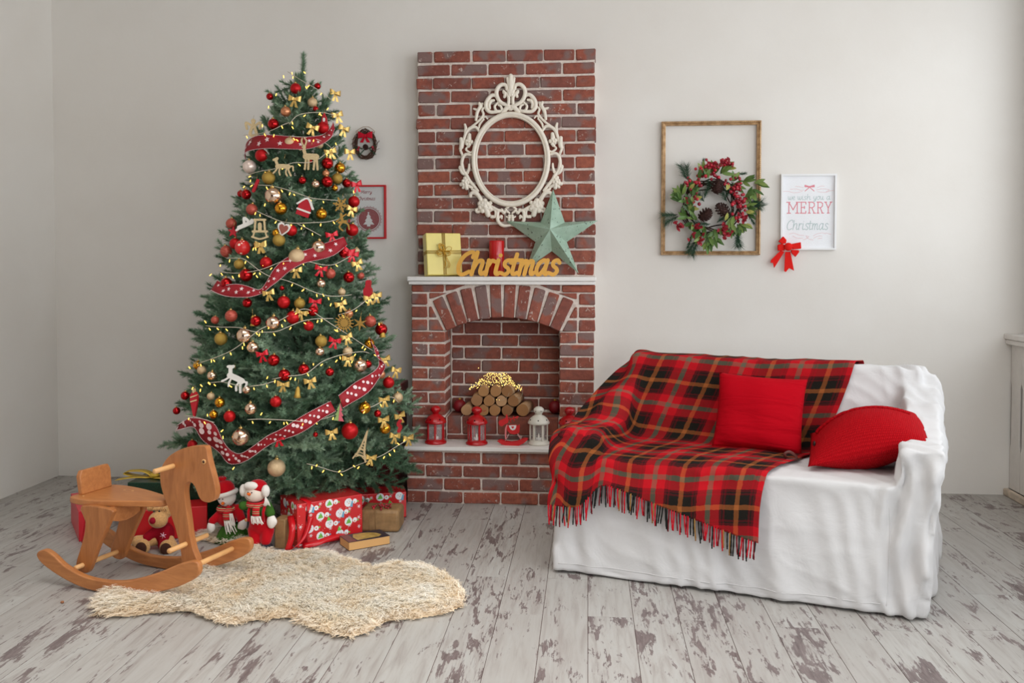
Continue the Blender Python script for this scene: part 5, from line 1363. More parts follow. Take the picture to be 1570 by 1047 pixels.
def bauble(x, y, rpx, kd, k=1.0):
    p, n = tree_at(x, y, k, 0.0); dist = (p-Vector(_C)).length; r = rpx*dist/1430
    p = p+n*r*0.25
    if kd not in sph: sph[kd] = MB().sphere((0, 0, 0), 1.0, 28, 18).mesh('bauble', BM[kd][0])
    o = link('bauble', sph[kd], None, p, (rt.uniform(-0.15, 0.15), rt.uniform(-0.15, 0.15), rt.uniform(0, 6))); o.scale = (r, r, r)
    tag(o, '', 'bauble', 'baubles on the Christmas tree'); link('cap', capm, o)
    ornament(o, BM[kd][1], x, y); return o
L1 = [(372,216,26,'MR'),(478,204,16,'SR'),(245,256,17,'SR'),(453,286,24,'CG'),(324,332,25,'CO'),(263,394,27,'SR'),(504,413,30,'MR'),(343,488,27,'CG'),(205,552,31,'MR'),(147,608,33,'PE'),(526,591,29,'SR'),(588,614,27,'GS'),(575,667,27,'OG'),(520,641,18,'CO'),(525,683,28,'SR'),(469,696,21,'CS'),(404,676,19,'SR'),(239,664,32,'OG'),(99,743,17,'SR'),(128,747,25,'SR'),(264,755,43,'CS'),(299,818,31,'GS'),(156,822,28,'ST'),(498,845,28,'GS'),(657,783,29,'MR'),(664,824,16,'SR'),(649,925,31,'MR'),(565,715,16,'GS'),(622,690,22,'SR'),(54,893,26,'ST'),(350,927,28,'MR'),(275,940,20,'GS'),(289,976,31,'OG'),(72,993,27,'MR'),(487,497,20,'CG'),(440,580,15,'SR'),(470,318,14,'SR')]
L2 = [(205,65,37,'ST'),(310,40,48,'RD'),(285,147,32,'OG'),(456,138,38,'MR'),(652,103,55,'CG'),(785,40,47,'CS'),(330,217,41,'SR'),(204,270,36,'SR'),(803,273,30,'CS'),(862,207,33,'ST'),(978,231,36,'SR'),(1055,220,24,'ST'),(567,390,40,'MR'),(668,398,35,'OG'),(335,395,30,'SR'),(235,478,38,'ST'),(130,505,25,'ST'),(390,512,34,'SR'),(500,525,47,'CS'),(625,488,42,'MR'),(752,448,33,'SR'),(725,542,32,'MR'),(1114,513,38,'ST'),(1183,565,40,'SR'),(170,625,40,'OG'),(320,605,50,'CS'),(371,681,38,'CS'),(502,762,38,'SR'),(804,640,38,'OG'),(795,707,30,'CS'),(972,707,32,'CG'),(1110,657,33,'GS'),(1048,797,46,'CS'),(1102,788,25,'SR'),(20,795,28,'GS'),(45,825,28,'CG'),(945,75,30,'SR'),(1028,62,22,'CG'),(935,325,25,'CG'),(980,465,28,'CO'),(555,300,16,'SR')]
L3 = [(228,162,22,'SR'),(372,55,25,'CS'),(555,130,22,'CS'),(465,272,30,'MR'),(578,231,32,'CS'),(709,193,30,'MR'),(413,198,26,'GS'),(365,165,20,'CG'),(380,262,22,'GS'),(182,243,19,'SR'),(527,381,46,'CS'),(714,546,46,'CG'),(1099,350,44,'MR'),(1178,227,33,'GS'),(1287,337,30,'GS'),(1305,92,31,'MR'),(1355,172,28,'CG'),(1200,112,20,'MR'),(1265,48,25,'CO'),(995,35,23,'SR'),(857,22,30,'SR'),(755,52,32,'SR'),(1250,258,20,'SR'),(268,425,25,'MR'),(920,370,14,'SR')]
for T, L, s in ((C1, L1, 3.272), (C2, L2, 4.188), (C3, L3, 3.491)):
    for x, y, r, kd in L: bauble(*T(x, y), r/s, kd)
# ribbon bows, gold and red
m_gbow = simple('gold_satin', (222, 184, 104), 0.32, metal=0.5); m_rbow = simple('red_satin', (204, 12, 34), 0.35, metal=0.15)
bows = {}
for nm, mt in (('g', m_gbow), ('r', m_rbow)):
    t = thing('ribbon_bow', '', 'bow', group='ribbon bows on the Christmas tree'); bow(t, mt, 1.0, seed=4 if nm == 'g' else 9, tail_len=1.3); bows[nm] = [t, False]
def tree_bow(x, y, spx, nm, tilt=0.0):
    p, n = tree_at(x, y, 1.0, 0.03); s = spx*(p-Vector(_C)).length/1430
    if not bows[nm][1]: o = bows[nm][0]; bows[nm][1] = True
    else: o = copy_tree(bows[nm][0])
    o.location = p; o.scale = (s, s, s); o.rotation_euler = (0, tilt+rt.uniform(-0.3, 0.3), math.atan2(n.y, n.x)*0.6+PI/2*0.6)
    ornament(o, 'gold ribbon bow' if nm == 'g' else 'red ribbon bow', x, y)
for T, L in ((C1, [(371,273),(449,414),(543,240),(557,350),(588,418),(530,535),(617,535),(207,1003),(631,820)]), (C2, [(437,20),(645,185),(1010,140),(480,330),(678,455),(915,400),(950,610),(960,750),(1130,345),(1185,755),(1085,360)]), (C3, [(752,98),(888,80),(997,352),(1345,268),(1195,490),(1320,375),(1325,25),(1262,288),(1265,180),(1390,388)])):
    for x, y in L: tree_bow(*T(x, y), 9.5, 'g')
for T, L in ((C1, [(651,697),(620,1030),(540,950)]), (C2, [(795,175),(760,385),(440,720),(880,635),(985,85)]), (C3, [(728,385)])):
    for x, y in L: tree_bow(*T(x, y), 9.5, 'r')
# bells
m_bell = simple('gold_glitter', (196, 158, 74), 0.4, metal=0.7, var=0.2, bump=0.4, scale=200)
bellm = MB().lathe([(0, -0.9), (0.55, -1.0), (0.62, -0.95), (0.48, -0.55), (0.38, 0.2), (0.30, 0.6), (0.12, 0.85), (0.0, 0.88)], 18).mesh('bell', m_bell)
def hanger(o, top, par_scale=1.0):
    MB().tube([(0, 0, top), (0.0, 0.0, top+0.5*par_scale), (0.0, 0.1*par_scale, top+1.3*par_scale)], 0.03*par_scale, 4).obj('hanging_thread', m_cap, o)
for T, L in ((C2, [(380,505,36),(1180,580,36)]), (C3, [(825,138,32)])):
    for x, y, h in L:
        sc = 4.188 if T is C2 else 3.491; px = T(x, y); p, n = tree_at(*px, 1.0, 0.02); s = h/sc*(p-Vector(_C)).length/1430
        o = link('bell', bellm, None, p, (0, rt.uniform(-0.15, 0.15), 0)); o.scale = (s, s, s); tag(o, '', 'bell'); hanger(o, 0.85)
        ornament(o, 'gold glitter bell', *px)
# cut-out and shaped figures
m_cream = simple('cream_glitter', (214, 190, 146), 0.5, metal=0.3, var=0.15, bump=0.3, scale=200); m_wfig = simple('white_figure', (226, 222, 214), 0.5)
m_gold2 = simple('gold_wire_glitter', (200, 158, 84), 0.4, metal=0.6); m_redf = simple('red_figure', (176, 18, 34), 0.5, bump=0.1); m_grn = simple('green_figure', (150, 176, 110), 0.6)
def figure(name, label, cat, px, hpx, parts, rot=0.0, k=1.0):
    """flat figure: parts of (part name, material, [strokes or outlines in a box of height 1]), hung at the photo point"""
    p, n = tree_at(*px, k, 0.035); h = hpx*(p-Vector(_C)).length/1430
    t = thing(name, label, cat, p, (0, rot, 0)); d = 0.0
    for nm, mt, shapes, th in parts:
        b = MB()
        for s in shapes:
            if s[0] == 'o': b.prism([(x*h, z*h) for x, z in s[1]], d-th/2, d+th/2)
        ln = [([(x*h, z*h) for x, z in (spline(s[1], 4) if len(s[1]) > 2 else s[1])], s[2]*h) for s in shapes if s[0] == 's']
        if ln: b2 = plate(ln, h/46, d-th/2, d+th/2); b.add(b2.v, b2.f, 0, False)
        b.obj(nm, mt, t, recalc=False); d -= 0.0015
    MB().tube([(0, 0, 0.45*h), (0, 0.01, 0.45*h+0.03)], 0.0008, 4).obj('hanging_loop', m_cap, t)
    return t
HORSE = [('s', [(-.35,.0),(.0,.04),(.3,.05)], .26), ('s', [(-.34,.05),(-.48,.32),(-.42,.45)], .16), ('s', [(-.44,.44),(-.62,.34)], .13), ('s', [(-.3,-.02),(-.42,-.25),(-.55,-.42)], .09), ('s', [(-.2,-.05),(-.22,-.3),(-.15,-.48)], .08), ('s', [(.28,.0),(.36,-.22),(.5,-.45)], .10), ('s', [(.22,-.03),(.18,-.3),(.28,-.48)], .09), ('s', [(.38,.05),(.55,.1),(.6,-.15)], .08)]
DEER = [('s', [(-.22,.0),(.2,.0)], .24), ('s', [(-.24,.05),(-.32,.3),(-.3,.36)], .13), ('s', [(-.3,.36),(-.46,.28)], .11), ('s', [(-.28,.4),(-.22,.6),(-.3,.72)], .06), ('s', [(-.32,.4),(-.42,.58),(-.4,.7)], .06), ('s', [(-.2,-.05),(-.24,-.5)], .08), ('s', [(-.1,-.05),(-.1,-.5)], .08), ('s', [(.15,-.05),(.12,-.5)], .08), ('s', [(.22,-.03),(.28,-.5)], .08)]
figure('horse_ornament', 'cream glitter reindeer sleigh ornament on the tree below the upper star ribbon', 'ornament', C1(318, 612), 26, [('body', m_cream, HORSE, 0.006)], 0.12)
figure('deer_ornament', 'cream standing reindeer ornament hanging over the upper star ribbon end', 'ornament', C1(443, 560), 38, [('body', m_cream, DEER, 0.006)], 0.05)
figure('angel_ornament', 'pale cream ornament at the left end of the upper star ribbon', 'ornament', C1(188, 412), 22, [('body', m_cream, [('s', [(0,.4),(0,.42)], .3), ('s', [(0,.25),(-.22,-.5),(.22,-.5),(0,.25)], .2), ('s', [(-.1,.1),(-.5,.3),(-.45,-.1)], .16), ('s', [(.1,.1),(.5,.3),(.45,-.1)], .16)], 0.006)])
figure('angel_ornament', 'white flying angel ornament at the tree edge level with the red print', 'ornament', C1(143, 900), 20, [('body', m_wfig, [('s', [(-.5,-.2),(0,.0),(.45,.2)], .3), ('s', [(.45,.22),(.5,.3)], .3), ('s', [(-.1,.1),(-.1,.5),(.2,.3)], .2), ('s', [(-.4,-.2),(-.7,-.4)], .16)], 0.01)])
figure('lantern_ornament', 'cream wooden rocking figure ornament above a gold bow at the tree edge', 'ornament', C1(208, 915), 27, [('body', m_cream, [('s', [(-.3,.45),(.3,.45)], .12), ('s', [(-.25,.4),(-.3,-.2)], .1), ('s', [(.25,.4),(.3,-.2)], .1), ('s', [(-.4,-.2),(.4,-.2)], .12), ('s', [(-.45,-.5),(0,-.62),(.45,-.5)], .1), ('s', [(-.3,-.2),(-.4,-.5)], .08), ('s', [(.3,-.2),(.4,-.5)], .08), ('s', [(0,.2),(0,-.1)], .2)], 0.008)])
HE = [(0,-.5),(.42,.02),(.46,.3),(.28,.46),(.08,.42),(0,.28),(-.08,.42),(-.28,.46),(-.46,.3),(-.42,.02)]
figure('heart_ornament', 'wooden heart ornament with white rim on the tree left of the red print', 'ornament', C1(316, 923), 22, [('rim', m_wfig, [('o', HE)], 0.008), ('face', simple('brown_heart', (150, 80, 66), 0.6), [('o', [(x*.72, z*.72) for x, z in HE])], 0.009)], 0.3)
figure('house_ornament', 'red little house ornament with white roof on the tree left of the red print', 'ornament', C1(415, 812), 28, [('walls', m_redf, [('o', [(-.36,-.5),(.36,-.5),(.36,.1),(0,.5),(-.36,.1)])], 0.012), ('roof', m_wfig, [('s', [(-.45,.05),(0,.5),(.45,.05)], .1), ('s', [(-.36,-.2),(.36,-.2)], .1)], 0.013)], 0.35)
ST5 = [((0.5 if k % 2 == 0 else 0.21)*math.sin(k*PI/5), (0.5 if k % 2 == 0 else 0.21)*math.cos(k*PI/5)) for k in range(10)]
figure('star_ornament', 'red glitter star ornament at the left tree edge level with the red print', 'ornament', C1(85, 935), 18, [('star_body', m_redf, [('o', ST5[::-1])], 0.010)], 0.1)
FL = [('s', [(0, 0), (0.46*math.cos(t), 0.46*math.sin(t))], .11) for t in np.linspace(0, 2*PI, 7)[:-1]]+[('s', [(0.3*math.cos(t-.3), 0.3*math.sin(t-.3)), (0.24*math.cos(t), 0.24*math.sin(t)), (0.3*math.cos(t+.3), 0.3*math.sin(t+.3))], .08) for t in np.linspace(0, 2*PI, 7)[:-1]]
figure('flower_ornament', 'gold openwork flower ornament above the middle star ribbon', 'ornament', C1(578, 800), 24, [('petals', m_gold2, FL, 0.006)], 0.2)
figure('dancer_ornament', 'gold dancing figure ornament dangling below the gold openwork flower', 'ornament', C1(588, 885), 26, [('body', m_gold2, [('s', [(0,.42),(0,.44)], .16), ('s', [(0,.35),(0,0)], .14), ('s', [(0,.28),(-.35,.1)], .08), ('s', [(0,.28),(.3,.4)], .08), ('s', [(0,0),(-.25,-.25),(-.1,-.5)], .09), ('s', [(0,0),(.28,-.2),(.3,-.5)], .09), ('s', [(-.2,.0),(.2,.0)], .14)], 0.006)], -0.2)
figure('gnome_ornament', 'small red gnome ornament hanging behind the satin red bauble at the upper ribbon', 'ornament', C1(500, 370), 16, [('body', m_redf, [('o', [(-.3,-.5),(.3,-.5),(.2,.1),(0,.55),(-.2,.1)])], 0.02), ('beard', m_wfig, [('s', [(0,-.05),(0,-.2)], .22)], 0.022)])
figure('gnome_ornament', 'plump red felt gnome ornament at the right tree edge below mantel level', 'ornament', C2(1076, 305), 25, [('body', m_redf, [('s', [(0,-.25),(0,-.1)], .5), ('s', [(0,.1),(.04,.42)], .28)], 0.04)])
figure('skittle_ornament', 'slim red wooden ornament on the tree just above the mirror champagne bauble', 'ornament', C1(192, 705), 18, [('body', m_redf, [('s', [(.15,.45),(-.15,-.45)], .24)], 0.012)], 0.1)
SN = [('s', [(0, 0), (0.48*math.cos(t), 0.48*math.sin(t))], .05) for t in np.linspace(0, 2*PI, 17)[:-1]]+[('s', [(r_*math.cos(t), r_*math.sin(t)) for t in np.linspace(0, 2*PI, 25)], .05) for r_ in (.16, .32)]
figure('snowflake_ornament', 'gold woven straw snowflake ornament on the tree level with the brick arch', 'ornament', C2(935, 520), 30, [('spokes', m_gold2, SN, 0.006)], 0.1)
S8 = [((0.5 if k % 2 == 0 else 0.15)*math.sin(k*PI/6), (0.5 if k % 2 == 0 else 0.15)*math.cos(k*PI/6)) for k in range(12)]
figure('star_ornament', 'gold pointed star ornament beside the gold woven snowflake', 'ornament', C2(1030, 525), 24, [('star_body', m_gold2, [('o', S8[::-1])], 0.008)], 0.1)
figure('horse_ornament', 'white rearing horse ornament on the left of the tree above the dotted ribbon', 'ornament', C2(283, 878), 31, [('body', m_wfig, [(a, [(x*0.82+z*0.57, z*0.82-x*0.57) for x, z in b_], w_) for a, b_, w_ in HORSE], 0.012)], -0.1)
figure('icicle_ornament', 'dark red pointed drop ornament hanging over the left end of the dotted ribbon', 'ornament', C3(303, 205), 44, [('drop', m_redf, [('o', [(0,-.5),(.12,.1),(.13,.3),(.06,.42),(-.06,.42),(-.13,.3),(-.12,.1)])], 0.02), ('trim', m_cream, [('s', [(-.1,.25),(.1,.32)], .04), ('s', [(-.1,.1),(.1,.16)], .04), ('s', [(0,.42),(0,.5)], .06)], 0.024)])
figure('tree_ornament', 'small green and pink fir tree ornament hanging beside the dotted ribbon', 'ornament', C3(1036, 245), 27, [('left_half', m_grn, [('o', [(0,.5),(0,-.5),(-.3,-.5),(-.14,-.2),(-.24,-.2),(-.08,.1),(-.16,.1)])], 0.006), ('right_half', simple('pink_figure', (206, 96, 110), 0.6), [('o', [(0,-.5),(0,.5),(.16,.1),(.08,.1),(.24,-.2),(.14,-.2),(.3,-.5)])], 0.006)], 0.1)
EI = [('s', [(-.22,-.5),(-.1,-.2),(-.03,.2),(0,.5)], .05), ('s', [(.22,-.5),(.1,-.2),(.03,.2),(0,.5)], .05), ('s', [(-.17,-.34),(.17,-.34)], .05), ('s', [(-.1,-.12),(.1,-.12)], .045), ('s', [(-.14,-.42),(0,-.34),(.14,-.42)], .03)]+[('s', [(-.16+.03*k, -.3+.1*k), (.13-.03*k, -.2+.1*k)], .018) for k in range(4)]+[('s', [(.16-.03*k, -.3+.1*k), (-.13+.03*k, -.2+.1*k)], .018) for k in range(4)]
figure('tower_ornament', 'beige lattice tower ornament hanging low on the right of the tree', 'ornament', C3(1155, 425), 46, [('lattice', m_cream, EI, 0.008)], 0.28)
figure('candy_ornament', 'twisted red candy ornament at the right tree edge by the hearth shelf', 'ornament', C3(1342, 322), 17, [('body', m_redf, [('s', [(.05,.45),(-.1,.15),(.08,-.1),(-.05,-.45)], .3)], 0.02)])
# ribbon garland: bands with a motif, white beaded edges
m_ribr = simple('ribbon_red', (150, 4, 24), 0.65, bump=0.1, scale=300); m_ribw = simple('ribbon_white', (232, 206, 206), 0.6)
def garland(label, T, pairs, motif, k=1.03, seed=1):
    U_ = spline([p for p, q in pairs], 5); L_ = spline([q for p, q in pairs], 5); n = len(U_)
    A = []; B = []
    for i in range(n):
        w_ = 0.012*math.sin(i*0.55+seed)
        A.append(tree_at(*T(*U_[i]), k, 0.015+w_)[0]); B.append(tree_at(*T(*L_[i]), k, 0.025-w_)[0])
    for _ in range(3):
        for R_ in (A, B):
            R_[1:-1] = [(R_[i-1]+R_[i]*2+R_[i+1])/4 for i in range(1, n-1)]
    t = thing('ribbon_garland', label, 'ribbon', A[n//2]); t0 = A[n//2]
    A = [a-t0 for a in A]; B = [b-t0 for b in B]; M1 = [(a+b)/2 for a, b in zip(A, B)]
    b = MB(); b.strip(A, M1); b.strip(M1, B); o = b.obj('ribbon_band', m_ribr, t, recalc=False, merge=1e-5)
    so = o.modifiers.new('thickness', 'SOLIDIFY'); so.thickness = 0.0014
    for R_ in (A, B):
        MB().tube([tuple(p) for p in R_], 0.0011, 4, cap=False).obj('edge_cord', m_ribr, t)
        ac = 0.0; bd_ = MB()
        for i in range(n-1):
            L0 = (R_[i+1]-R_[i]).length
            while ac < L0:
                bd_.sphere(R_[i].lerp(R_[i+1], ac/L0)+Vector((0, -0.002, 0)), 0.0024, 5, 3); ac += 0.0085
            ac -= L0
        o2 = bd_.obj('edge_bead', m_ribw, t, recalc=False); o2['kind'] = 'stuff'
    def at_(s, v):
        i = min(n-2, int(s)); f = s-i; a = A[i].lerp(A[i+1], f); b_ = B[i].lerp(B[i+1], f); return a.lerp(b_, v)
    rs_ = random.Random(seed); s = 1.6; q = 0
    while s < n-2:
        v = (0.35, 0.62)[q % 2] if motif == 'star' else (0.25, 0.7, 0.45)[q % 3]
        c = at_(s, v); e1 = at_(min(n-1.01, s+0.6), v)-at_(max(0, s-0.6), v); e2 = at_(s, max(0, v-0.3))-at_(s, min(1, v+0.3))
        if e1.length > 1e-4 and e2.length > 0.012:
            e1.normalize(); wdt = (A[int(s)]-B[int(s)]).length
            nn = e1.cross(e2).normalized(); nn = nn if nn.y < 0 else -nn; e2 = nn.cross(e1); e2 = e2 if e2.z > 0 else -e2
            sz = wdt*(0.34 if motif == 'star' else rs_.choice([0.09, 0.14, 0.10]))
            sh = [(x*2*0.5, z*2*0.5) for x, z in ST5] if motif == 'star' else [(math.cos(a), math.sin(a)) for a in np.linspace(0, 2*PI, 11)[:-1]]
            an = rs_.uniform(-0.4, 0.4); ca_, sa_ = math.cos(an), math.sin(an); c = c+nn*0.004
            vs = [tuple(c)]+[tuple(c+e1*(x*ca_-z*sa_)*sz+e2*(x*sa_+z*ca_)*sz) for x, z in sh]
            m_ = len(sh); MB().add(vs, [(0, 1+i, 1+(i+1) % m_) for i in range(m_)], 0, False).obj('star_motif' if motif == 'star' else 'dot_motif', m_ribw, t, recalc=False)
        q += 1; pxs = 30 if motif == 'star' else 12
        dpx = math.hypot(U_[min(n-1, int(s)+1)][0]-U_[int(s)][0], U_[min(n-1, int(s)+1)][1]-U_[int(s)][1])+1e-3
        s += min(2.5, max(0.25, (58 if motif == 'star' else 17)/dpx))
garland('red star patterned ribbon wound around the upper part of the tree', C1, [((140,520),(132,574)), ((132,480),(150,535)), ((200,452),(230,516)), ((300,452),(330,522)), ((400,462),(420,522)), ((490,453),(490,500)), ((525,432),(540,456)), ((545,385),(557,420))], 'star', seed=2)
garland('red star patterned ribbon winding across the middle of the tree', C2, [((158,250),(124,312)), ((200,282),(225,352)), ((280,272),(300,358)), ((350,292),(380,354)), ((425,312),(440,330)), ((455,265),(480,300)), ((505,185),(530,258)), ((575,112),(600,195)), ((660,72),(690,140)), ((760,38),(790,118)), ((850,5),(880,85)), ((935,-28),(965,22))], 'star', seed=3)
garland('red white dotted ribbon winding down the right side of the tree', C3, [((1208,-150),(1196,-128)), ((1232,-95),(1228,-60)), ((1246,-60),(1252,-30)), ((1255,-8),(1272,18)), ((1200,45),(1225,105)), ((1120,98),(1150,165)), ((1035,158),(1062,226))], 'dot', seed=4)
garland('red white dotted ribbon winding around the lower left of the tree', C3, [((1000,192),(1016,240)), ((920,226),(950,284)), ((830,282),(860,345)), ((740,338),(765,388)), ((670,372),(690,412)), ((600,425),(600,480)), ((530,470),(530,520)), ((470,455),(470,515)), ((430,375),(410,455)), ((380,308),(345,395)), ((310,278),(285,325)), ((245,283),(225,340)), ((200,318),(196,348))], 'dot', seed=5)
# string of lights
ls = thing('light_string', 'white wire string of warm glowing fairy lights wound around the tree', 'lights', (TX, TY, 0)); lb = Vector((TX, TY, 0))
m_lwire = simple('white_wire', (206, 196, 178), 0.5); m_bulb = simple('warm_bulb', (255, 196, 84), 0.3, emit=2.6)
LN = [(C1, [[(345,400),(380,355),(440,340),(500,340),(545,352)], [(140,450),(240,440),(320,400),(345,390)], [(350,460),(440,465),(505,490),(545,530),(580,580)], [(150,655),(200,635),(290,618),(360,590),(430,590),(480,570),(520,530),(545,508)], [(145,680),(190,700),(260,705),(350,730),(440,765),(500,773),(570,778)], [(190,830),(240,855),(310,885),(380,892),(460,888),(520,885),(570,870)], [(380,895),(430,920),(490,955)], [(350,135),(400,180),(470,225),(530,275)]]),
 (C2, [[(180,190),(280,205),(400,190),(480,165),(560,130),(640,125),(720,130),(800,150),(870,150),(930,120),(970,95)], [(230,110),(320,108),(370,140),(430,190),(500,230),(570,245),(650,275),(720,310),(800,340),(880,352),(980,342)], [(100,540),(180,548),(300,550),(380,575),(450,580),(530,575),(600,545),(680,510),(760,495),(870,493)], [(50,780),(150,745),(250,700),(320,650),(380,600),(440,555),(520,520),(590,480),(660,440),(720,435),(790,480),(860,530),(950,590),(1050,660),(1150,725)], [(500,880),(600,860),(690,850),(740,820),(800,770),(870,740),(940,720),(1040,705),(1090,715)], [(360,925),(440,915),(520,890)], [(900,470),(970,450),(1030,410),(1080,365)]]),
 (C3, [[(380,90),(450,85),(540,110)], [(570,285),(640,282),(720,285),(800,290),(870,297),(960,280),(1010,262)], [(870,520),(930,535),(1000,560),(1050,565),(1100,540),(1150,520),(1200,500),(1260,475),(1330,430),(1390,395)], [(250,265),(300,270),(400,300)], [(1150,240),(1230,205),(1300,165),(1340,200)], [(20,620),(60,600)]])]
bulbm = MB().lathe([(0, -0.008), (0.0022, -0.0075), (0.0027, 0.0), (0.002, 0.006), (0.0, 0.009)], 8).mesh('bulb', m_bulb)
def add_bulb(p): link('bulb', bulbm, ls, p-lb, (rt.uniform(-0.9, 0.9), rt.uniform(-0.9, 0.9), 0))
for T, L in LN[:2]+[(C3, LN[2][1][:5])]:
    sc = {C1: 3.272, C2: 4.188, C3: 3.491}[T]
    for ln in L:
        S_ = spline(ln, 5); pts = [tree_at(*T(*q), 1.0, 0.032)[0] for q in S_]
        for _ in range(2): pts[1:-1] = [(pts[i-1]+pts[i]*2+pts[i+1])/4 for i in range(1, len(pts)-1)]
        MB().tube([tuple(p-lb) for p in pts], 0.0018, 5).obj('wire', m_lwire, ls)
        acc = 12.0
        for i in range(len(S_)-1):
            acc += math.hypot(S_[i+1][0]-S_[i][0], S_[i+1][1]-S_[i][1])/sc
            if acc > 21: acc = rt.uniform(-4, 4); add_bulb(pts[i]+Vector((rt.uniform(-0.005, 0.005), -0.006, -0.014)))
for T, L in ((C1, [(330,160),(365,145),(412,140),(420,215),(290,250),(255,312),(360,415),(515,320),(480,345),(225,405),(275,455),(380,478),(165,680),(135,710),(345,745),(185,843),(230,800),(640,735),(590,1000),(185,1020),(555,495)]), (C2, [(355,100),(190,155),(545,235),(265,230),(410,225),(390,50),(130,215),(450,150),(690,310),(810,345),(560,540),(440,575),(170,560),(95,515),(855,405),(800,505),(885,570),(320,680),(205,745),(130,765),(750,785),(890,765),(985,770),(1065,690),(470,870),(115,905),(640,880),(1150,530)]), (C3, [(335,105),(290,120),(330,130),(375,95),(275,10),(430,370),(445,380),(365,262),(640,255),(755,305),(870,330),(890,275),(500,545),(920,530),(1035,562),(1295,475),(1340,418),(1370,400),(1005,280),(405,575),(440,345),(1110,535)])):
    for x, y in L: add_bulb(tree_at(*T(x, y), 1.0, 0.03)[0])
label_ornaments()
# ------------------------------------------------------------------ rocking horse
m_beech = wood('beech', (158, 96, 50), (184, 118, 66), (5, 5, 0.8), 0.38, 9, 0)
m_beech2 = wood('beech_board', (168, 104, 56), (192, 126, 72), (0.8, 5, 5), 0.38, 9, 0)
m_dowel = simple('pale_dowel', (216, 164, 106), 0.4, var=0.08, scale=12)
rh = thing('rocking_horse', 'light wooden rocking horse toy with flat horse head at the edge of the sheepskin', 'rocking horse', (-2.125, 4.097, 0), (0, 0, math.atan2(-0.28, 0.96)))
def board(nm, poly, y, th, mat=m_beech, n=5, bev=0.006):
    P = spline(poly, n, closed=True)
    return MB().prism(P, y-th/2, y+th/2, 'xz').obj(nm, mat, rh, bevel=bev, seg=2)
rk = [(-0.40, 0.135), (-0.355, 0.160), (-0.30, 0.143), (-0.225, 0.098), (-0.11, 0.064), (0.02, 0.060), (0.15, 0.078), (0.30, 0.128), (0.43, 0.186), (0.51, 0.208), (0.535, 0.190), (0.525, 0.145), (0.45, 0.098), (0.34, 0.056), (0.20, 0.018), (0.08, 0.004), (-0.04, 0.004), (-0.15, 0.016), (-0.27, 0.050), (-0.37, 0.095)]
for y in (-0.178, 0.178): board('rocker', rk, y, 0.030, m_beech2)
neck = [(0.161, 0.52), (0.168, 0.545), (0.205, 0.595), (0.265, 0.633), (0.33, 0.655), (0.405, 0.664), (0.424, 0.655), (0.430, 0.625), (0.444, 0.575), (0.462, 0.52), (0.474, 0.465), (0.466, 0.428), (0.440, 0.410), (0.405, 0.412), (0.383, 0.430), (0.360, 0.475), (0.335, 0.494), (0.310, 0.484), (0.300, 0.455), (0.302, 0.41), (0.318, 0.31), (0.326, 0.25), (0.345, 0.18), (0.375, 0.12), (0.36, 0.112), (0.30, 0.112), (0.282, 0.118), (0.276, 0.165), (0.252, 0.255), (0.222, 0.33), (0.193, 0.39), (0.166, 0.46)]
board('head_and_neck', neck, 0.015, 0.036, m_beech, 4, 0.008)
MB().prism(spline([(-0.305, -0.06), (-0.285, -0.095), (-0.20, -0.108), (-0.08, -0.085), (0.05, -0.040), (0.155, 0.000), (0.172, 0.03), (0.155, 0.072), (0.05, 0.115), (-0.08, 0.155), (-0.20, 0.175), (-0.285, 0.168), (-0.305, 0.13)], 4, True), 0.360, 0.390, 'xy').obj('seat', m_beech2, rh, bevel=0.006)
bk = [(-0.085, 0.0), (0.10, 0.0), (0.103, 0.09), (0.090, 0.115), (-0.072, 0.115), (-0.088, 0.09)]
MB().prism(bk, -0.013, 0.013, 'yz').obj('backrest', m_beech2, rh, (-0.278, 0.038, 0.388), (0, -0.12, 0), bevel=0.005)
lg = [(-0.20, 0.362), (-0.02, 0.362), (-0.022, 0.325), (-0.055, 0.26), (-0.095, 0.19), (-0.135, 0.105), (-0.158, 0.060), (-0.185, 0.045), (-0.225, 0.055), (-0.238, 0.085), (-0.21, 0.16), (-0.185, 0.23), (-0.178, 0.29)]
for y in (-0.105, 0.105): board('leg', lg, y, 0.026, m_beech, 3, 0.005)
MB().prism(spline([(-0.09, 0.362), (0.09, 0.362), (0.09, 0.300), (0.045, 0.285), (0.0, 0.280), (-0.045, 0.285), (-0.09, 0.300)], 1, True), -0.012, 0.012, 'yz').obj('brace', m_beech2, rh, (-0.055, 0, 0), bevel=0.003)
def dowel(nm, s, z, y0, y1, r=0.0115): MB().lathe([(r*0.8, y0), (r, y0+0.003), (r, y1-0.003), (r*0.8, y1)], 16, 0, Matrix.Rotation(-PI/2, 4, 'X')).obj(nm, m_dowel, rh, (s, 0, z))
dowel('handle', 0.238, 0.560, -0.125, 0.155); dowel('foot_peg', 0.305, 0.205, -0.115, 0.145)
dowel('crossbar', 0.435, 0.150, -0.163, 0.163); dowel('crossbar', -0.195, 0.083, -0.163, 0.163)
for y in (-0.0045, 0.0345):
    MB().lathe([(0.0, -0.003), (0.011, -0.003), (0.012, 0.0), (0.010, 0.002), (0.0, 0.0015)], 18, 0, Matrix.Rotation(PI/2 if y < 0.01 else -PI/2, 4, 'X')).obj('eye_ring', m_dowel, rh, (0.413, y, 0.594))
    MB().sphere((0, 0, 0), 0.0065, 12, 8, sc=(1, 0.6, 1)).obj('eye', simple('eye_brown', (70, 40, 26), 0.2), rh, (0.413, y-0.002 if y < 0.01 else y+0.002, 0.594))
for s, y in ((-0.245, -0.06), (-0.15, 0.10), (-0.10, 0.10)): MB().lathe([(0.0065, 0.3895), (0.0065, 0.3908), (0.0, 0.3908)], 10).obj('plug', m_dowel, rh, (s, y, 0))
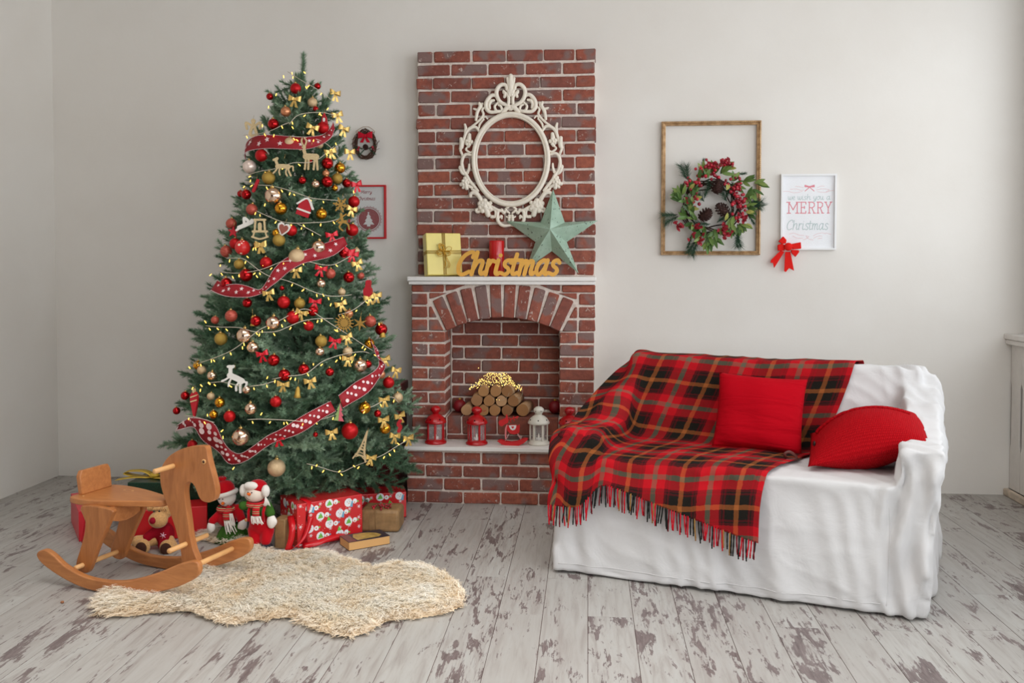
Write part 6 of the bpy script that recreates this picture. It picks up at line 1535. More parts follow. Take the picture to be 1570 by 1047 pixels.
# ------------------------------------------------------------------ sheepskin
m_wool = NT('sheepskin_wool'); v = m_wool.coords('Object')
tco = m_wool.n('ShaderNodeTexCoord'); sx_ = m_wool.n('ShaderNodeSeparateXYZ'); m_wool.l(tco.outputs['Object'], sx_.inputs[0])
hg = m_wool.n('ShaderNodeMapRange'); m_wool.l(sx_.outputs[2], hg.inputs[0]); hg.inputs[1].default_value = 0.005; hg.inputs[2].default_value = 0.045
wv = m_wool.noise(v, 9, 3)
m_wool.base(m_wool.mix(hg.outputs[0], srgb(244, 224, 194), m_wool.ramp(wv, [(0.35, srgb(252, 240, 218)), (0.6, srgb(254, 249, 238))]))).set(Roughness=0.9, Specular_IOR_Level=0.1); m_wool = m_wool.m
EDGE = [(152, 938), (153, 922), (178, 906), (232, 896), (292, 880), (335, 862), (372, 845), (345, 835), (305, 826), (318, 812), (352, 806), (392, 832), (425, 853), (482, 850), (535, 864), (578, 874), (612, 868), (652, 873), (690, 892), (709, 918), (690, 938), (640, 948), (592, 953), (556, 972), (525, 975), (497, 970), (470, 958), (455, 948), (400, 950), (352, 957), (322, 948), (290, 938), (240, 940), (190, 946), (162, 944)]
poly = [fl(x, y, 0.0) for x, y in EDGE]; poly = [Vector((p[0], p[1], 0)) for p in spline([tuple(p) for p in poly], 4, True)]
cx = sum(p.x for p in poly)/len(poly); cy = sum(p.y for p in poly)/len(poly)
rug = thing('sheepskin', 'cream long wool sheepskin rug lying on the floor before the tree', 'rug', (cx, cy, 0))
PX = np.array([(p.x-cx, p.y-cy) for p in poly])
def inside(Q, P):
    x, y = Q[:, 0], Q[:, 1]; c = np.zeros(len(Q), bool); j = len(P)-1
    for i in range(len(P)):
        xi, yi = P[i]; xj, yj = P[j]
        c ^= ((yi > y) != (yj > y)) & (x < (xj-xi)*(y-yi)/(yj-yi+1e-12)+xi); j = i
    return c
rg = np.random.RandomState(3)
Q = np.c_[rg.uniform(PX[:, 0].min(), PX[:, 0].max(), 34000), rg.uniform(PX[:, 1].min(), PX[:, 1].max(), 34000)]; Q = Q[inside(Q, PX)][:9000]
dE = np.min(np.hypot(Q[:, None, 0]-PX[None, :, 0], Q[:, None, 1]-PX[None, :, 1]), 1)
n3 = np.c_[Q, np.zeros(len(Q))]
fa = noise3(n3*4.0, 3, 2)*2.0+noise3(n3*14, 4, 1)*0.45
near = PX[np.argmin(np.hypot(Q[:, None, 0]-PX[None, :, 0], Q[:, None, 1]-PX[None, :, 1]), 1)]; outd = near-Q; outd /= np.linalg.norm(outd, axis=1)[:, None]+1e-6
wE = np.clip(1-dE/0.06, 0, 1)[:, None]
fd = np.c_[np.cos(fa-1.2), np.sin(fa-1.2)]*(1-wE)+outd*wE*1.2
puff = np.minimum(1, dE/0.09)
K = 13; nS = 4
def pile(Qp):
    d_ = np.min(np.hypot(Qp[:, None, 0]-PX[None, :, 0], Qp[:, None, 1]-PX[None, :, 1]), 1); q3 = np.c_[Qp, np.zeros(len(Qp))]
    return 0.006+np.sqrt(np.minimum(1, d_/0.075))*(0.030+0.006*noise3(q3*10, 6, 2)+0.004*noise3(q3*34, 8, 2))
zq = pile(Q)
tip = np.c_[Q+fd*0.036*(1+0.3*rg.normal(size=(len(Q), 1))), zq+0.010+0.006*rg.normal(size=len(Q))-0.010*wE[:, 0]]
tip[:, 2] = np.maximum(tip[:, 2], 0.010)
root = np.c_[Q, zq-0.004]
# the felted body of the fleece under the loose tips
gs = 0.011; gx = np.arange(PX[:, 0].min(), PX[:, 0].max()+gs, gs); gy = np.arange(PX[:, 1].min(), PX[:, 1].max()+gs, gs); GX, GY = np.meshgrid(gx, gy, indexing='ij')
gq = np.c_[GX.ravel(), GY.ravel()]; gin = inside(gq, PX); gz = np.where(gin, pile(gq), 0.004); gi = np.arange(len(gq)).reshape(GX.shape); gm = gin.reshape(GX.shape)
fq = np.stack([gi[:-1, :-1], gi[1:, :-1], gi[1:, 1:], gi[:-1, 1:]], -1).reshape(-1, 4); fq = fq[gin[fq].any(1)]
us, iv_ = np.unique(fq, return_inverse=True)
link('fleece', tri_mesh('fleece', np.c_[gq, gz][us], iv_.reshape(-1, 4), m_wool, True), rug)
R_ = np.repeat(root, K, 0); T_ = np.repeat(tip, K, 0); n = len(R_)
R_[:, :2] += rg.normal(size=(n, 2))*0.011; T_ += rg.normal(size=(n, 3))*np.array([0.0085, 0.0085, 0.003]); T_[:, 2] = np.maximum(T_[:, 2], 0.006)
side_ = np.c_[-(T_-R_)[:, 1], (T_-R_)[:, 0], np.zeros(n)]; side_ /= np.linalg.norm(side_, axis=1)[:, None]+1e-9
tw_ = rg.uniform(-0.35, 0.35, n)[:, None]; side_ = side_*np.cos(tw_)+np.array([0, 0, 1.0])*np.sin(tw_)
Vv = []
for k in range(nS):
    t = k/(nS-1); p = R_+(T_-R_)*t; p[:, 2] = R_[:, 2]+(T_[:, 2]-R_[:, 2])*math.sin(min(1.75, t*1.75))
    p += side_*(0.004*np.sin(t*7+np.arange(n)[:, None]))
    w_ = 0.0017*(1-t*0.7)
    Vv.append(p-side_*w_); Vv.append(p+side_*w_)
Vv = np.stack(Vv, 1).reshape(-1, 3); i0 = np.arange(n)[:, None]*(2*nS)
Fv = np.concatenate([i0+np.array([[2*k, 2*k+2, 2*k+3, 2*k+1]]) for k in range(nS-1)], 0)
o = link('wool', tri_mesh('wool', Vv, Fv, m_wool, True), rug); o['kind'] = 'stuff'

# ------------------------------------------------------------------ presents
def quad_box(name, p0, p1, depth, h, mat, parent_label, cat='gift', bevel=0.004, nm='box', lean=0.0):
    """box with its front bottom edge from p0 to p1 on the floor; returns (thing, width)"""
    d = p1-p0; w = d.length; ang = math.atan2(d.y, d.x)
    t = thing(name, parent_label, cat, ((p0.x+p1.x)/2, (p0.y+p1.y)/2, 0), (lean, 0, ang))
    MB().box(-w/2, w/2, 0, depth, 0.001, h).obj(nm, mat, t, bevel=bevel)
    return t, w
m_redwrap = simple('red_gloss_wrap', (206, 40, 44), 0.25, coat=0.3, bump=0.05, scale=10); m_redrib = simple('red_satin_ribbon', (200, 8, 24), 0.3, coat=0.2)
m_pw = simple('print_white', (240, 240, 242), 0.4); m_pg = simple('print_green', (116, 196, 84), 0.4); m_pb = simple('print_blue', (112, 166, 196), 0.4); m_po = simple('print_orange', (220, 120, 60), 0.4); m_pk = simple('print_dark', (40, 50, 60), 0.4)
def disc(mb, x, z, r, d, mi, sx=1.0, n=12): mb.add([(x+r*sx*math.cos(q), d, z+r*math.sin(q)) for q in np.linspace(0, 2*PI, n+1)[:-1]], [tuple(range(n))], mi, False)
def print_face(t, x0, x1, z0, z1, y, seed, axis='front'):
    """snowmen and snowflakes printed flat on a face of the paper"""
    mb = MB(); r_ = random.Random(seed); k = 0; step = 0.074; row_ = 0; e = 0.0004; S = 1.5; x0, x1, z0, z1 = x0/S, x1/S, z0/S, z1/S
    z = z1-0.018
    while z > z0-0.01:
        x = x0+(0.012 if row_ % 2 else 0.046)
        while x < x1-0.012:
            R = 0.0155; s = r_.choice((1, 1, -1)); zz_ = z+r_.uniform(-0.006, 0.006)
            ok = lambda a, rr: x0+rr < a < x1-rr
            if z0+R < zz_ < z1-R*0.6 and ok(x, R):
                disc(mb, x, zz_, R, y-e, 0); kind = r_.randrange(3)
                for q in (-1, 1): disc(mb, x+q*0.005, zz_+0.003, 0.0014, y-2*e, 4, 1, 6)
                mb.add([(x-0.001, y-2*e, zz_-0.001), (x+0.008, y-2*e, zz_-0.003), (x-0.001, y-2*e, zz_-0.004)], [(0,1,2)], 3, False)
                if ok(x+0.025, 0.009): disc(mb, x+0.025, zz_+0.002*s, 0.0088, y-e, 0); disc(mb, x+0.024, zz_-0.002, 0.003, y-2*e, 3, 1, 6)
                if kind == 0: mb.add([(x-0.011, y-2*e, zz_-0.008), (x+0.011, y-2*e, zz_-0.006), (x+0.001, y-2*e, zz_+0.012)], [(0,1,2)], 1, False)
                elif kind == 1 and zz_+0.026 < z1: mb.add([(x-0.010, y-2*e, zz_+0.011), (x+0.007, y-2*e, zz_+0.013), (x-0.004, y-2*e, zz_+0.028)], [(0,1,2)], 1, False)
                elif ok(x+0.015, 0.01) and zz_-0.02 > z0: mb.add([(x+0.006, y-2*e, zz_-0.016), (x+0.016, y-2*e, zz_-0.018), (x+0.018, y-2*e, zz_+0.004), (x+0.012, y-2*e, zz_+0.004)], [(0,1,2,3)], 2, False)
                if ok(x+0.037, 0.004): disc(mb, x+0.037, zz_, 0.0035, y-e, r_.choice((1, 2)), 1, 6)
            x += step
        x = x0+(0.050 if row_ % 2 else 0.012)
        while x < x1-0.008:
            zz_ = z+r_.uniform(-0.010, 0.010)+0.012
            if x0+0.008 < x and z0+0.008 < zz_ < z1-0.008:
                for q in range(3):
                    a = PI*q/3; cx_, sz_ = 0.0065*math.cos(a), 0.0065*math.sin(a); nx, nz = -0.0007*math.sin(a), 0.0007*math.cos(a)
                    mb.add([(x-cx_+nx, y-e, zz_-sz_+nz), (x-cx_-nx, y-e, zz_-sz_-nz), (x+cx_-nx, y-e, zz_+sz_-nz), (x+cx_+nx, y-e, zz_+sz_+nz)], [(0,1,2,3)], 0, False)
            x += 0.037
        for q in range(10): 
            xx, zz_ = r_.uniform(x0+0.004, x1-0.004), z+r_.uniform(-0.02, 0.02)
            if z0+0.003 < zz_ < z1-0.003: disc(mb, xx, zz_, 0.0011, y-e, 0, 1, 5)
        z -= 0.036; row_ += 1
    mb.v = [(x*S, y_, z*S) for x, y_, z in mb.v]
    o = mb.obj('snowman_print', [m_pw, m_pg, m_pb, m_po, m_pk], t, recalc=False); o['kind'] = 'stuff'; return o
p0, p1 = fl(456, 841), fl(556, 822)
gb, w = quad_box('gift_box', p0, p1, 0.24, 0.232, m_redwrap, 'big red gift box printed with snowmen under the tree, behind the book')
print_face(gb, -w/2, w/2, 0.002, 0.232, 0.0, 5)
o = print_face(gb, 0.0, 0.24, 0.002, 0.232, 0.0, 9); o.rotation_euler = (0, 0, -PI/2); o.location = (-w/2, 0.24, 0)
def band(t, pts0, pts1, nm='ribbon', mat=m_redrib): b = MB(); b.strip(pts0, pts1); q = b.obj(nm, mat, t, recalc=False); s_ = q.modifiers.new('t', 'SOLIDIFY'); s_.thickness = 0.001; s_.offset = 0
e = 0.0025
band(gb, [(-w/2+0.055, -e, 0.02), (-w/2+0.056, -e, 0.12), (-w/2+0.052, -e, 0.232+e), (-w/2+0.052, 0.24, 0.232+e)], [(-w/2+0.010, -e, 0.02), (-w/2+0.045, -e, 0.12), (-w/2+0.080, -e, 0.232+e), (-w/2+0.080, 0.24, 0.232+e)])
sw_ = spline([(-w/2+0.058, -0.012, 0.15), (-w/2+0.030, -0.020, 0.08), (-w/2-0.015, -0.03, 0.03), (-w/2-0.055, -0.02, 0.005), (-w/2-0.05, 0.02, 0.006)], 5)
band(gb, sw_, [(x+0.030, y-0.004, z+0.012) for x, y, z in sw_])
sw_ = spline([(-w/2-0.030, 0.06, 0.16), (-w/2-0.045, 0.00, 0.12), (-w/2-0.055, -0.01, 0.06), (-w/2-0.075, -0.01, 0.005)], 5)
band(gb, sw_, [(x+0.030, y-0.012, z+0.006) for x, y, z in sw_])
sw_ = spline([(-w/2+0.02, -0.03, 0.004), (-w/2+0.09, -0.055, 0.014), (-w/2+0.16, -0.045, 0.022), (-w/2+0.23, -0.03, 0.02), (-w/2+0.27, -0.02, 0.006)], 5)
band(gb, sw_, [(x+0.005, y+0.022, z+0.022) for x, y, z in sw_])
p0, p1 = fl(505, 800), fl(623, 793)
g2, w = quad_box('gift_box', p0, p1, 0.16, 0.150, m_redwrap, 'red snowman printed gift box behind the brown paper parcel and book')
print_face(g2, -w/2, w/2, 0.002, 0.15, 0.0, 13)
o = print_face(g2, -0.16, 0.0, 0.002, 0.15, 0.0, 15); o.rotation_euler = (0, 0, PI/2); o.location = (w/2, 0.16, 0)
m_kraft = simple('kraft_paper', (150, 116, 76), 0.6, var=0.22, bump=0.5, scale=26)
p0, p1 = fl(552, 816), fl(612, 817)
kp_, w = quad_box('parcel', p0, p1, 0.17, 0.125, m_kraft, 'brown paper parcel tied with twine and red berries beside the book', bevel=0.018, nm='paper')
tw_ = MB(); tw_.tube(spline([(-0.02, -0.003, 0.0), (-0.022, -0.004, 0.06), (-0.02, -0.003, 0.126), (-0.02, 0.08, 0.129), (-0.02, 0.17, 0.128)], 3), 0.0014, 5)
tw_.tube(spline([(0.0, 0.06, 0.132), (-0.035, -0.01, 0.112), (-0.055, -0.016, 0.07), (-0.052, -0.012, 0.03), (-0.045, -0.012, 0.008)], 5), 0.0014, 5); tw_.obj('twine', _simple['twine'], kp_)
for k in range(26):
    q = link('berry', bm_, kp_, (0.015+rr.gauss(0, 0.030), 0.03+rr.gauss(0, 0.02), 0.134+rr.uniform(-0.004, 0.016))); q.scale = (0.62,)*3
p0, p1 = fl(421, 841), fl(437, 842)
kb, w = quad_box('paper_bag', p0, p1, 0.09, 0.155, m_kraft, 'narrow brown paper bag between the striped scarf snowman and the printed gift box', nm='paper')
# book
m_page = NT('book_pages'); wv = m_page.n('ShaderNodeTexWave', Scale=120.0, Distortion=0.6); wv.bands_direction = 'Z'; m_page.l(m_page.coords('Object'), wv.inputs[0])
m_page.base(m_page.mix(wv.outputs['Fac'], srgb(212, 158, 96), srgb(226, 178, 118))).set(Roughness=0.85); m_page = m_page.m
b0, b1 = fl(535, 845), fl(598, 834); d = b1-b0; w = d.length
bk_ = thing('book', 'thick old paperback book with yellowed pages lying on the floor beside the gifts', 'book', ((b0.x+b1.x)/2, (b0.y+b1.y)/2, 0), (0, 0, math.atan2(d.y, d.x)))
dp = 0.135; hh = 0.044
MB().box(-w/2+0.001, w/2-0.001, 0.001, dp-0.004, 0.0015, hh).obj('pages', m_page, bk_, bevel=0.002)
m_cov = simple('book_cover', (44, 40, 52), 0.4)
MB().box(-w/2, w/2, 0, dp, hh, hh+0.0016).obj('cover', m_cov, bk_); MB().box(-w/2, w/2, 0, dp, 0.0002, 0.0015).obj('cover', m_cov, bk_); MB().box(-w/2, w/2, dp-0.004, dp, 0.0015, hh).obj('spine', m_cov, bk_)
pic = [(-w/2+0.055, 0.014), (w/2-0.055, 0.018), (w/2-0.03, 0.045), (w/2-0.045, 0.085), (w/2-0.08, 0.115), (-w/2+0.07, 0.122), (-w/2+0.05, 0.07)]
MB().prism(pic, hh+0.0016, hh+0.0021, 'xy').obj('cover_picture', simple('cover_picture', (176, 146, 78), 0.45, var=0.35, scale=28), bk_)
MB().box(-w/2+0.001, -w/2+0.045, 0.001, dp-0.001, hh+0.0016, hh+0.0020).obj('cover_band', simple('cover_band', (112, 66, 60), 0.45, var=0.15, scale=30), bk_)
# plain red box behind the reindeer, green glitter box with golden bow, red gift bag, tall dark red box
p0, p1 = fl(188, 833), fl(318, 822)
rbx, w = quad_box('gift_box', p0, p1, 0.16, 0.168, simple('red_paper', (196, 18, 26), 0.4, bump=0.05), 'plain red gift box behind the reindeer plush and the rocking horse')
m_glit = NT('green_glitter_wrap'); vo = m_glit.n('ShaderNodeTexVoronoi', Scale=160.0); m_glit.l(m_glit.coords('Object'), vo.inputs[0]); cr = m_glit.ramp(vo.outputs['Distance'], [(0.0, srgb(70, 150, 96)), (0.12, srgb(50, 120, 76)), (0.2, srgb(14, 52, 34))])
m_glit.base(cr).set(Roughness=0.3, Metallic=0.3); m_glit = m_glit.m
q0, q1 = at(196, 800, 4.90), at(338, 800, 4.93); q0.z = q1.z = 0
gg, w = quad_box('gift_box', q0, q1, 0.26, 0.258, m_glit, 'large dark green glitter gift box with golden ribbon bow under the left of the tree')
m_gr = simple('gold_fabric_ribbon', (196, 162, 54), 0.45, metal=0.3, var=0.1, scale=60)
for pts, wd_ in (([(0.0, 0.10, 0.29), (-0.06, 0.10, 0.335), (-0.15, 0.10, 0.335), (-0.17, 0.10, 0.315), (-0.10, 0.10, 0.295), (0.0, 0.10, 0.29)], 0.045), ([(0.0, 0.10, 0.29), (0.08, 0.10, 0.335), (0.15, 0.10, 0.340), (0.16, 0.10, 0.318), (0.08, 0.10, 0.296), (0, 0.10, 0.29)], 0.045), ([(-0.02, 0.09, 0.29), (-0.10, 0.06, 0.30), (-0.19, 0.03, 0.288)], 0.04), ([(0.02, 0.12, 0.29), (0.12, 0.10, 0.31), (0.24, 0.06, 0.335)], 0.045), ([(0.01, 0.08, 0.29), (0.10, 0.05, 0.297), (0.17, 0.01, 0.287)], 0.04)):
    S_ = [(x-0.16, y, 0.258+(z-0.285)*0.72) for x, y, z in spline(pts, 5)]
    band(gg, S_, [(x+0.006, y+wd_, z+0.004) for x, y, z in S_], 'bow_loop', m_gr)
MB().sphere((-0.16, 0.12, 0.270), 0.022, 12, 8, sc=(1.4, 1, 0.8)).obj('bow_knot', m_gr, gg)
MB().tube(spline([(-0.20, 0.12, 0.27), (-0.12, 0.11, 0.31), (-0.06, 0.10, 0.330), (-0.02, 0.10, 0.325)], 5), 0.0012, 5).obj('wire', m_hole, gg)
p0, p1 = fl(109, 800), fl(121, 831); 
bg, w = quad_box('gift_bag', p0, p1, 0.14, 0.165, simple('red_gift_bag', (198, 32, 46), 0.35, bump=0.03), 'red gift bag with red ribbon loop behind the rocking horse seat', bevel=0.003, nm='bag')
S_ = spline([(w/2+0.012, 0.01, 0.0), (w/2+0.022, 0.02, 0.06), (w/2+0.025, 0.03, 0.12), (w/2+0.012, 0.05, 0.140), (w/2+0.022, 0.075, 0.12), (w/2+0.025, 0.09, 0.05), (w/2+0.012, 0.09, 0.002)], 5)
band(bg, S_, [(x+0.028, y+0.006, z) for x, y, z in S_], 'ribbon')
m_dglit = NT('dark_red_glitter'); vo = m_dglit.n('ShaderNodeTexVoronoi', Scale=90.0); m_dglit.l(m_dglit.coords('Object'), vo.inputs[0])
m_dglit.base(m_dglit.ramp(vo.outputs['Distance'], [(0.0, srgb(190, 60, 72)), (0.18, srgb(128, 18, 34)), (0.4, srgb(96, 10, 24))])).set(Roughness=0.4, Metallic=0.2); m_dglit = m_dglit.m
t = thing('tall_gift_box', 'tall dark red glittering box half hidden between tree and fireplace', 'gift', (-1.36, 5.76, 0))
MB().box(-0.22, 0.165, -0.08, 0.20, 0.001, 0.655).obj('box', m_dglit, t, bevel=0.004); MB().box(-0.228, 0.173, -0.088, 0.208, 0.655, 0.715).obj('lid', m_dglit, t, bevel=0.004)
# ------------------------------------------------------------------ plush figures
m_plw = simple('white_fleece', (232, 226, 218), 0.95, bump=0.5, scale=220, sheen=0.3); m_plr = simple('red_fleece', (178, 10, 24), 0.95, bump=0.3, scale=260, sheen=0.3); m_plg = simple('green_felt', (58, 96, 36), 0.95, bump=0.3, scale=220); m_plo = simple('orange_felt', (226, 108, 42), 0.8)
m_dk = simple('dark_bead', (26, 24, 30), 0.25); m_skin = simple('cream_felt', (228, 214, 200), 0.9, bump=0.15, scale=240); m_navy = simple('navy_boot', (26, 26, 38), 0.7)
sk = NT('striped_knit'); w_ = sk.n('ShaderNodeTexWave', Scale=11.0); w_.bands_direction = 'Z'; sk.l(sk.coords('Object'), w_.inputs[0])
sk.base(sk.ramp(w_.outputs['Fac'], [(0.0, srgb(190, 20, 30)), (0.45, srgb(66, 78, 36)), (0.7, srgb(226, 204, 160)), (0.85, srgb(190, 20, 30))], 'CONSTANT')).set(Roughness=0.95); m_strk = sk.m
c_ = 0.000416
def blob(nm, mat, par, shapes, vox=0.006, sm=4):
    """one soft body over ellipsoids (centre, radii) and limbs (a, b, ra, rb)"""
    mb = MB()
    for s in shapes:
        if len(s) == 2: mb.sphere(s[0], 1.0, 16, 10, sc=s[1])
        else:
            a, b2, ra, rb2 = s; n_ = 8; A_, B_ = Vector(a), Vector(b2)
            for k in range(n_+1): mb.sphere(A_.lerp(B_, k/n_), ra+(rb2-ra)*k/n_, 10, 6)
    return link(nm, remeshed(mb.mesh(nm, mat, recalc=False), vox, sm), par)
def D1(x, y, d=0.0): return ((x-420)*c_, d, (875-y)*c_)
s1 = thing('snowman_doll', 'plush snowman doll in red jacket and green skirt beside the rocking horse head', 'doll', tuple(fl(357, 830)), (0.0, 0, 0.10))
blob('body', m_plr, s1, [(D1(350, 540), (0.058, 0.048, 0.062)), (D1(310, 470, 0.0), D1(180, 590, -0.03), 0.025, 0.022), (D1(480, 450, 0.0), D1(555, 560, -0.035), 0.026, 0.025)])
blob('head', m_plw, s1, [(D1(350, 290, -0.005), (0.050, 0.046, 0.053))])
mb = MB(); N_ = 60; prof = [(0.035, 0.100), (0.055, 0.085), (0.078, 0.045), (0.096, 0.004)]; vs = []; fs = []
for r, z in prof:
    for k in range(N_): t_ = 2*PI*k/N_; q = r*(1+0.07*math.sin(9*t_)*(r/0.096)); vs.append((q*math.cos(t_), q*math.sin(t_)*0.8, z))
for j in range(3):
    for k in range(N_): fs.append((j*N_+k, (j+1)*N_+k, (j+1)*N_+(k+1) % N_, j*N_+(k+1) % N_))
fs.append(tuple(3*N_+k for k in range(N_))); mb.add(vs, fs); mb.obj('skirt', m_plg, s1)
blob('mitten', m_plw, s1, [(D1(170, 660, -0.035), (0.022, 0.022, 0.032))]); blob('mitten', m_plw, s1, [(D1(575, 620, -0.04), (0.024, 0.024, 0.033)), (D1(540, 650, -0.045), (0.014, 0.014, 0.016))])
hx, hy, hz = D1(340, 230, -0.003)
MB().lathe([(0.050, -0.008), (0.053, 0.010), (0.046, 0.038), (0.028, 0.058), (0.0, 0.064)], 24, 0, Matrix.Translation((hx-0.004, hy, hz))).obj('hat', m_plr, s1)
MB().tube([(hx+0.052*math.cos(q), hy+0.050*math.sin(q), hz-0.006+0.012*math.cos(q)) for q in np.linspace(0, 2*PI, 25)[:-1]], 0.013, 8, closed=True).obj('hat_brim', m_plw, s1)
mb = MB()
for q in range(6): mb.tube([(hx-0.02, hy, hz+0.055), (hx-0.02+0.018*math.cos(q), hy+0.014*math.sin(q), hz+0.080)], [0.007, 0.010], 6)
mb.obj('hat_tassel', m_plr, s1)
MB().lathe([(0.009, 0), (0.0075, 0.010), (0.003, 0.020), (0, 0.022)], 10, 0, Matrix.Translation(D1(333, 350, -0.046)) @ Matrix.Rotation(PI/2, 4, 'X')).obj('nose', m_plo, s1)
for x in (285, 331): MB().sphere(D1(x, 295, -0.048), 0.0038, 10, 6).obj('eye', m_dk, s1)
MB().tube(spline([D1(292, 375, -0.044), D1(330, 392, -0.043), D1(380, 325, -0.045)], 5), 0.0007, 4).obj('mouth', m_dk, s1)
def scarf(par, D, cx, cy, tab, fringe):
    c0 = Vector(D(cx, cy)); MB().tube([(c0.x+0.040*math.cos(q), -0.004+0.038*math.sin(q), c0.z+0.004*math.sin(q)) for q in np.linspace(0, 2*PI, 25)[:-1]], 0.015, 8, closed=True).obj('scarf', m_strk, par)
    P_ = [Vector(D(*q)) for q in tab]; mb = MB(); mb.tube(spline([tuple(p) for p in P_], 4), [0.020]*(4*(len(P_)-1)+1), 8, up=(0, 1, 0), flat=0.35); mb.obj('scarf_end', m_strk, par)
    for k, (a, b2) in enumerate(fringe): MB().tube(spline([D(*a), tuple((Vector(D(*a))+Vector(D(*b2)))/2+Vector((0.003*math.sin(k*2), -0.004, 0))), D(*b2)], 4), 0.0028, 5).obj('scarf_fringe', m_plw, par)
scarf(s1, D1, 350, 440, [(430, 400, -0.04), (385, 480, -0.058), (395, 560, -0.062)], [((360+q*12, 560, -0.064), (395+q*14+(4*q if q > 4 else 0), 700+(30 if q % 3 == 0 else 0), -0.072)) for q in range(8)]+[((430+q*6, 470, -0.064), (455+q*9, 620, -0.072)) for q in range(6)])
def D2(x, y, d=0.0): return ((x-815)*c_, d, (990-y)*c_)
s2 = thing('snowman_doll', 'plush snowman doll in trapper hat, red dungarees and navy boots', 'doll', tuple(fl(402, 843)), (0.0, 0, -0.05))
blob('body', m_plr, s2, [(D2(800, 660), (0.062, 0.05, 0.060)), (D2(720, 740, -0.005), D2(760, 870, -0.03), 0.036, 0.028), (D2(890, 740, -0.005), D2(895, 840, -0.03), 0.038, 0.030)])
blob('shirt', m_plg, s2, [(D2(770, 480, -0.004), (0.050, 0.044, 0.040)), (D2(680, 430, 0.0), D2(600, 420, -0.03), 0.024, 0.024), (D2(890, 440, 0.0), D2(955, 500, -0.03), 0.026, 0.026)])
for x in (690, 880): MB().tube([D2(x, 600, -0.048), D2(x, 480, -0.047), D2(x+10, 400, -0.03)], 0.008, 6).obj('brace', m_plr, s2)
blob('head', m_skin, s2, [(D2(730, 280, -0.005), (0.055, 0.049, 0.046))])
blob('hat', m_plr, s2, [(D2(760, 200, 0.004), (0.052, 0.046, 0.040))])
blob('hat_flap', m_plw, s2, [(D2(710, 165, -0.034), (0.040, 0.022, 0.022))]); blob('hat_flap', m_plw, s2, [(D2(585, 240, -0.01), (0.020, 0.024, 0.034))]); blob('hat_flap', m_plw, s2, [(D2(885, 235, -0.018), (0.022, 0.026, 0.034))])
for q in range(8): MB().tube(spline([D2(890, 290, -0.03), D2(900+q*7, 350, -0.045), D2(880+q*13, 400+10*math.sin(q), -0.045)], 4), 0.0018, 5).obj('wool_strand', m_plw, s2)
MB().lathe([(0.0085, 0), (0.008, 0.010), (0.004, 0.026), (0, 0.029)], 10, 0, Matrix.Translation(D2(707, 262, -0.050)) @ Matrix.Rotation(PI/2-0.35, 4, 'X')).obj('nose', m_plo, s2)
for x in (690, 738): MB().sphere(D2(x, 240, -0.051), 0.0036, 10, 6).obj('eye', m_dk, s2)
MB().tube(spline([D2(648, 292, -0.046), D2(700, 332, -0.046), D2(765, 300, -0.048)], 5), 0.0007, 4).obj('mouth', m_dk, s2)
blob('mitten', m_plw, s2, [(D2(975, 600, -0.035), (0.025, 0.024, 0.038)), (D2(1020, 600, -0.04), (0.014, 0.014, 0.020))])
for x, y, dx in ((900, 940, -0.03), (740, 930, 0.0)): blob('boot', m_navy, s2, [(D2(x, y, -0.03), (0.036, 0.045, 0.026)), (D2(x, y+20, -0.045), (0.034, 0.04, 0.014))])
for q in range(4):
    MB().tube(spline([D2(900, 920, -0.075), D2(840+q*15, 895+q*8, -0.082), D2(820+q*32, 945+8*math.sin(q*2), -0.080), D2(900, 935, -0.078)], 5), 0.0016, 5).obj('lace', m_plw, s2)
for q in range(2): MB().tube(spline([D2(690, 880, -0.06), D2(700+q*10, 835, -0.062), D2(712, 878, -0.06)], 4), 0.0015, 5).obj('lace', m_plw, s2)
scarf(s2, D2, 745, 400, [(800, 380, -0.045), (800, 450, -0.062), (805, 520, -0.066)], [((750+q*14, 520, -0.068), (765+q*18, 610+10*math.sin(q*2), -0.074)) for q in range(9)])
MB().lathe([(0, -0.002), (0.009, -0.002), (0.009, 0.002), (0, 0.002)], 12, 0, Matrix.Translation(D2(660, 585, -0.048)) @ Matrix.Rotation(PI/2, 4, 'X')).obj('button', simple('wood_button', (196, 140, 84), 0.5), s2)
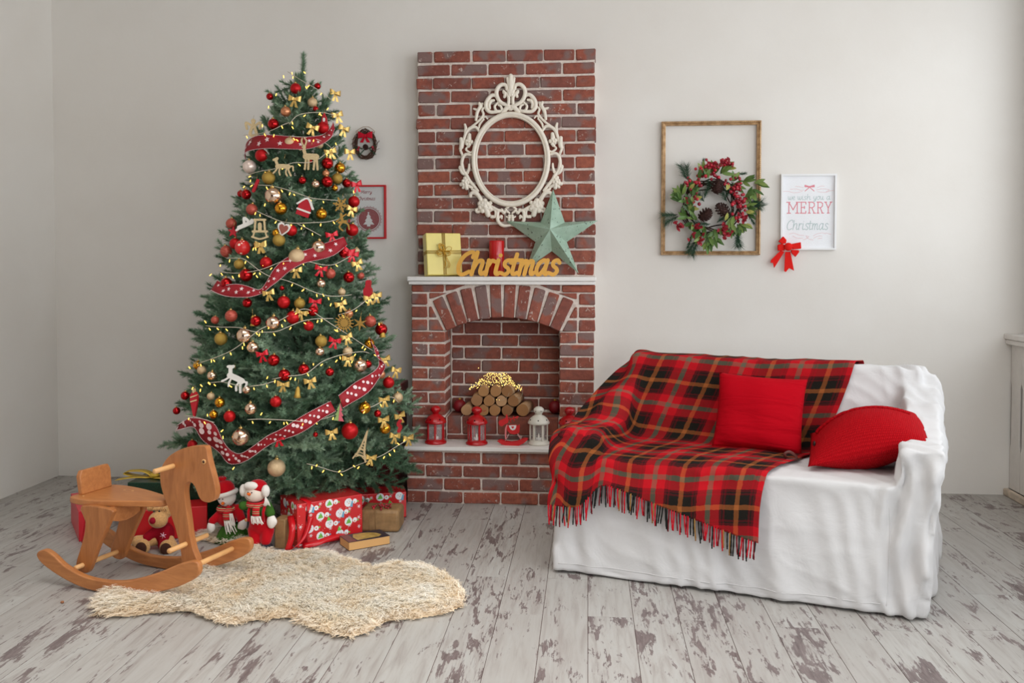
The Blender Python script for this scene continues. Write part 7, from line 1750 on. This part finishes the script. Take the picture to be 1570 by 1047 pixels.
# reindeer plush
m_fur = simple('tan_plush', (196, 150, 98), 0.95, var=0.2, bump=0.8, scale=130, sheen=0.3); m_fur2 = simple('brown_sole', (72, 44, 34), 0.9, bump=0.3, scale=150); m_mar = simple('maroon_knit', (134, 8, 26), 0.95, bump=0.4, scale=200)
c3 = 0.00046
def D3(x, y, d=0.0): return ((x-1090)*c3, d, (1000-y)*c3)
rp2 = thing('reindeer_plush', 'tan reindeer plush with red nose and maroon jumper sitting behind the horse legs', 'plush toy', tuple(fl(246, 841)), (0, 0, 0.15))
blob('body', m_mar, rp2, [(D3(1110, 850, 0.02), (0.058, 0.05, 0.068)), (D3(1050, 780, 0.0), D3(960, 860, -0.03), 0.024, 0.026), (D3(1160, 780, 0.0), D3(1150, 930, -0.05), 0.026, 0.026)])
blob('head', m_fur, rp2, [(D3(1120, 560, 0.02), (0.052, 0.05, 0.052)), (D3(1085, 655, -0.022), (0.050, 0.042, 0.044)), (D3(960, 550, 0.02), D3(1020, 540, 0.02), 0.016, 0.018), (D3(1215, 545, 0.03), D3(1260, 530, 0.03), 0.018, 0.014)])
mb = MB()
for q in range(14): mb.tube([D3(1050+q*9, 520, -0.02), D3(1030+q*12, 540+10*math.sin(q*3), -0.032)], [0.006, 0.003], 5)
mb.obj('forelock', m_fur, rp2)['kind'] = 'stuff'
blob('nose', simple('wine_velvet', (140, 10, 34), 0.8), rp2, [(D3(1048, 645, -0.058), (0.019, 0.016, 0.019))])
for x in (1045, 1105): MB().sphere(D3(x, 553, -0.032), 0.005, 10, 6).obj('eye', m_dk, rp2)
for (x, y, xs, ys) in ((870, 830, 945, 925), (1240, 900, 1215, 940)):
    blob('leg', m_fur, rp2, [(D3(1040 if x < 1000 else 1180, 900, 0.0), D3(x, y+60, -0.04), 0.03, 0.034), (D3(xs, ys, -0.075), (0.040, 0.026, 0.042))])
    MB().sphere(D3(xs, ys, -0.098), 1, 18, 10, sc=(0.029, 0.006, 0.031)).obj('sole', m_fur2, rp2)
mb = MB()
for q in range(3): a = PI*q/3+0.3; x, _, z = D3(1160, 812); mb.tube([(x-0.016*math.cos(a), -0.060, z-0.016*math.sin(a)), (x+0.016*math.cos(a), -0.060, z+0.016*math.sin(a))], 0.0016, 5)
mb.obj('snowflake', simple('pale_pink_thread', (226, 190, 206), 0.8), rp2)['kind'] = 'stuff'
# crumbs on the floor
t = MB().sphere((0, 0, 0.006), 0.007, 8, 6, sc=(1.2, 1, 0.8)).obj('nut', simple('nut_brown', (150, 96, 60), 0.6), None, tuple(fl(95.5, 925))); tag(t, 'tiny brown nut lying on the floor in front of the rocking horse', 'nut')
